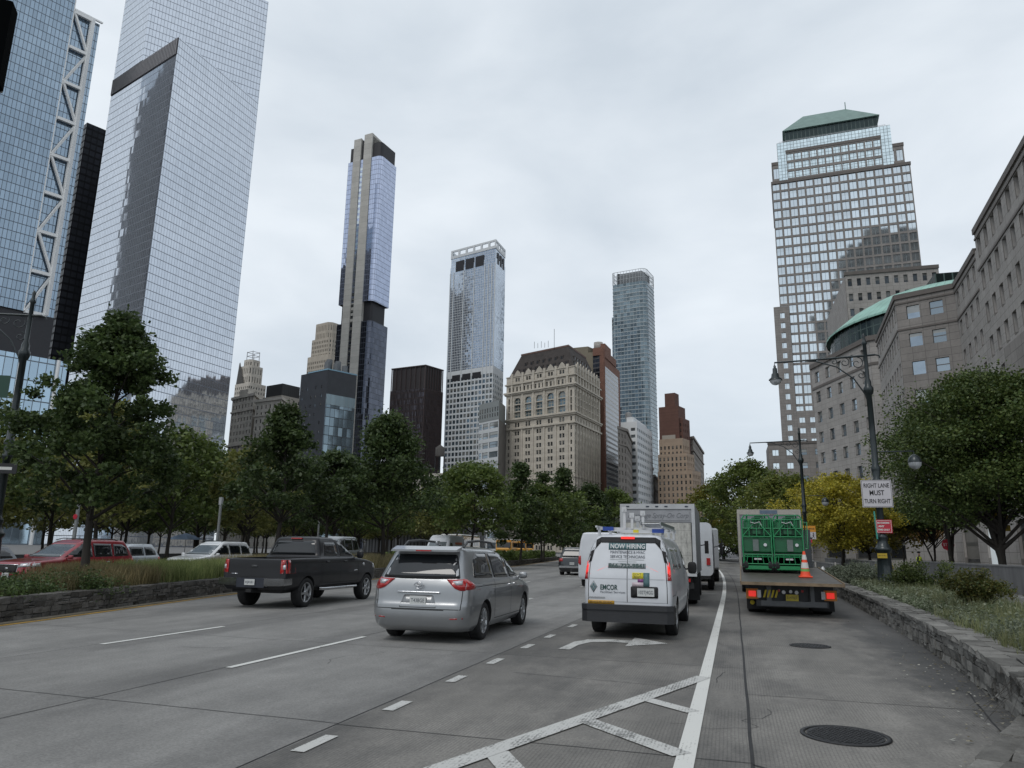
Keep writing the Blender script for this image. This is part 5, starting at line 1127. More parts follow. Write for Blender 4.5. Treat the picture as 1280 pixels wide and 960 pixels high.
def wheel_mesh(r, w_, style):
    k = (r, w_, style)
    if k in _wm: return _wm[k]
    m = MB(); m.lathe([(r*.60, -w_/2), (r*.92, -w_/2), (r*.985, -w_*.42), (r, -w_*.3), (r, w_*.3), (r*.985, w_*.42), (r*.93, w_/2), (r*.72, w_*.5), (r*.67, w_*.44), (r*.66, w_*.2)], n=40, axis='x', cap=False)
    m.lathe([(r*.67, w_*.1), (.01, w_*.1)], n=24, axis='x', cap=False); m.lathe([(.01, -w_*.4), (r*.62, -w_*.4)], n=24, axis='x', cap=False)
    for i in range(40): a = 2*pi*i/40; m.box(-w_*.3, w_*.3, -.004, .004, r-.004, r+.003, 0, Matrix.Rotation(a, 4, 'X'))
    t = m.mesh('wheel', M_TYRE); m = MB()
    m.lathe([(r*.675, w_*.46), (r*.64, w_*.48), (r*.6, w_*.40), (r*.59, w_*.1)], n=36, axis='x', cap=False)
    ns = {'five': 5, 'ten': 10, 'six': 6, 'steel': 0}.get(style, 5)
    for i in range(ns):
        M = Matrix.Rotation(2*pi*i/ns, 4, 'X'); wd = r*(.16 if ns <= 6 else .075)
        V = [(w_*.34, -wd*.55, r*.1), (w_*.34, wd*.55, r*.1), (w_*.40, wd*.5, r*.61), (w_*.40, -wd*.5, r*.61), (w_*.46, -wd*.4, r*.1), (w_*.46, wd*.4, r*.1), (w_*.465, wd*.38, r*.61), (w_*.465, -wd*.38, r*.61)]
        m.faces([M @ Vector(v) for v in V], [(0, 1, 2, 3), (7, 6, 5, 4), (0, 4, 5, 1), (2, 6, 7, 3), (1, 5, 6, 2), (0, 3, 7, 4)])
    if style == 'steel':
        m.lathe([(r*.62, w_*.2), (r*.5, w_*.3), (r*.36, w_*.42), (r*.3, w_*.3), (r*.1, w_*.3)], n=30, axis='x', cap=False)
    m.lathe([(r*.2, w_*.3), (r*.19, w_*.44), (r*.13, w_*.49), (.002, w_*.5)], n=20, axis='x', cap=False)
    _wm[k] = (t, m.mesh('rim', M_RIM)); return _wm[k]
def heading(o): pass
# ---------------------------------------------------------------- silver minivan
P_SILVER = paint('silver_paint', (.30, .31, .32), .65, .32)
mv = Car('minivan', 'silver minivan with roof rails driving ahead in the middle of the road', 'minivan', dict(
    front=[(.2, 4.85), (.3, 5.0), (.45, 5.07), (.65, 5.06), (.82, 4.97), (.93, 4.72), (1.02, 4.3), (1.09, 4.0), (1.3, 3.55), (1.5, 3.05), (1.62, 2.6), (1.66, 2.3)],
    rear=[(.2, .2), (.3, .06), (.5, .0), (.66, .01), (.72, .04), (.95, .07), (1.1, .12), (1.3, .24), (1.5, .38), (1.6, .42), (1.66, .40)],
    hw=[(.2, .86), (.32, .95), (.55, .985), (.8, .992), (1.0, .975), (1.08, .945), (1.12, .925), (1.6, .745), (1.66, .70)], zt=1.635, crown=.07, cin=.55,
    rfx=[(0, .55), (1.05, .5), (1.15, .28), (1.7, .25)], rfy=[(0, .45), (1.05, .5), (1.15, .18), (1.7, .15)], rrx=[(0, .3), (1.0, .26), (1.7, .2)], rry=[(0, .32), (1.0, .26), (1.7, .16)], taper=.07, bow=.05), P_SILVER, [(1.06, .345), (4.09, .345)], 5.08)
mv.wheels((1.06, 4.09), .345, .235, .965, 'ten'); mv.under(.35, 4.7, .8, .3)
for sd_ in 'RL':
    for pl in ([(.52, 1.14), (1.64, 1.11), (1.64, 1.585), (.98, 1.58), (.72, 1.46)], [(1.72, 1.11), (2.78, 1.09), (2.78, 1.6), (1.72, 1.59)], [(2.87, 1.09), (3.96, 1.09), (3.60, 1.33), (3.15, 1.545), (2.87, 1.59)]): mv.decal('side_window', pl, sd_, M_GLASS, .004, rnd=.06)
    mv.seams([[(1.66, 1.1), (1.60, .8), (1.66, .38)], [(2.83, 1.6), (2.83, .6), (2.86, .36)], [(3.95, 1.08), (3.98, .8), (3.9, .5), (3.7, .35)], [(1.68, .345), (3.7, .345)], [(.3, .98), (1.6, .985), (2.8, .97)]], sd_, .011)
    for y in (2.62, 3.02): 
        o = mv.decal('door_handle', [(y, .93), (y+.19, .93), (y+.19, .965), (y, .965)], sd_, M_CHROME, .03, rnd=.01)
    mv.decal('tail_lamp', [(.10, .93), (.43, .95), (.44, 1.02), (.22, 1.13), (.12, 1.135)], sd_, M_RED, .012, rnd=.02)
mv.decal('rear_window', [(-.76, 1.13), (-.3, 1.115), (.3, 1.115), (.76, 1.13), (.60, 1.55), (-.60, 1.55)], 'B', M_GLASS, .004, rnd=.05)
for sx in (1, -1):
    mv.decal('tail_lamp', [(sx*.5, 1.115), (sx*.68, .96), (sx*.78, .925), (sx*.965, .925), (sx*.965, 1.135), (sx*.8, 1.12)][::sx], 'B', M_RED, .014, rnd=.015); mv.decal('reversing_lamp', [(sx*.62, 1.09), (sx*.80, 1.105), (sx*.80, 1.03), (sx*.70, 1.02)][::sx], 'B', M_CLEAR, .018)
    mv.decal('reflector', [(sx*.62, .43), (sx*.84, .44), (sx*.84, .46), (sx*.62, .45)][::sx], 'B', M_RED, .006)
mv.decal('chrome_trim', [(-.42, .875), (.42, .875), (.4, .9), (-.4, .9)], 'B', M_CHROME, .03, rnd=.01)
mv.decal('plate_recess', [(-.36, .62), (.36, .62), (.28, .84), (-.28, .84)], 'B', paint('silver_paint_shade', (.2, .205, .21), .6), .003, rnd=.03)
mv.seams([[(-.83, 1.1), (-.80, .6), (.80, .6), (.83, 1.1)], [(-.5, .585), (.5, .585)]], 'B', .013, name='tailgate_seam'); mv.plate(0, .745, 'B', 'T43BGE')
em = MB()
for (a_, b_) in ((.085, .058), (.028, .055), (.06, .024)):
    pts = [(a_*cos(t*pi/12), 0, b_*sin(t*pi/12)+(.018 if a_ == .06 else 0)) for t in range(25)]; em.tube(pts, .007, 6)
e_ = em.build('emblem', M_CHROME, mv.t); e_.location = (0, .035, 1.005)
sp = MB(); sp.faces([(-.68, .40, 1.625), (.68, .40, 1.625), (.66, .22, 1.60), (-.66, .22, 1.60), (-.66, .5, 1.70), (.66, .5, 1.70), (.64, .22, 1.635), (-.64, .22, 1.635)], [(3, 2, 1, 0), (4, 5, 6, 7), (3, 7, 6, 2), (0, 1, 5, 4), (0, 4, 7, 3), (1, 2, 6, 5)]); sp.build('spoiler', P_SILVER, mv.t)
sl_ = MB(); sl_.cbox((0, .215, 1.617), (.3, .02, .022)); sl_.build('brake_lamp', M_RED, mv.t)
for sx in (1, -1): m = MB(); m.tube([(sx*.61, .72, 1.68), (sx*.61, .92, 1.785), (sx*.615, 1.6, 1.815), (sx*.61, 2.5, 1.79), (sx*.60, 2.75, 1.70)], .024, 6); m.build('roof_rail', M_GREYP, mv.t)
m = MB(); blob(m, Matrix.Translation((0, .95, 1.765)), (.06, .18, .09)); m.build('antenna', P_SILVER, mv.t)
mv.decal('windscreen', [(-.78, 1.1), (.78, 1.1), (.62, 1.6), (-.62, 1.6)], 'F', M_SHIELD, .004); mv.mirrors(3.72, 1.1, .94, P_SILVER, (.19, .11, .14))
for sx in (1, -1): mv.decal('headlamp', [(sx*.5, .75), (sx*.86, .8), (sx*.86, .92), (sx*.5, .84)][::sx], 'F', M_CLEAR, .01)
mv.place(-5.5, 12.7, radians(1.6))
# ---------------------------------------------------------------- dark pickup
P_DARK = plain('graphite_paint', (.014, .0145, .017), .38, .2, .1, 1.3, coat=.25, spec=.3)
def bedcut(c): c.box(-.80, .80, .22, 1.86, .86, 1.6, 1)
pk = Car('pickup_truck', 'dark grey crew cab pickup truck with chrome bumper corners on the left', 'pickup truck', dict(
    front=[(.5, 5.4), (.58, 5.62), (.75, 5.72), (1.0, 5.70), (1.14, 5.6), (1.22, 5.3), (1.29, 4.75), (1.335, 4.42), (1.45, 4.2), (1.7, 3.72), (1.84, 3.4), (1.87, 3.2)],
    rear=[(.5, .14), (.62, .10), (1.0, .11), (1.28, .12), (1.30, .15), (1.315, .5), (1.33, 1.86), (1.345, 1.93), (1.6, 2.03), (1.84, 2.12), (1.87, 2.15)],
    hw=[(.5, .90), (.6, .97), (.85, 1.0), (1.15, .99), (1.3, .955), (1.34, .92), (1.8, .735), (1.87, .70)], zt=1.87, crown=.07, cin=.45,
    rfx=[(0, .4), (1.3, .4), (1.9, .35)], rfy=[(0, .3), (1.3, .35), (1.9, .2)], rrx=[(0, .09), (1.3, .09), (1.4, .2), (1.9, .2)], rry=[(0, .07), (1.3, .07), (1.4, .1), (1.9, .1)], taper=.03, bow=.03), P_DARK, [(1.22, .40), (4.92, .40)], 5.75, extra_cut=bedcut)
pk.wheels((1.22, 4.92), .40, .28, 1.0, 'five'); pk.under(.3, 5.2, .75, .5)
for sd_ in 'RL':
    for pl in ([(2.2, 1.39), (3.02, 1.385), (3.02, 1.77), (2.36, 1.765)], [(3.14, 1.385), (4.16, 1.38), (3.84, 1.6), (3.52, 1.76), (3.14, 1.785)]): pk.decal('side_window', pl, sd_, M_GLASS, .004, rnd=.05)
    pk.seams([[(1.93, 1.32), (1.93, .6)], [(3.08, 1.8), (3.08, .62)], [(4.22, 1.36), (4.25, .62)], [(2.05, 1.8), (2.0, 1.4), (2.02, .62)], [(2.02, .62), (4.24, .62)]], sd_, .012)
    for y in (2.2, 3.28): pk.decal('door_handle', [(y, 1.2), (y+.17, 1.2), (y+.17, 1.24), (y, 1.24)], sd_, P_DARK, .03, rnd=.01)
    pk.decal('tail_lamp', [(.14, .93), (.3, .93), (.32, 1.28), (.14, 1.28)], sd_, M_RED, .012, rnd=.02); pk.decal('fender_badge', [(4.55, 1.08), (4.68, 1.08), (4.68, 1.16), (4.55, 1.16)], sd_, M_CHROME, .006); pk.decal('door_badge', [(3.95, .92), (4.18, .93), (4.18, .96), (3.95, .95)], sd_, M_CHROME, .006)
    sx = 1 if sd_ == 'R' else -1; m = MB(); m.tube([(sx*.93, 1.95, .47), (sx*1.0, 2.1, .46), (sx*1.0, 4.1, .46), (sx*.93, 4.25, .47)], .045, 8); m.build('side_step', M_CHROME, pk.t)
pk.decal('rear_window', [(-.76, 1.40), (.76, 1.40), (.63, 1.80), (-.63, 1.80)], 'B', M_GLASS, .004, rnd=.05)
for sx in (1, -1): pk.decal('tail_lamp', [(sx*.80, .93), (sx*.985, .93), (sx*.97, 1.28), (sx*.80, 1.28)][::sx], 'B', M_RED, .016, rnd=.015); pk.decal('reversing_lamp', [(sx*.87, 1.04), (sx*.94, 1.04), (sx*.94, 1.15), (sx*.87, 1.15)][::sx], 'B', M_CLEAR, .02)
m = MB()
for sx in (1, -1): m.faces([(sx*.42, -.04, .60), (sx*1.0, .0, .62), (sx*1.01, .38, .64), (sx*.42, .1, .60), (sx*.42, -.04, .80), (sx*1.0, 0, .80), (sx*1.01, .38, .80), (sx*.42, .1, .80)], [(0, 1, 5, 4), (1, 2, 6, 5), (4, 5, 6, 7), (3, 2, 1, 0), (0, 4, 7, 3), (2, 3, 7, 6)])
m.build('rear_bumper', M_CHROME, pk.t); m = MB(); m.box(-.42, .42, -.03, .14, .56, .80); m.build('bumper_step', plain('dark_blue_plastic', (.02, .024, .035), .5), pk.t); m = MB(); m.box(-.08, .08, -.08, .2, .44, .52); m.build('tow_hitch', BLACK, pk.t)
pk.plate(0, .70, 'B', 'XJK81', y=-.035); pk.seams([[(-.79, 1.29), (-.79, .66)], [(.79, 1.29), (.79, .66)], [(-.79, .84), (.79, .84)]], 'B', .012, name='tailgate_seam'); pk.decal('tailgate_handle', [(-.09, 1.08), (.09, 1.08), (.09, 1.14), (-.09, 1.14)], 'B', M_GREYP, .01)
pk.decal('tailgate_badge', [(-.75, .90), (-.5, .90), (-.5, .915), (-.75, .915)], 'B', M_CHROME, .006)
m = MB(); m.cbox((0, 2.125, 1.875), (.36, .05, .035)); m.build('brake_lamp', M_RED, pk.t); pk.mirrors(4.15, 1.42, .98, P_DARK, (.22, .12, .24)); pk.decal('windscreen', [(-.74, 1.36), (.74, 1.36), (.6, 1.8), (-.6, 1.8)], 'F', M_SHIELD, .004)
for sx in (1, -1): pk.decal('headlamp', [(sx*.62, .95), (sx*.94, .95), (sx*.94, 1.15), (sx*.62, 1.15)][::sx], 'F', M_CLEAR, .01); pk.decal('headlamp', [(5.3, 1.0), (5.6, 1.0), (5.6, 1.12), (5.3, 1.14)], 'R' if sx > 0 else 'L', M_CLEAR, .01)
pk.place(-12.4, 17.5, radians(1.2))
# ---------------------------------------------------------------- white cargo van with ladder rack
P_WHITE = paint('van_white_paint', (.56, .575, .6), 0, .32, .5)
vn = Car('cargo_van', 'white cargo van with hiring signs, lit brake lights and a ladder rack', 'van', dict(
    front=[(.35, 5.4), (.5, 5.6), (.8, 5.62), (1.05, 5.5), (1.18, 5.1), (1.26, 4.85), (1.6, 4.55), (1.9, 4.15), (1.98, 3.9)],
    rear=[(.35, .10), (.5, .05), (.75, .04), (1.15, .07), (1.35, .12), (1.7, .22), (1.95, .30), (1.98, .32)],
    hw=[(.35, .9), (.5, .95), (.8, .975), (1.15, .97), (1.3, .955), (1.7, .875), (1.9, .79), (1.98, .74)], zt=1.98, crown=.10, cin=.5,
    rfx=[(0, .4), (2, .3)], rfy=[(0, .4), (2, .3)], rrx=[(0, .14), (1.3, .15), (2, .25)], rry=[(0, .12), (1.3, .12), (2, .12)], taper=.03, bow=.03), P_WHITE, [(1.17, .375), (4.6, .375)], 5.65)
vn.wheels((1.17, 4.6), .375, .25, .97, 'steel'); vn.under(.3, 5.2, .8, .42)
vn.decal('door_frame', None, 'B', BLACK, .012, multi=[[(-.95, 1.50), (-.80, 1.50), (-.74, 1.74), (-.60, 1.885), (-.60, 2.0), (-.86, 1.86)], [(-.60, 1.885), (.60, 1.885), (.60, 2.0), (-.60, 2.0)], [(.95, 1.50), (.80, 1.50), (.74, 1.74), (.60, 1.885), (.60, 2.0), (.86, 1.86)][::-1]])
for sd_, sx in (('R', 1), ('L', -1)):
    vn.decal('door_frame', [(.14, 1.42), (.27, 1.46), (.44, 1.88), (.40, 1.93), (.26, 1.86)], sd_, BLACK, .004, rnd=.02)
    vn.decal('tail_lamp', [(sx*.865, 1.30), (sx*.975, 1.24), (sx*.95, 1.50), (sx*.865, 1.52)][::sx], 'B', M_REDON, .02); vn.decal('tail_lamp', [(sx*.865, 1.145), (sx*.995, 1.145), (sx*.975, 1.235), (sx*.865, 1.28)][::sx], 'B', M_RED, .02)
    vn.decal('tail_lamp', [(.1, 1.24), (.16, 1.24), (.24, 1.50), (.16, 1.50)], sd_, M_REDON, .012); vn.decal('tail_lamp', [(.08, 1.14), (.15, 1.14), (.16, 1.235), (.09, 1.235)], sd_, M_RED, .012)
    for pl in ([(.62, 1.36), (1.75, 1.34), (1.75, 1.80), (.72, 1.80)], [(1.9, 1.34), (2.75, 1.33), (2.75, 1.81), (1.9, 1.80)]): vn.decal('side_panel', pl, sd_, paint('van_panel_paint', (.42, .44, .45), .2, .25), .004, rnd=.05)
    vn.decal('side_window', [(3.6, 1.32), (4.62, 1.30), (4.35, 1.6), (4.12, 1.80), (3.6, 1.82)], sd_, M_GLASS, .004, rnd=.05)
    vn.seams([[(3.5, 1.9), (3.5, .5)], [(4.68, 1.3), (4.62, .75)], [(1.83, 1.88), (1.83, .5)], [(3.3, 1.88), (3.3, .5)]], sd_, .012); vn.seams([[(.2, .84), (.75, .84), (1.0, .9)]], sd_, .01, name='body_crease')
    vn.decal('side_badge', [(4.7, .98), (4.98, .98), (4.98, 1.03), (4.7, 1.03)], sd_, M_CHROME, .008)
vn.seams([[(.0, 1.95), (.0, .70)], [(-.82, 1.5), (-.85, 1.0), (-.85, .7)], [(.82, 1.5), (.85, 1.0), (.85, .7)]], 'B', .014); vn.seams([[(-.86, 1.16), (.86, 1.16)], [(-.85, .71), (.85, .71)]], 'B', .01, mat=plain('soft_crease', (.3, .31, .33)), name='door_crease')
m = MB(); pts = [(-1.0, .25), (-.98, .0), (-.85, -.09), (.85, -.09), (.98, 0), (1.0, .25)]
for z0, z1, d in ((.32, .56, .0), (.56, .66, -.03)): m.prism([(x, y+d) for x, y in pts], z0, z1, bottom=True)
m.build('rear_bumper', plain('bumper_black', (.022, .023, .026), .55, 0, .1), vn.t)
m = MB(); m.cbox((.0, .30, 1.985), (.30, .05, .05)); m.build('brake_lamp', M_REDON, vn.t)
TEAL = plain('teal_decal', (.07, .14, .15), .5, 0, 0); DG = plain('dark_green_ink', (.015, .05, .045), .5, 0, 0); DY = plain('yellow_decal', (.62, .53, .03), .5, 0, 0); PK_ = plain('purple_decal', (.2, .06, .2), .5, 0, 0); LG = plain('pale_pink_decal', (.5, .42, .45), .5, 0, 0); ORG = plain('orange_decal', (.5, .27, .02), .5, 0, .1); GRL = plain('grey_decal', (.25, .27, .28), .4)
o = vn.decal('hiring_sign', [(-.42, 1.74), (.40, 1.74), (.40, 1.88), (-.42, 1.88)], 'B', TEAL, .006); vn.text('NOW HIRING', .135, 0, 1.81, 'B', plain('white_ink', (.6, .6, .6), var=0), width=.76, bold=.002, parent=o)
vn.text('MAINTENANCE & HVAC', .085, 0, 1.69, 'B', M_INK, width=.76); vn.text('SERVICE TECHNICIANS', .085, 0, 1.60, 'B', M_INK, width=.76); vn.seams([[(-.38, 1.54), (.36, 1.54)], [(-.2, 1.50), (.2, 1.50)]], 'B', .012, GRL, name='fine_print')
o = vn.decal('phone_strip', [(-.42, 1.37), (.40, 1.37), (.40, 1.47), (-.42, 1.47)], 'B', GRL, .006); vn.text('866-722-9841', .11, -.01, 1.42, 'B', DG, width=.78, bold=.003, parent=o)
vn.text('EMCOR', .14, -.40, .985, 'B', DG, width=.38, bold=.003); vn.text('Facilities Services', .06, -.31, .895, 'B', M_INK, width=.54)
o = vn.decal('diamond_logo', [(-.82, 1.0), (-.735, .88), (-.65, 1.0), (-.735, 1.12)], 'B', GRL, .008); vn.decal('logo_core', None, 'B', TEAL, .012, parent=o, multi=[[(-.735+sx*.035-.022, 1.0+sy*.045-.005), (-.735+sx*.035, 1.0+sy*.045-.04), (-.735+sx*.035+.022, 1.0+sy*.045-.005), (-.735+sx*.035, 1.0+sy*.045+.03)] for sx, sy in ((0, 1), (0, -1), (1, 0), (-1, 0))], skirt=False)
vn.seams([[(-.85, .785), (-.48, .785)]], 'B', .028, M_CHROME, name='model_badge', off=.01)
o = vn.decal('orange_plate', [(-.86, .60+.06), (-.28, .60+.06), (-.28, .76-.03), (-.86, .76-.03)], 'B', ORG, .008); vn.text('HOW IS MY DRIVING', .055, -.57, .695, 'B', M_INK, width=.5, parent=o)
o = vn.decal('yellow_notice', [(.11, 1.17), (.35, 1.17), (.35, 1.29), (.11, 1.29)], 'B', DY, .008); vn.text("DON'T", .06, .22, 1.255, 'B', M_INK, width=.17, parent=o); vn.text('TEXT', .06, .22, 1.2, 'B', M_INK, width=.15, parent=o)
vn.decal('teal_sticker', [(.35, 1.02), (.48, 1.02), (.48, 1.29), (.35, 1.29)], 'B', TEAL, .008); vn.decal('purple_sticker', [(.23, 1.10), (.35, 1.10), (.35, 1.17), (.23, 1.17)], 'B', PK_, .008); vn.decal('pink_sticker', [(.11, 1.02), (.35, 1.02), (.35, 1.10), (.11, 1.10)], 'B', LG, .008)
o = vn.decal('plate_recess', [(.08, .80), (.66, .80), (.66, 1.02), (.08, 1.02)], 'B', BLACK, .012, rnd=.03); vn.plate(.40, .91, 'B', '102TJ4GG', w=.36, h=.16)
vn.mirrors(4.55, 1.32, 1.0, BLACK, (.24, .14, .30)); vn.decal('windscreen', [(-.8, 1.28), (.8, 1.28), (.68, 1.88), (-.68, 1.88)], 'F', M_SHIELD, .004)
rk = MB(); PW = plain('rack_white', (.55, .56, .57), .4, 0, .05)
for y in (.75, 2.2, 3.6):
    rk.box(-.78, .78, y-.03, y+.03, 2.16, 2.21)
    for sx in (1, -1): rk.box(sx*.72-.03, sx*.72+.03, y-.03, y+.03, 2.0, 2.18)
for sx in (1, -1): rk.box(sx*.74-.02, sx*.74+.02, .45, 3.9, 2.20, 2.24)
rk.build('ladder_rack', PW, vn.t)
for x0, h_, y0 in ((-.12, .42, .62), (.04, .3, .7), (.30, .34, .62), (.14, .24, .9)):
    m = MB(); m.box(x0-.03, x0+.03, y0, y0+.04, 2.18, 2.2+h_); m.box(x0-.055, x0+.055, y0-.02, y0+.06, 2.12+h_, 2.22+h_); m.lathe([(.02, -.03), (.02, -.022)], (x0, y0, 2.17+h_), 10, 'y'); m.build('rack_upright', PW, vn.t)
BLUE = plain('blue_clamp', (.02, .06, .3), .4); m = MB(); m.box(-.62, -.38, .6, .72, 2.14, 2.22); m.build('rack_clamp', BLUE, vn.t); m = MB(); m.box(.5, .76, .6, .72, 2.1, 2.18); m.build('rack_clamp', BLUE, vn.t); m = MB(); m.box(.08, .2, .58, .62, 2.1, 2.16); m.build('yellow_tag', DY, vn.t)
ld = thing('ladder', 'aluminium ladder lying flat on the roof rack of the white cargo van', 'ladder', (.42, .35, 2.26)); 
m = MB()
for sx in (-.2, .2): m.box(sx-.012, sx+.012, 0, 3.4, 0, .07)
m.build('side_rails', STEEL, ld); m = MB()
for k in range(12): m.tube([(-.2, .15+k*.28, .035), (.2, .15+k*.28, .035)], .015, 6)
m.build('rungs', STEEL, ld)
VX, VY, VR = -2.06, 15.0, radians(-.3)
vn.place(VX, VY, VR); vn.t.scale = (.91, .97, .97); ld.location = (VX+.45, VY+.35, 2.18); ld.rotation_euler = (0, 0, VR)
# ---------------------------------------------------------------- suvs and small cars
def suv(name, label, paintm, L=4.9, W=.97, H=1.78, rails=True, front_detail=True, group=None, sporty=0, grille=M_GREYP, plate='B', rear_up=0.0):
    k = H/1.78; zb = 1.05*k
    c = Car(name, label, 'car', dict(
        front=[(.22, L-.22), (.35, L-.04), (.6, L), (.8, L-.03), (.92*k, L-.14), (.99*k, L-.55), (1.04*k, L-1.1), (zb+.03, L-1.3), (1.3*k, L-1.72), (1.5*k, L-2.1), (H-.13, L-2.35), (H-.10, L-2.5)],
        rear=[(.22, .16), (.4, .03), (.6, .0), (.8, .02), (zb, .08), (1.3*k, .20+rear_up), (1.5*k, .32+rear_up), (H-.13, .40+rear_up), (H-.10, .42+rear_up)],
        hw=[(.22, W-.12), (.35, W-.03), (.6, W), (.85, W), (zb-.03, W-.03), (zb+.03, W-.06), (H-.2, W-.24), (H-.10, W-.29)], zt=H-.10, crown=.07, cin=.5,
        rfx=[(0, .5), (1, .42), (1.12, .26), (2, .24)], rfy=[(0, .35), (1, .4), (1.12, .16), (2, .14)], rrx=[(0, .25), (2, .2)], rry=[(0, .2), (2, .14)], taper=.06, bow=.05), paintm, [(.98, .36), (L-.95, .36)], L)
    c.wheels((.98, L-.95), .36, .235, W-.01, 'five'); c.under(.3, L-.4, W-.15, .32)
    for sd_, sx in (('R', 1), ('L', -1)):
        y1 = L-1.42
        for pl in ([(.42+rear_up, zb+.09), (1.18, zb+.06), (1.18, H-.2), (.70+rear_up, H-.21), (.48+rear_up, H-.34)], [(1.27, zb+.06), (2.15, zb+.05), (2.15, H-.185), (1.27, H-.195)], [(2.24, zb+.05), (y1, zb+.05), (y1-.42, zb+.32), (y1-.78, H-.2), (2.24, H-.185)]): c.decal('side_window', pl, sd_, M_GLASS, .004, rnd=.04)
        c.seams([[(1.22, zb), (1.15, .45)], [(2.2, zb), (2.2, .35)], [(y1+.02, zb), (y1+.03, .5)], [(1.3, .35), (y1-.1, .35)]], sd_, .012)
        c.decal('tail_lamp', [(.08, .85*k), (.32, .88*k), (.30, zb), (.1, zb)], sd_, M_RED, .012, rnd=.02); c.decal('sill_trim', [(1.4, .26), (y1-.25, .26), (y1-.2, .36), (1.35, .36)], sd_, M_GREYP, .006)
        c.decal('tail_lamp', [(sx*.62, .86*k), (sx*(W-.03), .86*k), (sx*(W-.06), zb), (sx*.62, zb)][::sx], 'B', M_RED, .014, rnd=.02)
        c.decal('headlamp', [(sx*.46, .76), (sx*.9, .80), (sx*.86, .93*k), (sx*.5, .88*k)][::sx], 'F', M_CLEAR, .012, rnd=.02); c.decal('headlamp', [(L-.5, .80), (L-.22, .77), (L-.25, .88*k), (L-.5, .92*k)], sd_, M_CLEAR, .01)
        c.decal('fog_lamp', [(sx*.6, .42), (sx*.84, .44), (sx*.82, .52), (sx*.6, .5)][::sx], 'F', BLACK, .01)
        for y in (1.45, 2.5): c.decal('door_handle', [(y, .9*k), (y+.17, .9*k), (y+.17, .935*k), (y, .935*k)], sd_, M_CHROME, .025, rnd=.01)
        if rails: m = MB(); m.tube([(sx*(W-.36), .8, H-.09), (sx*(W-.36), 1.0, H-.015), (sx*(W-.36), 2.3, H), (sx*(W-.36), 2.6, H-.07)], .018, 6); m.build('roof_rail', M_GREYP, c.t)
    c.decal('rear_window', [(-W+.2, zb+.08), (W-.2, zb+.08), (W-.34, H-.2), (-W+.34, H-.2)], 'B', M_GLASS, .004, rnd=.05); c.decal('windscreen', [(-W+.17, zb+.05), (W-.17, zb+.05), (W-.33, H-.16), (-W+.33, H-.16)], 'F', M_SHIELD, .004, rnd=.05)
    c.decal('grille', [(-.42, .58), (.42, .58), (.46, .84), (-.46, .84)], 'F', grille, .014, rnd=.05); c.decal('lower_grille', [(-.55, .32), (.55, .32), (.5, .48), (-.5, .48)], 'F', BLACK, .01, rnd=.03)
    gm = MB(); yy = c.bvh.ray_cast(Vector((0, 15, .7)), Vector((0, -1, 0)))[0].y+.02; gp = [(-.44, yy-.03, .57), (.44, yy-.03, .57), (.48, yy-.04, .85), (-.48, yy-.04, .85), (-.44, yy-.03, .57)]; gm.tube(gp, .016, 6); blob(gm, Matrix.Translation((0, yy, .72)), (.13, .02, .07)); gm.build('chrome_grille_frame', M_CHROME, c.t)
    c.seams([[(-W+.1, .84*k), (-.7, .6), (.7, .6), (W-.1, .84*k)]], 'B', .012, name='tailgate_seam')
    c.plate(0, .74*k, 'B', 'HKR 5074'); c.plate(0, .5, 'F', 'KGT 2291'); c.mirrors(L-1.62, zb+.05, W-.02, paintm, (.2, .12, .15)); return c
suv('red_suv', 'dark red SUV with chrome grille facing the camera behind the left planting', paint('deep_red_paint', (.26, .016, .025), .3, .3), L=5.0, W=.97, H=1.8, grille=BLACK).place(-24.5, 25.5, pi)
suv('silver_car', 'silver hatchback SUV between the red and white SUVs beyond the median', paint('silver_car_paint', (.38, .41, .44), .4), L=4.5, W=.91, H=1.66, rails=False).place(-29.4, 32.6, pi)
suv('white_suv', 'white SUV seen from its front corner just left of the pickup', paint('white_car_paint', (.6, .61, .62), 0), L=4.95, W=.98, H=1.84, grille=M_GREYP).place(-26.2, 35.9, pi)
suv('grey_sedan', 'grey car half hidden behind the left lamp post and red SUV', paint('grey_car_paint', (.12, .13, .145), .4), L=4.8, W=.92, H=1.5, rails=False).place(-29.2, 24.4, pi)
suv('boxy_suv', 'boxy dark off-roader with pale roof seen just over the pickup cab', paint('pale_grey_car', (.3, .32, .34), .2), L=4.9, W=1.0, H=2.3, rails=False).place(-24.45, 44.9, pi)
c4 = suv('dark_suv', 'dark SUV with a silver rear bumper far ahead in the middle lane', paint('charcoal_car_paint', (.03, .033, .037), .4), L=4.8, W=.96, H=1.85, rails=False); m = MB(); m.cbox((0, .02, .55), (1.7, .12, .13)); m.build('rear_bumper', M_CHROME, c4.t); c4.place(-10.35, 49.2, radians(3.5))
suv('far_car', 'small pale car at the far end of the oncoming lanes right of the yellow bus', paint('white_car_paint', (.6, .61, .62), 0), L=4.6, W=.93, H=1.65, rails=False).place(-36.0, 134, pi+radians(12))
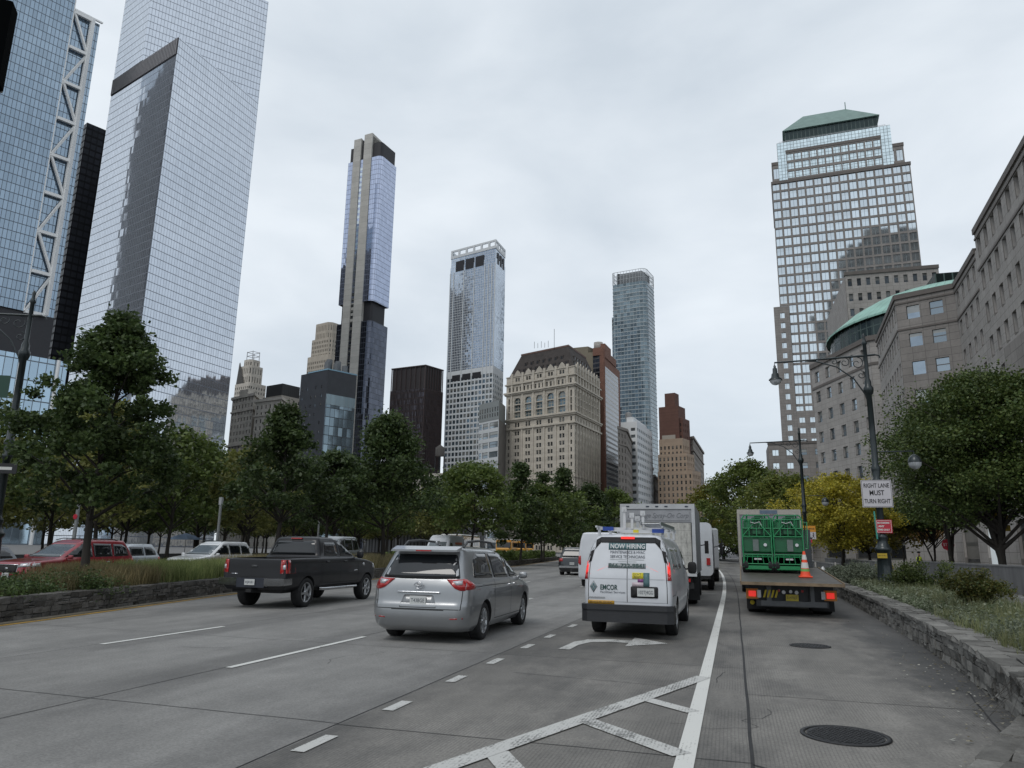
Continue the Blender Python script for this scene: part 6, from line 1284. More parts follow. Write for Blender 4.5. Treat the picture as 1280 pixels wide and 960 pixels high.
# white panel van ahead
def panelvan(name, label, P, L=5.9, W=1.0, H=2.55, cat='van', group=None):
    c = Car(name, label, cat, dict(front=[(.35, L-.25), (.5, L-.04), (.8, L), (1.05, L-.12), (1.2, L-.6), (1.35, L-.85), (1.8, L-1.25), (2.2, L-1.6), (H-.13, L-2.0), (H-.1, L-2.1)], rear=[(.35, .08), (.5, .03), (1.2, .03), (2, .08), (H-.1, .14)],
        hw=[(.35, W-.06), (.5, W-.01), (1.1, W), (1.4, W-.02), (H-.35, W-.12), (H-.1, W-.2)], zt=H-.1, crown=.08, cin=.4, rrx=[(0, .1), (3, .18)], rry=[(0, .08), (3, .08)], taper=.02), P, [(1.05, .35), (L-1.0, .35)], L)
    c.wheels((1.05, L-1.0), .35, .23, W-.02, 'steel'); c.under(.3, L-.4, W-.15, .4)
    for sd_, sx in (('R', 1), ('L', -1)):
        c.decal('side_window', [(L-2.4, 1.35), (L-1.3, 1.33), (L-1.6, 1.8), (L-1.85, 2.05), (L-2.4, 2.05)], sd_, M_GLASS, .004, rnd=.05); c.seams([[(L-2.5, 2.2), (L-2.5, .5)], [(L-3.9, 2.2), (L-3.9, .5)], [(L-1.25, 1.3), (L-1.25, .6)]], sd_)
        c.decal('tail_lamp', [(sx*(W-.16), 1.0), (sx*(W-.02), 1.0), (sx*(W-.04), 1.4), (sx*(W-.16), 1.4)][::sx], 'B', M_RED, .012); c.decal('headlamp', [(sx*.6, .85), (sx*.9, .9), (sx*.88, 1.1), (sx*.6, 1.0)][::sx], 'F', M_CLEAR, .01)
    c.seams([[(0, H-.2), (0, .5)]], 'B'); c.decal('windscreen', [(-W+.14, 1.38), (W-.14, 1.38), (W-.25, 2.12), (-W+.25, 2.12)], 'F', M_SHIELD, .004, rnd=.05); c.decal('grille', [(-.45, .72), (.45, .72), (.45, .95), (-.45, .95)], 'F', BLACK, .01)
    c.plate(.3, .8, 'B', 'JEP 402'); c.mirrors(L-1.45, 1.45, W, BLACK, (.2, .12, .3)); return c
panelvan('panel_van', 'white panel van mostly hidden left of the box truck', P_WHITE, H=2.5).place(-5.95, 34.3, radians(.5))
pv = panelvan('shuttle_van', 'white high roof van parked beyond the median in front of the yellow bus', P_WHITE, H=2.7, L=6.2); pv.place(-23.3, 61.5, pi+radians(4)); pv.decal('red_stripe', [(1.0, 1.9), (3.0, 1.9), (3.0, 2.1), (1.0, 2.1)], 'L', plain('orange_stripe', (.45, .12, .05)), .006); pv.decal('red_stripe', [(1.0, 1.9), (3.0, 1.9), (3.0, 2.1), (1.0, 2.1)], 'R', plain('orange_stripe', (.45, .12, .05)), .006)
# school buses
P_BUS = paint('bus_yellow', (.55, .27, .02), 0, .35)
def bus(label):
    t = thing('school_bus', label, 'bus', group=None); L = 9.5
    m = MB(); m.cbox((0, 4.2, 1.75), (2.4, 8.4, 2.3), bev=.12); m.build('body', P_BUS, t); m = MB(); m.cbox((0, 4.2, 2.97), (2.3, 8.3, .2), bev=.08); m.build('roof', plain('bus_roof_white', (.55, .55, .53), .5), t)
    m = MB(); m.cbox((0, 9.1, 1.2), (2.0, 1.6, 1.1), bev=.15); m.build('bonnet', P_BUS, t)
    for sx in (1, -1):
        for k in range(9): m = MB(); m.cbox((sx*1.2, .75+k*.82, 2.2), (.03, .66, .62)); m.build('window', M_GLASS, t)
        m = MB(); m.cbox((sx*1.205, 4.2, 1.55), (.02, 8.2, .07)); m.cbox((sx*1.205, 4.2, 1.1), (.02, 8.2, .05)); m.build('rub_rail', BLACK, t); m = MB(); m.cbox((sx*.75, 9.92, 1.15), (.3, .05, .25)); m.build('headlamp', M_CLEAR, t); m = MB(); m.cbox((sx*.95, 8.45, 2.75), (.25, .06, .2)); m.build('warning_lamp', M_AMBER, t)
    m = MB(); m.cbox((0, 8.42, 2.15), (2.1, .04, .85)); m.build('windscreen', M_GLASS, t); m = MB(); m.cbox((0, 9.95, .75), (2.2, .15, .25)); m.build('front_bumper', BLACK, t); m = MB(); m.cbox((0, 9.92, 1.15), (1.0, .04, .5)); m.build('grille', BLACK, t)
    for y in (2.2, 8.9):
        for sx in (1, -1): tm, rm = wheel_mesh(.48, .27, 'steel'); o = link('wheel', tm, t); o.location = (sx*1.05, y, .48); o.rotation_euler = (0, 0, 0 if sx > 0 else pi); link('rim', rm, o)
    m = MB(); m.box(-.9, .9, .3, 9.3, .45, .7); m.build('chassis', BLACK, t); return t
bb = bus('yellow school bus with pale roof directly behind the white shuttle van')
bb.location = (-29.6, 83, 0); bb.rotation_euler = (0, 0, pi+radians(6))
for x, y, lb, a in ((-34.8, 117, 'second yellow school bus, further along to the right of the first', 10), (-36, 128, 'third school bus in the far queue, showing mostly its pale roof', 13), (-38.6, 141, 'last school bus at the far end of the queue', 16)):
    o = dup(bb, (x, y, 0), pi+radians(a), lb)
# ---------------------------------------------------------------- box truck
def rollup_mat():
    n = N('dirty_rollup_door'); v = n.coord('Object'); x, y, z = n.xyz(v)
    f = n.noise(n.mapping(v, (2.2, 1, .35)), 3.2, 7, .75); f2 = n.noise(v, 9, 5, .7); col = n.ramp(n.math('ADD', n.math('MULTIPLY', f, .7), n.math('MULTIPLY', f2, .3)), [(.34, (.1, .1, .095)), (.46, (.33, .325, .3)), (.62, (.52, .51, .47))])
    ln = n.math('LESS_THAN', n.math('FRACT', n.math('MULTIPLY', z, 2.6)), .05); n.P(color=n.mix(n.math('MULTIPLY', ln, .35), col, (.1, .1, .1)), rough=.6); return n.m
ALU = plain('dull_aluminium', (.3, .31, .32), .45, .3, .12, 2, streak=True)
bt = thing('box_truck', 'grey box truck with grimy roller door and faint script lettering ahead of the van', 'truck'); W2, H2_ = 1.2, 3.12
m = MB(); m.box(-W2, W2, .06, 5.8, .98, H2_); m.build('cargo_box', ALU, bt)
m = MB()
for (x0, x1, z0, z1) in ((-W2, W2, 2.98, 3.14), (-W2, -W2+.1, 1.0, 2.98), (W2-.1, W2, 1.0, 2.98), (-W2, W2, .92, 1.02)): m.box(x0-.005*(x0 < 0), x1+.005*(x1 > 0), 0, .07, z0, z1)
fr_ = m.build('door_frame', plain('frame_white', (.42, .43, .44), .5, 0, .12, 3), bt)
m = MB(); m.box(-W2+.1, W2-.1, .045, .07, 1.02, 2.55); m.build('roller_door', rollup_mat(), bt)
m = MB(); m.box(-W2+.1, W2-.1, .03, .07, 2.57, 2.97); m.box(-W2+.16, W2-.16, .015, .03, 2.62, 2.9); o = m.build('header_panel', plain('header_grey', (.27, .275, .29), .5, 0, .1, 3), bt)
t_ = link('lettering', text_obj('Bowerage Spray-On Corp', .22, 'lettering', plain('faded_ink', (.13, .135, .15), .6, 0, 0), width=1.95, italic=.35), o); t_.location = (.02, .009, 2.77); t_.rotation_euler = (pi/2, 0, 0)
for x in (-.95, -.3, 0, .3, .95): m = MB(); m.cbox((x, -.006, 3.06), (.1, .02, .035)); m.build('marker_lamp', M_INK, bt)
m = MB(); m.cbox((W2*.93, .02, 1.85), (.09, .03, 1.4)); m.build('dark_strip', BLACK, bt)
m = MB(); m.box(-1.1, 1.1, .1, .25, .55, .72); m.box(-.45, .45, .1, 7, .6, .95); m.box(-1.05, 1.05, .12, .2, .72, .92); m.build('chassis', BLACK, bt)
for sx in (1, -1): m = MB(); m.cbox((sx*.9, .05, .8), (.2, .04, .1)); m.build('tail_lamp', M_RED, bt); m = MB(); m.box(sx*.98-.26, sx*.98+.26, 1.2, 1.22, .15, .85); m.build('mud_flap', BLACK, bt)
m = MB(); m.cbox((0, 6.9, 1.6), (2.05, 2.0, 1.9), bev=.2); m.build('cab', P_WHITE, bt); m = MB(); m.box(1.02, 1.04, 6.6, 7.4, 1.7, 2.3); m.build('side_window', M_GLASS, bt)
m = MB(); m.tube([(1.05, 7.4, 1.9), (1.35, 7.35, 1.95)], .02, 6); m.cbox((1.4, 7.35, 1.85), (.16, .12, .5)); m.build('mirror', BLACK, bt)
for y in (1.9, 6.9):
    for sx in (1, -1): tm, rm = wheel_mesh(.46, .5 if y < 3 else .26, 'steel'); o = link('wheel', tm, bt); o.location = (sx*(.88 if y < 3 else 1.0), y, .46); o.rotation_euler = (0, 0, 0 if sx > 0 else pi); link('rim', rm, o)
bt.scale = (.97, 1, 1); bt.location = (-2.31, 24.1, 0); bt.rotation_euler = (0, 0, radians(.9))
# step van
sv_ = thing('step_van', 'white step van with rounded roof, next in the queue past the box truck', 'van')
m = MB(); prof_ = round_poly([(-1.08, .62), (1.08, .62), (1.08, 2.95), (-1.08, 2.95)], .28, 6); N_ = len(prof_)
m.faces([(x, y, z) for y in (0, 6.4) for x, z in prof_], [(i, (i+1) % N_, N_+(i+1) % N_, N_+i) for i in range(N_)], 0, True); m.face([(x, 0, z) for x, z in prof_]); m.face([(x, 6.4, z) for x, z in prof_][::-1]); m.build('body', plain('step_van_white', (.5, .52, .54), .35, 0, .08, 2, coat=.3), sv_)
m = MB(); m.box(-.55, .55, -.02, .0, .9, 2.65); m.build('rear_door', plain('step_van_door', (.46, .48, .5), .4), sv_)
for k in range(3): m = MB(); m.box(1.085, 1.10, .3+k*2, 2.1+k*2, .95, 2.5); m.build('side_panel', ALU, sv_)
for sx in (1, -1): m = MB(); m.cbox((sx*.88, -.02, 1.25), (.16, .05, .3)); m.build('tail_lamp', M_RED, sv_)
m = MB(); m.box(-.15, .15, -.035, -.02, 1.4, 2.1); m.build('door_window', BLACK, sv_); m = MB(); m.box(-.95, .95, -.1, .2, .5, .64); m.box(-.5, .5, .1, 6.3, .4, .7); m.build('chassis', BLACK, sv_)
m = MB(); m.tube([(1.08, 6.2, 1.9), (1.4, 6.3, 2.0)], .02, 6); m.cbox((1.46, 6.3, 1.8), (.1, .14, .55)); m.build('mirror', BLACK, sv_)
for y in (1.4, 5.3):
    for sx in (1, -1): tm, rm = wheel_mesh(.4, .26, 'steel'); o = link('wheel', tm, sv_); o.location = (sx*.93, y, .4); o.rotation_euler = (0, 0, 0 if sx > 0 else pi); link('rim', rm, o)
sv_.location = (-2.0, 34.5, 0); sv_.rotation_euler = (0, 0, radians(1))
cb = thing('delivery_truck', 'pale truck cab with tall mirror frame furthest along the queued lane', 'truck')
m = MB(); m.cbox((0, 3, 1.85), (2.3, 6, 2.3), bev=.1); m.build('cargo_box', ALU, cb); m = MB(); m.cbox((0, 6.9, 1.5), (2.1, 1.8, 2.0), bev=.2); m.build('cab', P_WHITE, cb)
m = MB(); m.tube([(1.05, 7.2, 2.5), (1.5, 7.2, 2.5), (1.55, 7.2, 2.4), (1.55, 7.2, 1.2), (1.05, 7.2, 1.15)], .035, 6); m.cbox((1.5, 7.2, 1.9), (.2, .1, .7)); m.build('mirror', DARKM, cb); m = MB(); m.box(-.9, .9, 0, 7.4, .5, .75); m.build('chassis', BLACK, cb)
for y in (1.4, 6.8):
    for sx in (1, -1): tm, rm = wheel_mesh(.46, .26, 'steel'); o = link('wheel', tm, cb); o.location = (sx*1.0, y, .46); o.rotation_euler = (0, 0, 0 if sx > 0 else pi); link('rim', rm, o)
cb.location = (-2.0, 44.5, 0); cb.rotation_euler = (0, 0, radians(2.5))
# ---------------------------------------------------------------- flatbed truck with two green lifts
ft = thing('flatbed_truck', 'flatbed truck seen from behind with lit tail lights and a tilted steel deck', 'truck')
DECK = plain('worn_steel_deck', (.095, .084, .073), .55, .3, .25, 2.5)
m = MB(); m.faces([(-1.28, -1.0, .84), (1.28, -1.0, .84), (1.28, 5.8, 1.10), (-1.28, 5.8, 1.10), (-1.28, -1.0, .90), (1.28, -1.0, .90), (1.28, 5.8, 1.19), (-1.28, 5.8, 1.19)], [(3, 2, 1, 0), (4, 5, 6, 7), (0, 1, 5, 4), (1, 2, 6, 5), (2, 3, 7, 6), (3, 0, 4, 7)]); m.build('deck', DECK, ft)
m = MB(); m.box(-1.28, 1.28, -1.03, -.995, .83, .91)
for sx in (-1.285, 1.285): m.faces([(sx+a, y, z) for y, z0, z1 in ((-1.0, .82, .93), (5.8, 1.08, 1.22)) for z in (z0, z1) for a in (-.015, .015)], [(0, 1, 3, 2), (4, 6, 7, 5), (0, 2, 6, 4), (1, 5, 7, 3), (2, 3, 7, 6), (0, 4, 5, 1)])
if 1: pass; m.build('deck_edge', plain('rusty_edge', (.2, .145, .09), .7, 0, .25, 4), ft)
m = MB(); m.box(-.5, .5, .1, 8.4, .45, .80)
for sx in (1, -1): m.box(sx*.55-.08, sx*.55+.08, -.2, .1, .25, .80)
m.box(-.9, .95, -.28, -.1, .24, .40); m.box(-1.1, 1.1, -.1, .4, .40, .82); m.build('chassis', plain('frame_grey', (.045, .047, .05), .5, .3, .15), ft)
m = MB(); m.box(-.62, -.5, -.3, -.27, .40, .80); m.box(.5, .6, -.3, -.27, .40, .80); m.box(-.78, .9, -.31, -.28, .26, .40); m.build('tow_frame', plain('frame_mid_grey', (.11, .115, .12), .5, .3), ft)
for sx in (1, -1):
    m = MB(); m.cbox((sx*1.0, -.3, .57), (.19, .05, .15)); m.build('tail_lamp', M_REDON, ft); m = MB(); m.cbox((sx*1.0, -.27, .57), (.32, .02, .27)); m.build('lamp_surround', plain('lamp_orange', (.4, .18, .03)), ft)
    m = MB(); m.cbox((sx*.82, -.3, .57), (.1, .04, .2)); m.build('reversing_lamp', M_CLEAR, ft); m = MB(); m.box(sx*.85-.3, sx*.85+.3, .35, .37, .12, .7); m.build('mud_flap', BLACK, ft)
m = MB()
for k in range(4): x = -.72+k*.1; m.faces([(x, -.305, .48), (x+.05, -.305, .48), (x+.11, -.305, .68), (x+.06, -.305, .68), (x, -.295, .48), (x+.05, -.295, .48), (x+.11, -.295, .68), (x+.06, -.295, .68)], [(0, 1, 2, 3), (4, 7, 6, 5), (0, 4, 5, 1), (2, 6, 7, 3), (1, 5, 6, 2), (0, 3, 7, 4)])
m.build('hazard_stripes', plain('hazard_yellow', (.55, .42, .02)), ft)
for (x, z, r_) in ((-.18, .63, .05), (0, .65, .045), (.15, .63, .05), (-.3, .67, .035), (.3, .67, .035)): m = MB(); m.lathe([(r_, -.02), (r_, .02)], (x, -.31, z), 12, 'y'); m.build('round_lamp', M_CLEAR if abs(x) < .2 else M_RED, ft)
m = MB(); m.cbox((.03, -.33, .49), (.32, .012, .17)); pp = m.build('number_plate', plain('yellow_plate', (.5, .4, .05)), ft); t_ = link('lettering', text_obj('51476JZ', .09, 'lettering', M_INK, width=.27), pp); t_.location = (.03, -.338, .49); t_.rotation_euler = (pi/2, 0, 0)
m = MB(); m.lathe([(.06, -.01), (.06, .01)], (-1.0, .34, .3), 14, 'y'); m.build('flap_badge', plain('hazard_yellow', (.55, .42, .02)), ft)
for y in (1.0, 2.2, 7.6):
    for sx in (1, -1): tm, rm = wheel_mesh(.48, .5 if y < 4 else .28, 'steel'); o = link('wheel', tm, ft); o.location = (sx*(.88 if y < 4 else 1.0), y, .48); o.rotation_euler = (0, 0, 0 if sx > 0 else pi); link('rim', rm, o)
m = MB(); m.cbox((0, 7.7, 1.55), (2.3, 2.2, 1.9), bev=.2); m.build('cab', plain('cab_dark_green', (.01, .05, .03), .4, coat=.4), ft); m = MB(); m.box(-1.15, 1.15, 6.3, 6.4, 1.2, 2.5); m.build('headboard', plain('headboard_grey', (.05, .055, .06), .5, .3), ft)
m = MB(); m.cbox((-1.16, 5.6, 1.35), (.1, .1, .3)); m.build('side_lamp', M_REDON, ft)
FX, FY = 1.42, 22.4
ft.location = (FX, FY, 0); ft.rotation_euler = (0, 0, radians(-.5))
GRN = plain('machine_green', (.012, .2, .07), .35, 0, .12, 3, coat=.3); GRD = plain('dark_machine_green', (.01, .1, .04), .4)
def lift(label, x, flip=1):
    t = thing('boom_lift', label, 'lift machine', (x, FY+2.6, 1.06)); t.scale = (.86, 1, .84); r = random.Random(int(x*10)+4)
    m = MB(); m.cbox((0, .9, .42), (.95, 1.9, .42), bev=.05); m.cbox((0, .1, .35), (.9, .3, .5), bev=.03); m.build('chassis', GRN, t)
    m = MB(); m.cbox((0, .8, 1.02), (.98, 1.6, .62), bev=.06); m.build('turret', GRD, t)
    m = MB(); m.cbox((-.05*flip, -.03, 1.0), (.2, .05, .42)); m.build('grey_panel', plain('panel_grey', (.12, .15, .14)), t)
    m = MB(); m.lathe([(.06, -.06), (.06, -.03)], (.28, 0, 1.02), 14, 'y'); m.build('round_lamp', M_CLEAR, t)
    m = MB(); 
    for sx in (-1, 1):
        m.tube([(sx*.5, -.05, .2), (sx*.5, -.05, 1.95), (sx*.42, -.05, 2.1)], .026, 6); m.tube([(sx*.5, .9, .7), (sx*.5, .9, 2.05)], .026, 6); m.tube([(sx*.46, .4, 1.2), (sx*.3, .1, 2.15)], .03, 6)
        m.tube([(sx*.26, -.06, 1.3), (sx*.26, -.06, 1.95)], .02, 6); m.tube([(sx*.5, -.05, 1.95), (sx*.5, .9, 2.0)], .022, 6)
    for z in (.32, .66, 1.32, 1.62, 1.95): m.tube([(-.5, -.05, z), (.5, -.05, z)], .024, 6)
    m.tube([(-.42, -.05, 2.1), (.42, -.05, 2.1)], .024, 6); m.tube([(0, -.06, 1.34), (0, -.06, 1.62)], .02, 6); m.build('guard_rails', GRN, t)
    m = MB(); m.box(-.14, .14, -.02, 1.8, 1.42, 1.62); m.box(-.1, .1, .05, 1.7, 1.68, 1.86); m.cbox((0, .25, 1.9), (.3, .35, .3), bev=.04); m.cbox((0, .7, 1.5), (.96, 1.2, .3), bev=.04); m.cbox((.3, .6, 1.8), (.26, 1.1, .42), bev=.04); m.cbox((-.3, .7, 1.78), (.28, 1.0, .34), bev=.04); m.build('folded_boom', GRD, t); m = MB()
    for k in range(9): m.tube([(-.42+k*.105, -.055, 1.62), (-.42+k*.105, -.055, 1.94)], .012, 5)
    for k in range(5): m.tube([(-.4+k*.2, -.05, .32), (-.35+k*.17, -.05, .66)], .016, 5)
    m.tube([(-.5, -.05, 1.32), (-.1, -.07, 1.8), (.1, -.07, 1.8), (.5, -.05, 1.32)], .022, 6); m.build('basket_bars', GRN, t)
    m = MB(); m.cbox((-.28, -.01, 1.72), (.2, .1, .26)); m.build('control_box', GRD, t); m = MB(); m.cbox((.28, .05, 1.78), (.16, .1, .2)); m.build('control_box', GRD, t); m = MB(); m.cbox((.1, 0, 2.05), (.3, .1, .1)); m.build('boom_end', GRD, t)
    m = MB(); m.tube([(-.2, -.08, 1.85), (-.05, -.1, 1.8), (.12, -.08, 1.86), (.2, -.05, 1.7)], .018, 5); m.cbox((0, -.05, .5), (.25, .02, .06)); m.build('white_straps', plain('strap_white', (.45, .47, .46)), t)
    for y in (.2, 1.6):
        for sx in (1, -1): tm, rm = wheel_mesh(.28, .2, 'steel'); o = link('wheel', tm, t); o.location = (sx*.44, y, .28); o.rotation_euler = (0, 0, 0 if sx > 0 else pi); link('rim', rm, o)
    return t
lift('green lift machine with folded boom on the left half of the flatbed', FX-.72); l2 = lift('green lift machine with folded boom on the right half of the flatbed beside the cone', FX+.21, -1)
m = MB(); m.tube([(.56, -.05, .9), (.66, -.05, .9), (.66, -.05, 1.85), (.56, -.05, 1.85)], .022, 6); m.tube([(.66, -.05, .9), (.66, .7, .9), (.66, .7, 1.85), (.66, -.05, 1.85)], .022, 6); m.build('side_gate', GRN, l2)
tcn = thing('traffic_cone', 'orange and white traffic cone standing on the flatbed deck', 'traffic cone', (FX+.52, FY+1.1, .995)); ORC = plain('cone_orange', (.75, .07, .02), .5, 0, .05)
m = MB(); m.cbox((0, 0, .02), (.36, .36, .04), bev=.01); m.lathe([(.15, .04), (.13, .1), (.035, .72), (.03, .74)], n=20, cap=True); m.build('cone_body', ORC, tcn); m = MB(); 
for z0, z1 in ((.5, .64), (.26, .42)):
    f = lambda z: .13-(z-.1)/.62*.095+.004
    m.lathe([(f(z0), z0), (f(z1), z1)], n=20, cap=False)
m.build('reflective_bands', plain('cone_white', (.55, .55, .52)), tcn)
m = MB(); f = lambda z: .13-(z-.1)/.62*.095+.005; m.lathe([(f(.17), .17), (f(.24), .24)], n=20, cap=False); m.build('green_band', plain('cone_green', (.15, .35, .08)), tcn)
# box truck beyond the flatbed
b2 = thing('box_truck', 'tall box truck in front of the flatbed, pale roof edge above the green lifts', 'truck', (1.45, 33.2, 0))
m = MB(); m.box(-1.25, 1.25, 0, 7, 1.0, 3.42); m.build('cargo_box', plain('grey_purple_box', (.2, .2, .22), .5, 0, .1), b2); m = MB(); m.box(-1.27, 1.27, -.03, .05, 3.24, 3.45); m.box(-1.27, -1.17, -.03, .05, 1.0, 3.24); m.box(1.17, 1.27, -.03, .05, 1, 3.24); m.build('door_frame', plain('frame_beige', (.36, .34, .3), .6), b2)
m = MB(); m.box(-.35, .35, -.04, -.031, 3.27, 3.42); m.build('roof_sign', plain('sign_blue_grey', (.1, .14, .19)), b2); m = MB(); m.box(-1.1, 1.1, .1, 8.5, .5, 1.0); m.build('chassis', BLACK, b2); m = MB(); m.cbox((0, 8.2, 1.8), (2.3, 2.0, 2.2), bev=.2); m.build('cab', P_WHITE, b2)
for y in (1.6, 8.2):
    for sx in (1, -1): tm, rm = wheel_mesh(.48, .5 if y < 4 else .28, 'steel'); o = link('wheel', tm, b2); o.location = (sx*.95, y, .48); o.rotation_euler = (0, 0, 0 if sx > 0 else pi); link('rim', rm, o)
# ================================================================ VEGETATION
def leaf_mat(name, c1, c2, trans=.38):
    c1 = tuple(q*1.22 for q in c1); c2 = tuple(q*1.22 for q in c2)
    n = N(name); g = n.new('ShaderNodeNewGeometry'); oi = n.new('ShaderNodeObjectInfo'); col = n.mix(g.outputs['Random Per Island'], tuple(c1), tuple(c2))
    nf = n.noise(n.coord('Object'), .9, 3, .5); col = n.mix(1.0, col, n.ramp(nf, [(.3, .72), (.7, 1.3)]), 'MULTIPLY'); col = n.mix(1.0, col, n.ramp(oi.outputs['Random'], [(0, .85), (1, 1.15)]), 'MULTIPLY')
    n.P(color=col, rough=.5, spec=.35); tr = n.new('ShaderNodeBsdfTranslucent'); n.set(tr.inputs[0], col); mx_ = n.new('ShaderNodeMixShader'); mx_.inputs[0].default_value = trans
    n.t.links.new(n.b.outputs[0], mx_.inputs[1]); n.t.links.new(tr.outputs[0], mx_.inputs[2]); n.t.links.new(mx_.outputs[0], n.out.inputs[0]); return n.m
L_DARK = leaf_mat('dark_leaf', (.026, .046, .016), (.07, .1, .032)); L_MID = leaf_mat('green_leaf', (.045, .075, .018), (.12, .155, .04)); L_OLIVE = leaf_mat('olive_leaf', (.085, .1, .026), (.19, .19, .06))
L_YEL = leaf_mat('yellow_leaf', (.19, .19, .025), (.47, .39, .05)); L_ZEL = leaf_mat('zelkova_leaf', (.055, .085, .018), (.14, .17, .04)); L_DZEL = leaf_mat('dark_zelkova_leaf', (.027, .052, .013), (.085, .11, .028), .22); L_BROWN = leaf_mat('brown_leaf', (.12, .07, .02), (.2, .12, .04))
BARK = plain('bark', (.04, .034, .028), .9, 0, .3, 6, bump=.5, streak=True)
def leaves(cent, nper, rad, size, r, flat=.65, up=.3):
    """many small rhombic leaves round the clump centres"""
    n = len(cent)*nper; C_ = np.repeat(np.asarray(cent, dtype=float), nper, 0); rr = np.repeat(np.asarray(rad if hasattr(rad, '__len__') else [rad]*len(cent), dtype=float), nper)[:, None]
    d = r.normal(size=(n, 3)); d /= np.linalg.norm(d, axis=1)[:, None]; q = (r.random((n, 1))**.5)*rr*(1+.75*r.random((n, 1))**5); P_ = C_+d*q*np.array([1, 1, flat])
    a = r.normal(size=(n, 3)); a[:, 2] = a[:, 2]*.6-.15; a /= np.linalg.norm(a, axis=1)[:, None]; nn = r.normal(size=(n, 3))+np.array([0, 0, up*3]); b_ = np.cross(nn, a); b_ /= (np.linalg.norm(b_, axis=1)[:, None]+1e-9)
    s = size*(.6+.8*r.random((n, 1))); w_ = s*.36
    V = np.empty((n, 4, 3)); V[:, 0] = P_-a*s*.5; V[:, 1] = P_+b_*w_; V[:, 2] = P_+a*s*.55; V[:, 3] = P_-b_*w_
    return V.reshape(-1, 3)
def lmesh(name, V, mat): return npmesh(name, V, np.arange(len(V)).reshape(-1, 4), [mat])
SH = dict(maple=[(0, .62), (.1, .95), (.3, 1), (.5, .88), (.7, .62), (.85, .42), (1, .12)], round=[(0, .55), (.2, .9), (.45, 1), (.7, .88), (.9, .5), (1, .2)], vase=[(0, .5), (.2, .8), (.45, 1), (.7, .95), (.88, .7), (1, .3)], cone=[(0, .7), (.12, 1), (.4, .78), (.7, .42), (.9, .18), (1, .05)], oval=[(0, .45), (.2, .85), (.5, 1), (.75, .8), (.92, .45), (1, .1)])
def make_tree(name, label, cat, H, R, base, shape, ncl, nper, leaf, mat, seed, trunk_r=.13, multi=1, clr=None, group=None, lean=0, fill=.35):
    r = np.random.default_rng(seed); rr = random.Random(seed); f = pchip(SH[shape]); cents = []; rads = []
    lobes = [(rr.uniform(0, 2*pi), rr.uniform(.75, 1.12), rr.uniform(.2, .9)) for _ in range(6)]
    while len(cents) < ncl:
        h = rr.random()**.85; th = rr.uniform(0, 2*pi); e = f(h)*R*(1+.16*sin(3*th+seed)+.12*sin(5*th+h*9+seed)+.1*sin(h*23+seed))
        q = e*(rr.random()**fill); cents.append((q*cos(th)+lean*h, q*sin(th), base+(H-base)*h*(1 if h < .93 else .97)-(.08*R if q > .7*e else 0))); rads.append((clr or R*.24)*rr.uniform(.6, 1.25))
    t = thing(name, label, cat, group=group)
    nper = int(nper*(.72 if mat is not L_DZEL else .9))
    cr_ = link('crown', lmesh('crown', leaves(cents, nper, rads, leaf, r), mat), t)
    m = MB(); top = H*.86; segs = 7
    def trunk_at(u, k=0):
        a = 2*pi*k/max(1, multi)+seed; sp_ = (0 if multi == 1 else R*.32*(max(0, u-.12)))
        return Vector((lean*u+.12*sin(u*5+seed)*(u > .05)+cos(a)*sp_, .1*sin(u*4+1+seed)+sin(a)*sp_, top*u))
    for k in range(multi): m.tube([trunk_at(i/segs, k) for i in range(segs+1)], [trunk_r*(1.25 if i == 0 else 1)*(1-i/segs*.85)*(1 if multi == 1 else .7) for i in range(segs+1)], 8)
    order = sorted(range(ncl), key=lambda i: -rads[i])[:34 if multi == 1 else 44]
    for i in order:
        c = Vector(cents[i]); hd = hypot(c.x, c.y); u = max(base/top*(.75 if multi == 1 else .45), min(.93, (c.z-hd*.75)/top)); p = trunk_at(u, i % multi); mid = p.lerp(c, .5)+Vector((0, 0, hd*.10)); r0 = trunk_r*.5*(1-u*.6)
        m.tube([p, mid, c], [r0, r0*.6, r0*.2], 5, cap=False)
    m.build('trunk', BARK, t); return t
def put(t, px, Y, z=.0, rz=0.):
    v = at_y(px, 688, Y); t.location = (v.x, Y, z); t.rotation_euler = (0, 0, rz); return t
# big near maple in the median
t = make_tree('maple_tree', 'large dark maple nearest the camera, standing in the left median', 'tree', zat(128, 386, -18.0, 17.6)-.4, 2.25, 2.5, 'maple', 260, 200, .125, L_DARK, 3, .12, clr=.36, fill=.62); v = at_y(112, 700, 17.6); t.location = (v.x, 17.6, .4)
def tb(name, label, px, ytop, Y, R, base, shape, ncl, nper, leaf, mat, seed, tr=.12, z=.42, **k):
    v = at_y(px, 688, Y); H = zat(px, ytop, v.x, Y)-z; t = make_tree(name, label, 'tree', H, R, base, shape, ncl, nper, leaf, mat, seed, tr, **k); t.location = (v.x, Y, z); return t
tb('oak_tree', 'slender young tree rising in front of the classical buildings, behind the white SUV', 345, 506, 30, 2.7, 3.0, 'cone', 120, 160, .17, L_DARK, 5, clr=.5, fill=.45)
tb('oak_tree', 'broad dense tree right behind the pickup cab, tallest in mid median', 478, 519, 41.5, 3.9, 3.1, 'cone', 150, 200, .2, L_DARK, 8, .14, clr=.85, fill=.5)
tb('maple_tree', 'round crowned tree beside the pickup tree, below the slim tower', 410, 566, 37, 2.5, 3.0, 'round', 90, 150, .19, L_DARK, 9, clr=.6)
tb('maple_tree', 'round green tree above the white shuttle van', 590, 581, 58, 4.0, 3.2, 'round', 110, 160, .25, L_MID, 11, .14, clr=.95)
tb('maple_tree', 'green tree directly left of the narrow dark conifer', 556, 604, 66, 3.4, 3.2, 'round', 80, 130, .27, L_OLIVE, 12, clr=.95)
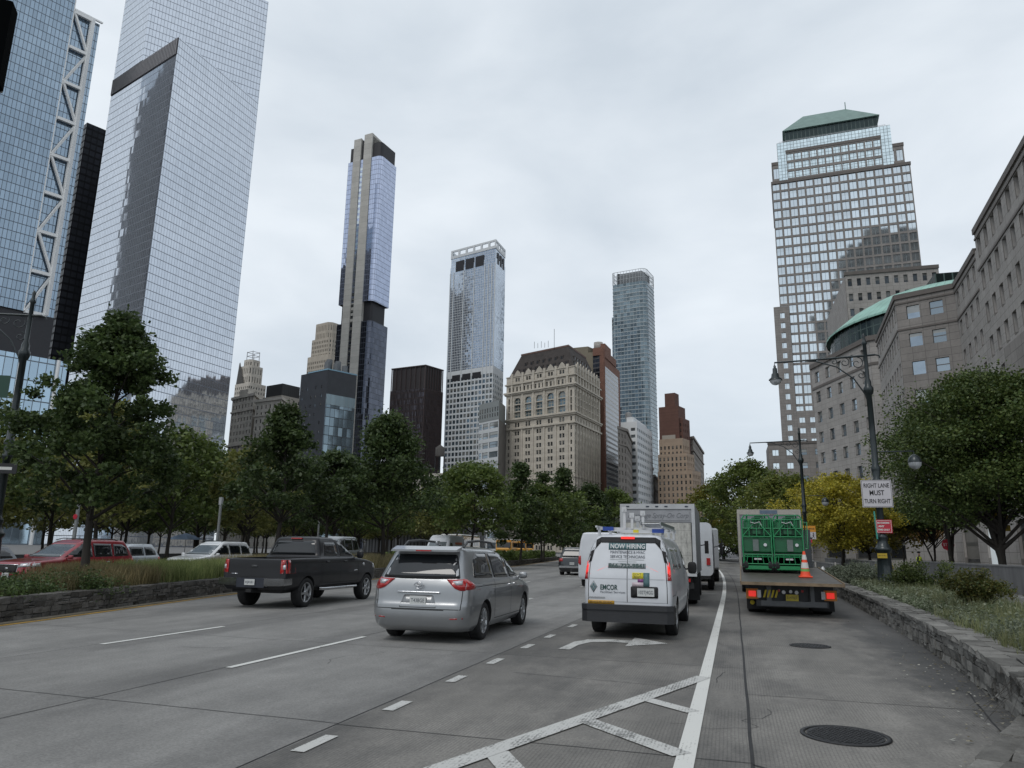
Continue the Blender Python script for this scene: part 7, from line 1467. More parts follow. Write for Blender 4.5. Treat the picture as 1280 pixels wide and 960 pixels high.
tb('conifer_tree', 'dark narrow tree in front of the left edge of the ornate building', 650, 577, 72, 2.6, 2.0, 'cone', 90, 150, .25, L_DARK, 13, clr=.7)
tb('conifer_tree', 'dark narrow tree in front of the middle of the ornate building', 704, 582, 88, 2.6, 2.0, 'cone', 80, 130, .28, L_DARK, 15, clr=.8)
tb('conifer_tree', 'dark pointed tree below the corner of the ornate building', 679, 590, 92, 2.3, 2.0, 'cone', 70, 120, .28, L_DARK, 19, clr=.8)
tb('maple_tree', 'green round tree below the ornate building, left of the dark SUV', 676, 607, 78, 3.6, 3.2, 'round', 80, 130, .28, L_MID, 14, clr=.95)
tb('conifer_tree', 'blue green tree above the dark SUV in the middle lane', 738, 605, 102, 3.6, 2.2, 'maple', 90, 130, .32, L_DARK, 16, clr=1.0)
tb('maple_tree', 'green tree just left of the box truck top', 768, 612, 112, 4.2, 2.2, 'round', 90, 130, .34, L_MID, 17, clr=1.1)
tb('maple_tree', 'round green tree at the end of the median by the white panel van', 716, 615, 95, 3.2, 2.0, 'round', 80, 120, .3, L_MID, 18, clr=.9)
# background plaza trees
protos = [make_tree('plaza_oak', None, 'tree', 10.2+.5*i, 4.0-.2*i, 3.7, ('round', 'oval', 'maple', 'round')[i], 75, 105, .32, (L_OLIVE, L_MID, L_OLIVE, L_DARK)[i], 31+i, .16, clr=1.05) for i in range(4)]
GRP = 'plaza trees in rows beyond the far lanes'; used = [False]*4; LB = ['olive green plaza tree in the rows beyond the far lanes', 'mid green plaza tree in the rows beyond the far lanes', 'olive spreading plaza tree in the rows beyond the far lanes', 'dark green plaza tree in the rows beyond the far lanes']; rp = random.Random(12)
for row, X0 in enumerate((-39, -46.5, -54, -62, -71)):
    y = 14+row*3.0; 
    while y < (150 if row < 3 else 118):
        i = rp.choice((0, 1, 2, 0, 1, 3)); x = X0-(max(0, y-60)*.12)-(max(0, y-110)*.2)+rp.uniform(-1, 1); s_ = rp.uniform(.84, 1.0)*(1 if y < 90 else 1.05)
        if not used[i]: o = protos[i]; used[i] = True; o.location = (x, y, 0); o['label'] = LB[i]; o['group'] = GRP; o.scale = (s_, s_, s_)
        else: o = dup(protos[i], (x, y+rp.uniform(-1, 1), 0), rp.uniform(0, 6.28), LB[i], GRP, (s_*rp.uniform(.9, 1.1), s_, s_))
        y += rp.uniform(7.2, 9.0)
# right side trees
tb('zelkova_tree', 'huge dark spreading tree at the right edge behind the granite wall', 1252, 466, 49, 5.7, 4.2, 'vase', 260, 330, .15, L_DZEL, 41, .26, z=.1, multi=4, clr=1.25, fill=.5)
tb('zelkova_tree', 'dark vase shaped tree right of the sign lamp post, left of the biggest tree', 1190, 512, 60, 4.0, 4.4, 'vase', 170, 260, .17, L_DZEL, 42, .22, z=.1, multi=3, clr=1.2, fill=.5)
tb('zelkova_tree', 'dark tree cut by the right edge of the photo behind the yellow sign', 1335, 490, 47, 5.6, 4.2, 'vase', 150, 260, .17, L_DZEL, 43, .24, z=.1, multi=3, clr=1.2, fill=.5)
tb('yellow_locust', 'bright yellow autumn tree between the two right lamp posts', 1052, 594, 72, 5.4, 2.6, 'round', 170, 240, .19, L_YEL, 44, .16, z=.1, clr=1.0, fill=.5)
tb('yellow_locust', 'yellow green tree top right of the nearer lamp post', 1085, 625, 80, 4.6, 2.2, 'round', 100, 140, .26, leaf_mat('yellow_green_leaf', (.1, .1, .015), (.22, .18, .03)), 45, .16, z=.1, clr=1.0)
tb('locust_tree', 'tall green tree above the flatbed load at the end of the street', 940, 577, 118, 7.8, 3.0, 'round', 190, 170, .36, L_ZEL, 46, .22, z=.1, clr=1.5, fill=.5)
tb('locust_tree', 'green tree left of the far lamp post behind the green lifts', 985, 592, 104, 6.0, 3.0, 'round', 120, 150, .34, leaf_mat('fresh_leaf', (.07, .1, .02), (.17, .18, .045)), 47, .2, z=.1, clr=1.3)
tb('locust_tree', 'yellow tinted tree at the far end of the road beside the step van', 893, 606, 150, 6.5, 3.0, 'round', 110, 130, .42, leaf_mat('lime_leaf', (.09, .1, .015), (.2, .18, .03)), 48, .2, z=.1, clr=1.4)
tb('locust_tree', 'low dark green tree closing the street above the far truck cab', 905, 640, 165, 8.5, 1.2, 'round', 110, 130, .45, L_DARK, 49, .2, z=.1, clr=1.7)
tb('street_tree', 'rusty brown low tree behind the hi-vis person', 1128, 655, 92, 4.2, 3.8, 'vase', 80, 110, .3, L_BROWN, 50, .12, z=.1, clr=1.0)
tb('street_tree', 'dark leaning tree with bare lower stems near the stop sign', 1165, 640, 78, 3.6, 4.6, 'vase', 90, 120, .28, L_DZEL, 51, .14, z=.1, multi=3, clr=1.0)
# shrubs
def shrub(label, px, ybase, Yd, R, H, mat, seed, leaf=.06, n=26, nper=260, z=.44, x=None):
    v = at_y(px, 690, Yd); X = x if x is not None else v.x; r = np.random.default_rng(seed); rr = random.Random(seed)
    t = thing('shrub', label, 'shrub', (X, Yd, z)); C_ = [(rr.gauss(0, R*.45), rr.gauss(0, R*.45), H*(.25+.65*rr.random()**1.1)) for _ in range(n)]
    link('foliage', lmesh('foliage', leaves(C_, nper, R*.38, leaf, r, .8), mat), t); m = MB()
    for c in C_[:14]: m.tube([(c[0]*.15, c[1]*.15, 0), (c[0]*.6, c[1]*.6, c[2]*.6), c], [.014, .01, .004], 5, cap=False)
    m.build('stems', BARK, t); return t
L_SHO = leaf_mat('orange_green_leaf', (.045, .07, .02), (.13, .115, .03)); L_SAGE = leaf_mat('sage_leaf', (.09, .11, .075), (.19, .21, .15)); L_SH = leaf_mat('shrub_leaf', (.03, .05, .015), (.09, .11, .03))
shrub('rusty orange and green bush nearest in the right planter', 1212, 0, 19.6, .5, .95, L_SHO, 61, .05, 34, 260)
shrub('dense green bush just right of the nearer lamp base', 1140, 0, 28.5, .72, 1.0, L_SH, 62, .06, 30, 240)
shrub('grey green low bush left of the nearer lamp base', 1075, 0, 35, .9, .75, L_SAGE, 63, .07, 30, 200)
shrub('yellow tipped bush behind the nearer lamp base', 1106, 0, 37, .5, .9, leaf_mat('yellow_tip_leaf', (.1, .11, .02), (.3, .24, .03)), 64, .07, 18, 160)
shrub('small sparse bush at the far end of the right planter', 1052, 0, 42, .7, .6, L_SAGE, 65, .08, 20, 150)
for (px, Yd, lb, R_, H_, sd_) in ((20, 13.4, 'low dark evergreen bush at the left edge of the median', 1.0, .12, 66), (75, 15.4, 'spreading dark bush below the front of the red SUV', 1.1, .16, 67)):
    shrub(lb, px, 0, Yd, R_, H_, L_DARK, sd_, .06, 50, 260, x=LW(Yd)-1.3)
# grasses and ground cover: nobody could count these
def blades(fx, side, y0, y1, d0, d1, n, h, name, c1, c2, seed, label, w_=.007, z=.42, curl=.35, clump=.25, head=None):
    r = np.random.default_rng(seed); nc = max(1, n//60); cy_ = y0+(y1-y0)*r.random(nc); cd = d0+(d1-d0)*r.random(nc); ii = r.integers(0, nc, n)
    Y = cy_[ii]+r.normal(size=n)*clump*.6; Dd = cd[ii]+r.normal(size=n)*clump*.6; X = np.array([fx(float(a)) for a in Y])+side*np.clip(Dd, .42, 9)
    hh = h*(.5+.7*r.random(n)); a = r.random(n)*2*pi; lean = curl*hh*(r.random(n)**.7); fa = r.random(n)*2*pi
    V = np.empty((n, 6, 3)); px_, py_ = np.cos(fa)*w_, np.sin(fa)*w_
    for k, (u, ww) in enumerate(((0, 1), (.55, .8), (1, .12))):
        cx_ = X+np.cos(a)*lean*u*u; cy2 = Y+np.sin(a)*lean*u*u; cz = z-.02+hh*u*(1-.12*u)
        V[:, 2*k] = np.stack([cx_-px_*ww, cy2-py_*ww, cz], 1); V[:, 2*k+1] = np.stack([cx_+px_*ww, cy2+py_*ww, cz], 1)
    b0 = np.arange(n)[:, None]*6; F = np.concatenate([b0+np.array([0, 1, 3, 2]), b0+np.array([2, 3, 5, 4])])
    o = link(name, npmesh(name, V.reshape(-1, 3), F, [leaf_mat(name+'_mat', c1, c2, .3)])); tag(o, label, 'plants', kind='stuff')
blades(LW, -1, 14.6, 17.2, .6, 1.9, 9000, .5, 'brown_grass', (.085, .078, .036), (.22, .18, .09), 70, 'short brown grass by the wall in the left part of the median')
blades(LW, -1, 17.0, 19.5, .6, 3.9, 17000, .66, 'brown_grass', (.085, .078, .036), (.25, .2, .1), 71, 'brown green tall grass in the median in front of the red SUV')
blades(LW, -1, 19, 27, .5, 4.0, 26000, .72, 'feather_grass', (.07, .11, .03), (.28, .3, .12), 72, 'bright green feathery grass in the median left of the pickup')
blades(LW, -1, 27, 46, .5, 4.2, 26000, .85, 'tall_grass', (.12, .11, .05), (.32, .27, .15), 73, 'straw coloured tall grass in the median behind the pickup and minivan', .011)
blades(LW, -1, 12, 14, .5, 4.2, 5000, .3, 'low_grass', (.03, .045, .015), (.08, .09, .03), 74, 'short dark grass at the left end of the median')
def cover(fx, side, y0, y1, d0, d1, n, h, size, mat, name, label, seed, z=.44):
    r = np.random.default_rng(seed); rr = random.Random(seed); Cc = []
    for _ in range(n): y = y0+(y1-y0)*rr.random(); d = d0+(d1-d0)*rr.random(); Cc.append((fx(y)+side*d, y, z+h*rr.random()))
    V = leaves(Cc, 60, .16 if h < .5 else .32, size, r, .8); o = link(name, lmesh(name, V, mat)); tag(o, label, 'plants', kind='stuff')
cover(LW, -1, 46, 118, .6, 4.0, 900, .8, .17, L_MID, 'hedge', 'clipped green hedge planting filling the far end of the median', 75)
cover(RW, 1, 6, 16, .55, 3.4, 560, .14, .045, L_SAGE, 'ground_cover', 'grey green ground cover in the near right planter', 76)
cover(RW, 1, 16, 34, .55, 2.6, 520, .16, .06, leaf_mat('pale_cover', (.08, .11, .05), (.26, .28, .2)), 'pale_ground_cover', 'pale edged ground cover along the right planter wall', 77)
cover(RW, 1, 34, 58, .5, 3.0, 260, .22, .09, L_SAGE, 'far_ground_cover', 'low grey green planting at the far end of the right planter', 78)
blades(RW, 1, 6, 17, .5, 3.2, 14000, .32, 'wild_grass', (.06, .08, .03), (.2, .2, .1), 79, 'thin wild grass in the near right planter', .004, .44)
blades(RW, 1, 17, 34, 1.0, 3.0, 7000, .4, 'wild_grass', (.05, .07, .03), (.17, .17, .09), 80, 'thin wild grass round the bushes in the right planter', .006, .44)
tw_ = MB()
for k in range(9):
    y = 8.2+random.random()*2.4; x = RW(y)+.3; tw_.tube([(x, y, .48), (x-.25-random.random()*.2, y-.25, .50), (x-.55-random.random()*.4, y-.7, .06+random.random()*.2)], [.0028, .002, .001], 4)
tag(tw_.build('trailing_stems', BARK), 'thin bare stems trailing over the near right wall', 'plants', kind='stuff')
# ================================================================ STREET FURNITURE
M_LAMP = plain('lamp_green_black', (.016, .024, .026), .4, .35, .15, 5, coat=.3); M_LENS = plain('lamp_lens', (.5, .52, .54), .1, .3, 0, coat=.5)
def luminaire(m_body, m_glass, x, z, big=1.0):
    m_body.lathe([(.02, .55), (.05, .5), (.05, .42), (.09, .4), (.10, .2), (.14, .17), (.17, .02), (.26, -.06), (.27, -.10)], (x, 0, z), 16, cap=False); m_glass.lathe([(.23, -.09), (.22, -.18), (.15, -.27), (.05, -.31), (.01, -.315)], (x, 0, z), 16, cap=False)
def spiral(m, cx, cz, r0, turns, a0, sgn, w_=.018):
    pts = [(cx+r0*(1-.8*k/20)*cos(a0+sgn*turns*2*pi*k/20), 0, cz+r0*(1-.8*k/20)*sin(a0+sgn*turns*2*pi*k/20)) for k in range(21)]; m.tube(pts, w_, 5, cap=False)
def lamp(label, x, y, rz=0, long=-3.5, short=1.4, H=10.3):
    t = thing('street_lamp', label, 'street lamp', (x, y, 0), rz); m = MB()
    m.lathe([(.40, 0), (.40, .35), (.44, .38), (.42, .45), (.34, .52), (.30, .6), (.26, 1.2), (.235, 1.75), (.30, 1.82), (.31, 1.9), (.25, 1.96), (.19, 2.1), (.17, 2.2), (.2, 2.3), (.2, 2.36), (.14, 2.44), (.13, 2.6)], n=20); m.build('base', M_LAMP, t)
    m = MB(); m.lathe([(.13, 2.55), (.115, 4.4), (.16, 4.45), (.16, 4.55), (.12, 4.6), (.17, 4.9), (.17, 5.02), (.12, 5.1), (.105, 7.9), (.15, 7.95), (.19, 8.1), (.19, 8.2), (.13, 8.3), (.13, 8.45), (.08, 8.6), (.07, 10.0), (.11, 10.05), (.07, 10.15), (.05, 10.3), (.07, 10.38), (.01, 10.5)], n=14); m.build('pole', M_LAMP, t)
    s_ = 1 if long > 0 else -1; L_ = abs(long); m = MB(); za = 9.55
    m.tube([(-s_*.35, 0, za+.02), (-s_*.5, 0, za-.03), (-s_*.52, 0, za-.12)], .03, 6); m.tube([(-s_*.35, 0, za+.02), (0, 0, za), (s_*L_*.5, 0, za-.06), (s_*L_, 0, za-.10), (s_*L_, 0, za-.25)], [.045, .045, .04, .035, .03], 8)
    m.tube([(s_*.05, 0, za-1.9), (s_*.16, 0, za-1.55), (s_*.5, 0, za-.95), (s_*1.1, 0, za-.42), (s_*1.9, 0, za-.13), (s_*2.3, 0, za-.1)], .028, 6)
    spiral(m, s_*.34, za-.30, .26, 1.2, pi/2, s_); spiral(m, s_*.80, za-.24, .20, 1.2, pi/2, s_); spiral(m, s_*.22, za-.80, .18, 1.2, pi/2, s_); spiral(m, s_*1.2, za-.2, .13, 1.1, pi/2, s_); m.build('arm', M_LAMP, t)
    mb_, mg = MB(), MB(); luminaire(mb_, mg, s_*L_, za-.75); o = mb_.build('lamp_head', M_LAMP, t); mg.build('lens', M_LENS, o)
    if short:
        m = MB(); m.tube([(0, 0, 5.62), (short, 0, 5.62), (short, 0, 5.45)], .026, 6); m.build('side_arm', M_LAMP, t); mb_, mg = MB(), MB()
        mb_.lathe([(.03, .3), (.1, .27), (.2, .17), (.25, .02), (.25, -.02)], (short, 0, 5.2), 16, cap=False); mg.lathe([(.24, -.02), (.22, -.15), (.13, -.25), (.01, -.29)], (short, 0, 5.2), 16, cap=False); o = mb_.build('side_lamp_head', M_LAMP, t); mg.build('lens', M_LENS, o)
    return t
def signboard(name, label, x, y, z, w_, h, mat, rz=0, border=None, texts=(), cat='sign', post=None):
    t = thing(name, label, cat, (x, y, z), rz); m = MB(); m.cbox((0, 0, 0), (w_, .012, h)); m.build('plate', mat, t)
    if border: m = MB(); m.cbox((0, -.0075, h/2-.03), (w_-.05, .003, .012)); m.cbox((0, -.0075, -h/2+.03), (w_-.05, .003, .012)); m.cbox((-w_/2+.03, -.0075, 0), (.012, .003, h-.06)); m.cbox((w_/2-.03, -.0075, 0), (.012, .003, h-.06)); m.build('border', border, t)
    for (tx, size, dx, dz, wd, mt) in texts: o = link('lettering', text_obj(tx, size, 'lettering', mt, width=wd, bold=.004), t); o.location = (dx, -.012, dz); o.rotation_euler = (pi/2, 0, 0)
    if post: m = MB(); m.tube([(0, .03, -z+post), (0, .03, h/2)], .03, 8); m.build('post', STEEL, t)
    return t
lamp('nearer ornate street lamp on the right with long scrolled arm and traffic signs', 5.48, 31.78)
lamp('farther ornate street lamp between the flatbed and the yellow tree', 4.85, 56, long=-3.4)
lx = at_z(38, 396, 9.5); lamp('ornate street lamp cut by the left edge behind the maple', lx[0], lx[1], radians(30), long=-3.4, short=None)
SGN = plain('sign_white', (.5, .48, .5), .5, 0, .06, 3); SRED = plain('sign_red', (.42, .02, .04), .5, 0, .05); SINK = plain('sign_black', (.012, .012, .014), .5, 0, 0); SWI = plain('sign_white_ink', (.6, .6, .58), .5, 0, 0); SORG = plain('sign_orange', (.6, .25, .02), .5, 0, .05); SYEL = plain('sign_yellow', (.4, .28, .02), .5, 0, .05)
zz = zat(1097, 617, 5.42, 31.6); signboard('turn_sign', 'white RIGHT LANE MUST TURN RIGHT sign on the nearer right lamp', 5.40, 31.58, zz, 1.08, 1.05, SGN, border=SINK, texts=(('RIGHT LANE', .23, 0, .30, .9, SINK), ('MUST', .27, 0, .02, .52, SINK), ('TURN RIGHT', .23, 0, -.30, .92, SINK)))
zz = zat(1101, 658, 5.5, 31.6); o = signboard('parking_sign', 'small red notice below the white turn sign', 5.55, 31.58, zz, .56, .5, SRED, border=SWI, texts=(('NO STANDING', .09, -.02, .13, .42, SWI), ('ANY', .1, -.1, .0, .22, SWI), ('TIME ONLY', .09, -.02, -.13, .42, SWI)))
m = MB(); m.tube([(5.28, 31.6, 2.25), (5.25, 31.6, 3.3)], .03, 8); o = m.build('marker_tube', plain('teal_tube', (.05, .3, .24), .4)); tag(o, 'teal tube strapped to the nearer right lamp post', 'tube')
zb_ = .0; m = MB(); m.cbox((0, 0, 0), (.34, .015, .18)); o = m.build('yellow_sticker', SYEL); o.location = (5.38, 31.50, 1.63); tag(o, 'yellow notice stuck on the base of the nearer right lamp', 'notice'); t_ = link('lettering', text_obj('POST NO BILLS', .05, 'lettering', SINK, width=.28), o); t_.location = (0, -.012, 0); t_.rotation_euler = (pi/2, 0, 0)
xs, ys = 4.95, 55.6; zz = zat(1013, 661, xs, ys); o = signboard('turning_sign', 'orange and white yield to pedestrians sign on the farther lamp', xs, ys, zz, 1.0, .42, SORG, texts=(('TURNING VEHICLES', .13, 0, 0, .85, SINK),)); m = MB(); m.cbox((0, 0, -.46), (1.0, .012, .48)); m.build('lower_plate', SGN, o)
m = MB(); polyv = [(-.36, -.32), (-.1, -.32), (-.23, -.56)]; m.faces([(x, -.01, z) for x, z in polyv], [(0, 1, 2)]); m.build('yield_symbol', SRED, o); m = MB(); blob(m, Matrix.Translation((.33, -.012, -.30)), (.07, .01, .07)); m.cbox((.33, -.012, -.43), (.05, .006, .16)); m.tube([(.33, -.012, -.5), (.25, -.012, -.64)], .015, 5); m.tube([(.33, -.012, -.5), (.40, -.012, -.62)], .015, 5); m.tube([(.26, -.012, -.45), (.41, -.012, -.4)], .012, 5); m.build('walker_symbol', SINK, o); link('lettering', text_obj('TO', .1, 'lettering', SINK), o).location = (.05, -.012, -.45); o.children[-1].rotation_euler = (pi/2, 0, 0)
zz = zat(1012, 675, xs, ys); signboard('parking_sign', 'tiny red notice under the orange sign on the farther lamp', xs+.03, ys, zz, .4, .35, SRED, texts=(('NO STOPPING', .06, 0, .05, .3, SWI),))
# stop sign, warning sign
def at_px(px, py, Y): return at_y(px, py, Y)
v = at_px(1185, 681, 60); t = thing('stop_sign', 'red octagonal stop sign on a dark post above the granite wall', 'sign', (v.x, 60, .1)); m = MB(); m.lathe([(.42, -.01), (.42, .01)], (0, 0, v.z-.1), 8, 'y', sm=False); m.build('plate', SRED, t); m = MB(); m.tube([(0, .04, 0), (0, .04, v.z+.1)], .04, 8); m.build('post', SINK, t); o = link('lettering', text_obj('STOP', .3, 'lettering', SWI, width=.6), t); o.location = (0, -.02, v.z-.1); o.rotation_euler = (pi/2, 0, 0)
v = at_px(1252, 659, 50.5); t = thing('warning_sign', 'yellow diamond pedestrian warning sign with plaque among the right branches', 'sign', (v.x, 50.5, .1)); m = MB(); m.lathe([(.5, -.01), (.5, .01)], (0, 0, v.z+.5), 4, 'y', sm=False); m.build('plate', SYEL, t); m = MB(); m.cbox((0, 0, v.z-.15), (.9, .02, .36)); q_ = m.build('plaque', SYEL, t); o = link('lettering', text_obj('SCHOOL', .18, 'lettering', SINK, width=.7), q_); o.location = (0, -.02, v.z-.15); o.rotation_euler = (pi/2, 0, 0); m = MB(); m.tube([(0, .04, 0), (0, .04, v.z+.9)], .04, 8); m.build('post', SINK, t)
m = MB(); blob(m, Matrix.Translation((0, -.02, v.z+.75)), (.12, .01, .12)); m.tube([(0, -.02, v.z+.68), (0, -.02, v.z+.42), (-.12, -.02, v.z+.2)], .025, 5); m.tube([(0, -.02, v.z+.42), (.12, -.02, v.z+.2)], .025, 5); m.tube([(-.14, -.02, v.z+.5), (0, -.02, v.z+.62), (.14, -.02, v.z+.5)], .02, 5); m.build('walker_symbol', SINK, t)
# one-way sign and street sign on the left lamp
v = at_px(12, 585, lx[1]-.3); t = signboard('one_way_sign', 'black one way sign with white arrow on the left lamp', v.x-.4, lx[1]-.3, v.z, 1.0, .34, SINK, radians(28)); m = MB(); m.cbox((.05, -.008, 0), (.6, .004, .1)); polyv = [(-.45, 0), (-.22, .13), (-.22, -.13)]; m.faces([(x, -.0101, z) for x, z in polyv], [(0, 1, 2)]); m.build('arrow', SWI, t)
v = at_px(2, 482, lx[1]-.3); signboard('street_sign', 'green street sign at the left edge on the left lamp', v.x-.35, lx[1]-.3, v.z, .95, .8, plain('street_green', (.008, .05, .03), .4, 0, .05), radians(28))
# traffic signal top left
v = at_px(-6, 104, 5.6); t = thing('traffic_signal', 'black traffic signal head hanging in the top left corner', 'traffic signal', (v.x-.2, 5.6, v.z), radians(38)); m = MB(); m.cbox((0, 0, .58), (.36, .22, 1.14), bev=.03); m.build('housing', plain('signal_black', (.002, .0025, .003), .9, 0, 0, spec=.02), t); m = MB(); m.cbox((.16, .10, .58), (.03, .03, 1.12)); m.build('edge_trim', plain('signal_grey', (.22, .21, .19), .6), t)
for k in range(3): m = MB(); m.lathe([(.12, 0), (.13, .12)], (0, .11, .22+k*.36), 16, 'y', cap=False); m.build('visor', BLACK, t)
m = MB(); m.tube([(0, 0, 1.1), (0, 0, 1.7), (-1.5, 1.2, 2.3), (-3.5, 3, 2.4)], .05, 8); m.tube([(-3.5, 3, 2.5), (-3.5, 3, -v.z)], .12, 10); m.build('mast_arm', M_LAMP, t)
# hydrant, bollards
t = thing('fire_hydrant', 'black fire hydrant with silver top beside the flatbed deck corner', 'hydrant', (at_y(1028, 700, 50).x, 50, .12)); m = MB(); m.lathe([(.16, 0), (.16, .06), (.11, .08), (.11, .5), (.14, .52), (.14, .56)], n=16); m.lathe([(.05, -.2), (.05, .2)], (0, 0, .4), 10, 'x'); m.build('barrel', M_IRON, t); m = MB(); m.lathe([(.14, .56), (.13, .66), (.07, .74), (.03, .78)], n=16); m.build('bonnet', plain('silver_cap', (.5, .5, .5), .4, .3), t)
for k, (px, lb) in enumerate(((1019, 'leaning steel bollard left of the hydrant'), (1044, 'steel bollard right of the hydrant'))): m = MB(); m.lathe([(.07, 0), (.07, .95), (.04, 1.0)], n=12); o = m.build('bollard', plain('bollard_grey', (.28, .27, .25), .6, .1, .1)); X = at_y(px, 700, 56).x; o.location = (X, 56, .1); tag(o, lb, 'bollard')
# granite walls
def gwall(label, x0, y0, x1, y1, h, th=.55):
    d = Vector((x1-x0, y1-y0)).normalized(); n_ = Vector((-d.y, d.x)); L_ = hypot(x1-x0, y1-y0); t = thing('granite_wall', label, 'wall', (x0, y0, .08)); m = MB(); k_ = max(1, int(L_/2.4))
    for k in range(k_):
        a = L_*k/k_+.006; b_ = L_*(k+1)/k_-.006; p = [tuple(d*a), tuple(d*b_), tuple(d*b_+n_*th), tuple(d*a+n_*th)]; m.prism(p if n_.dot(Vector((-d.y, d.x))) > 0 else p[::-1], 0, h)
    m.build('blocks', GWM, t); m = MB(); p = [tuple(d*-.0-n_*.02), tuple(d*L_-n_*.02), tuple(d*L_+n_*(th+.02)), tuple(d*0+n_*(th+.02))]; m.prism(p, h+.002, h+.07, bottom=True); m.build('coping', GWM2, t); return t
GWM = plain('streaked_granite', (.15, .15, .152), .7, 0, .25, 2.2, streak=True); GWM2 = plain('granite_coping', (.19, .19, .19), .6, 0, .15, 2)
gwall('long low streaked granite wall with coping behind the right planter', 12.1, 26, 11.9, 54, 1.15); gwall('farther low granite wall behind the nearer lamp base', 10.5, 60, 10.3, 92, 1.05); gwall('granite planter edge behind the hydrant', 7.6, 62, 7.3, 96, .8)
for x, y0, y1, w2 in ((8.3, 14, 58, .15), (10.4, 14, 58, .12)): m = MB(); m.box(x, x+w2, y0, y1, .08, .16); tag(m.build('kerb', plain('pale_kerb', (.3, .3, .29), .8)), kind='structure')
# wire guard in front of the wall
t = thing('low_fence', 'low wire garden fence behind the rusty bush', 'fence', (7.6, 14, .1)); m = MB()
for k in range(19): m.tube([(0, k*1.0, 0), (0, k*1.0, .42)], .012, 5)
m.build('posts', STEEL, t); m = MB()
for z in (.2, .40): m.tube([(0, 0, z), (0, 18, z)], .008, 4)
m.build('wires', STEEL, t)
# plaza details on the left
v = at_y(232, 676, 56); t = thing('parasol', 'pale blue parasol in the plaza behind the silver car', 'parasol', (v.x, 56, 0)); m = MB(); m.lathe([(1.5, 2.0), (.9, 2.3), (.05, 2.55)], n=8, sm=False, cap=False); m.build('canopy', plain('pale_blue_canvas', (.2, .28, .42), .8), t); m = MB(); m.tube([(0, 0, 0), (0, 0, 2.5)], .03, 6); m.build('pole', STEEL, t)
for px, Y, lb in ((270, 42, 'thin grey plaza light pole left of the pickup'), (396, 60, 'thin grey plaza light pole behind the pickup cab'), (90, 30, 'grey pole with a red disc behind the maple trunk')):
    v = at_y(px, 690, Y); t = thing('light_pole', lb, 'pole', (v.x, Y, 0)); m = MB(); m.tube([(0, 0, 0), (0, 0, 4.2)], .09, 10); m.build('shaft', plain('pale_pole', (.22, .23, .23), .5, .2), t); m = MB(); m.cbox((0, 0, 4.45), (.2, .2, .5)); m.build('head', M_LENS, t)
    if px == 90: m = MB(); m.lathe([(.13, -.12), (.13, -.10)], (0, 0, 2.9), 16, 'y'); m.build('red_disc', SRED, t)
t = thing('low_wall', 'dark low wall bounding the plaza beyond the parked cars', 'wall', (-36, 10, 0)); m = MB(); m.prism([(0, 0), (-.4, 0), (-11, 85), (-10.6, 85)][::-1], 0, .9); m.build('blocks', plain('dark_granite', (.06, .06, .062), .6, 0, .15, .5), t)
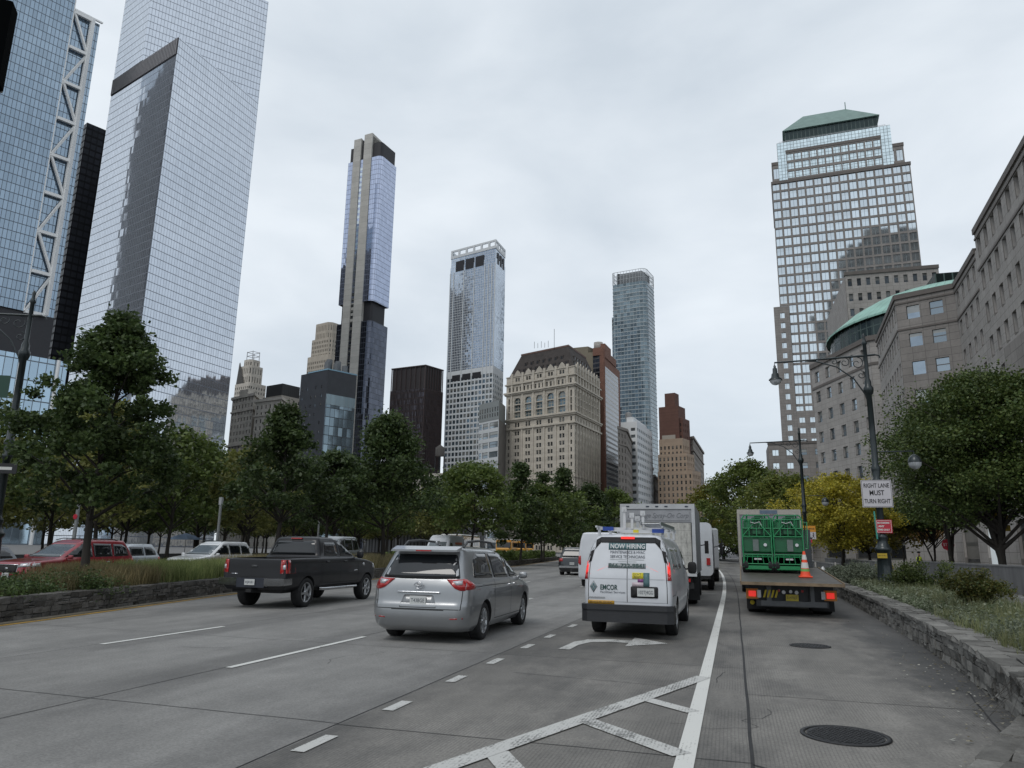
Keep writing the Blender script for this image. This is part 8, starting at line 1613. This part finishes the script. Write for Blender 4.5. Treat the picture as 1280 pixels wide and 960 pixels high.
# ---------------------------------------------------------------- person in hi-vis vest
def person(label, x, y, rz, z=.1):
    J = dict(pel=(0, 0, .95), sp=(0, .01, 1.15), ch=(0, 0, 1.36), nk=(0, -.01, 1.5), hd0=(0, -.02, 1.58), hd=(0, -.03, 1.70), shL=(-.19, 0, 1.42), elL=(-.26, .02, 1.16), haL=(-.20, -.14, .98), shR=(.19, 0, 1.42), elR=(.28, .03, 1.17), haR=(.22, -.12, .97), hpL=(-.1, 0, .9), knL=(-.12, -.03, .5), anL=(-.13, .02, .09), toL=(-.14, -.15, .04), hpR=(.1, 0, .9), knR=(.12, .02, .5), anR=(.13, .04, .09), toR=(.15, -.12, .04))
    E_ = [('pel', 'sp'), ('sp', 'ch'), ('ch', 'nk'), ('nk', 'hd0'), ('hd0', 'hd'), ('ch', 'shL'), ('shL', 'elL'), ('elL', 'haL'), ('ch', 'shR'), ('shR', 'elR'), ('elR', 'haR'), ('pel', 'hpL'), ('hpL', 'knL'), ('knL', 'anL'), ('anL', 'toL'), ('pel', 'hpR'), ('hpR', 'knR'), ('knR', 'anR'), ('anR', 'toR')]
    R_ = dict(pel=.14, sp=.13, ch=.15, nk=.055, hd0=.08, hd=.10, shL=.075, elL=.05, haL=.035, shR=.075, elR=.05, haR=.035, hpL=.095, knL=.065, anL=.045, toL=.035, hpR=.095, knR=.065, anR=.045, toR=.035)
    k = list(J); me = bpy.data.meshes.new('body'); me.from_pydata([J[a] for a in k], [(k.index(a), k.index(b_)) for a, b_ in E_], []); o = bpy.data.objects.new('b', me); COL.objects.link(o); md = o.modifiers.new('s', 'SKIN'); sv = me.skin_vertices[0].data
    for i, a in enumerate(k): sv[i].radius = (R_[a], R_[a]*.8); sv[i].use_root = (a == 'pel')
    o.modifiers.new('u', 'SUBSURF').levels = 1; bpy.context.view_layer.update(); dg = bpy.context.evaluated_depsgraph_get(); nm = bpy.data.meshes.new_from_object(o.evaluated_get(dg)); bpy.data.objects.remove(o)
    nm.materials.clear(); 
    for mt in (plain('dark_clothes', (.012, .013, .018), .8), plain('skin', (.3, .17, .12), .6)): nm.materials.append(mt)
    for p in nm.polygons: p.material_index = 1 if (p.center.z > 1.53 or (p.center.z < 1.02 and abs(p.center.x) > .17 and p.center.z > .9)) else 0; p.use_smooth = True
    t = thing('person', label, 'person', (x, y, z), rz); link('body', nm, t); m = MB(); m.lathe([(.19, 1.0), (.195, 1.15), (.21, 1.3), (.2, 1.42), (.12, 1.47)], n=16, cap=False); vm = m.build('hi_vis_vest', plain('hi_vis', (.5, .6, .04), .6), t); vm.scale = (1, .82, 1); m = MB(); blob(m, Matrix.Translation((0, -.01, 1.76)), (.2, .24, .14), pw=.9); m.build('hair', BLACK, t)
    m = MB(); m.lathe([(.2, 1.12), (.205, 1.17)], n=16, cap=False); q_ = m.build('reflective_band', SWI, t); q_.scale = (1, .82, 1); return t
person('person in dark clothes and yellow hi-vis vest standing by the granite wall', at_y(1149, 700, 57).x, 57, radians(60))
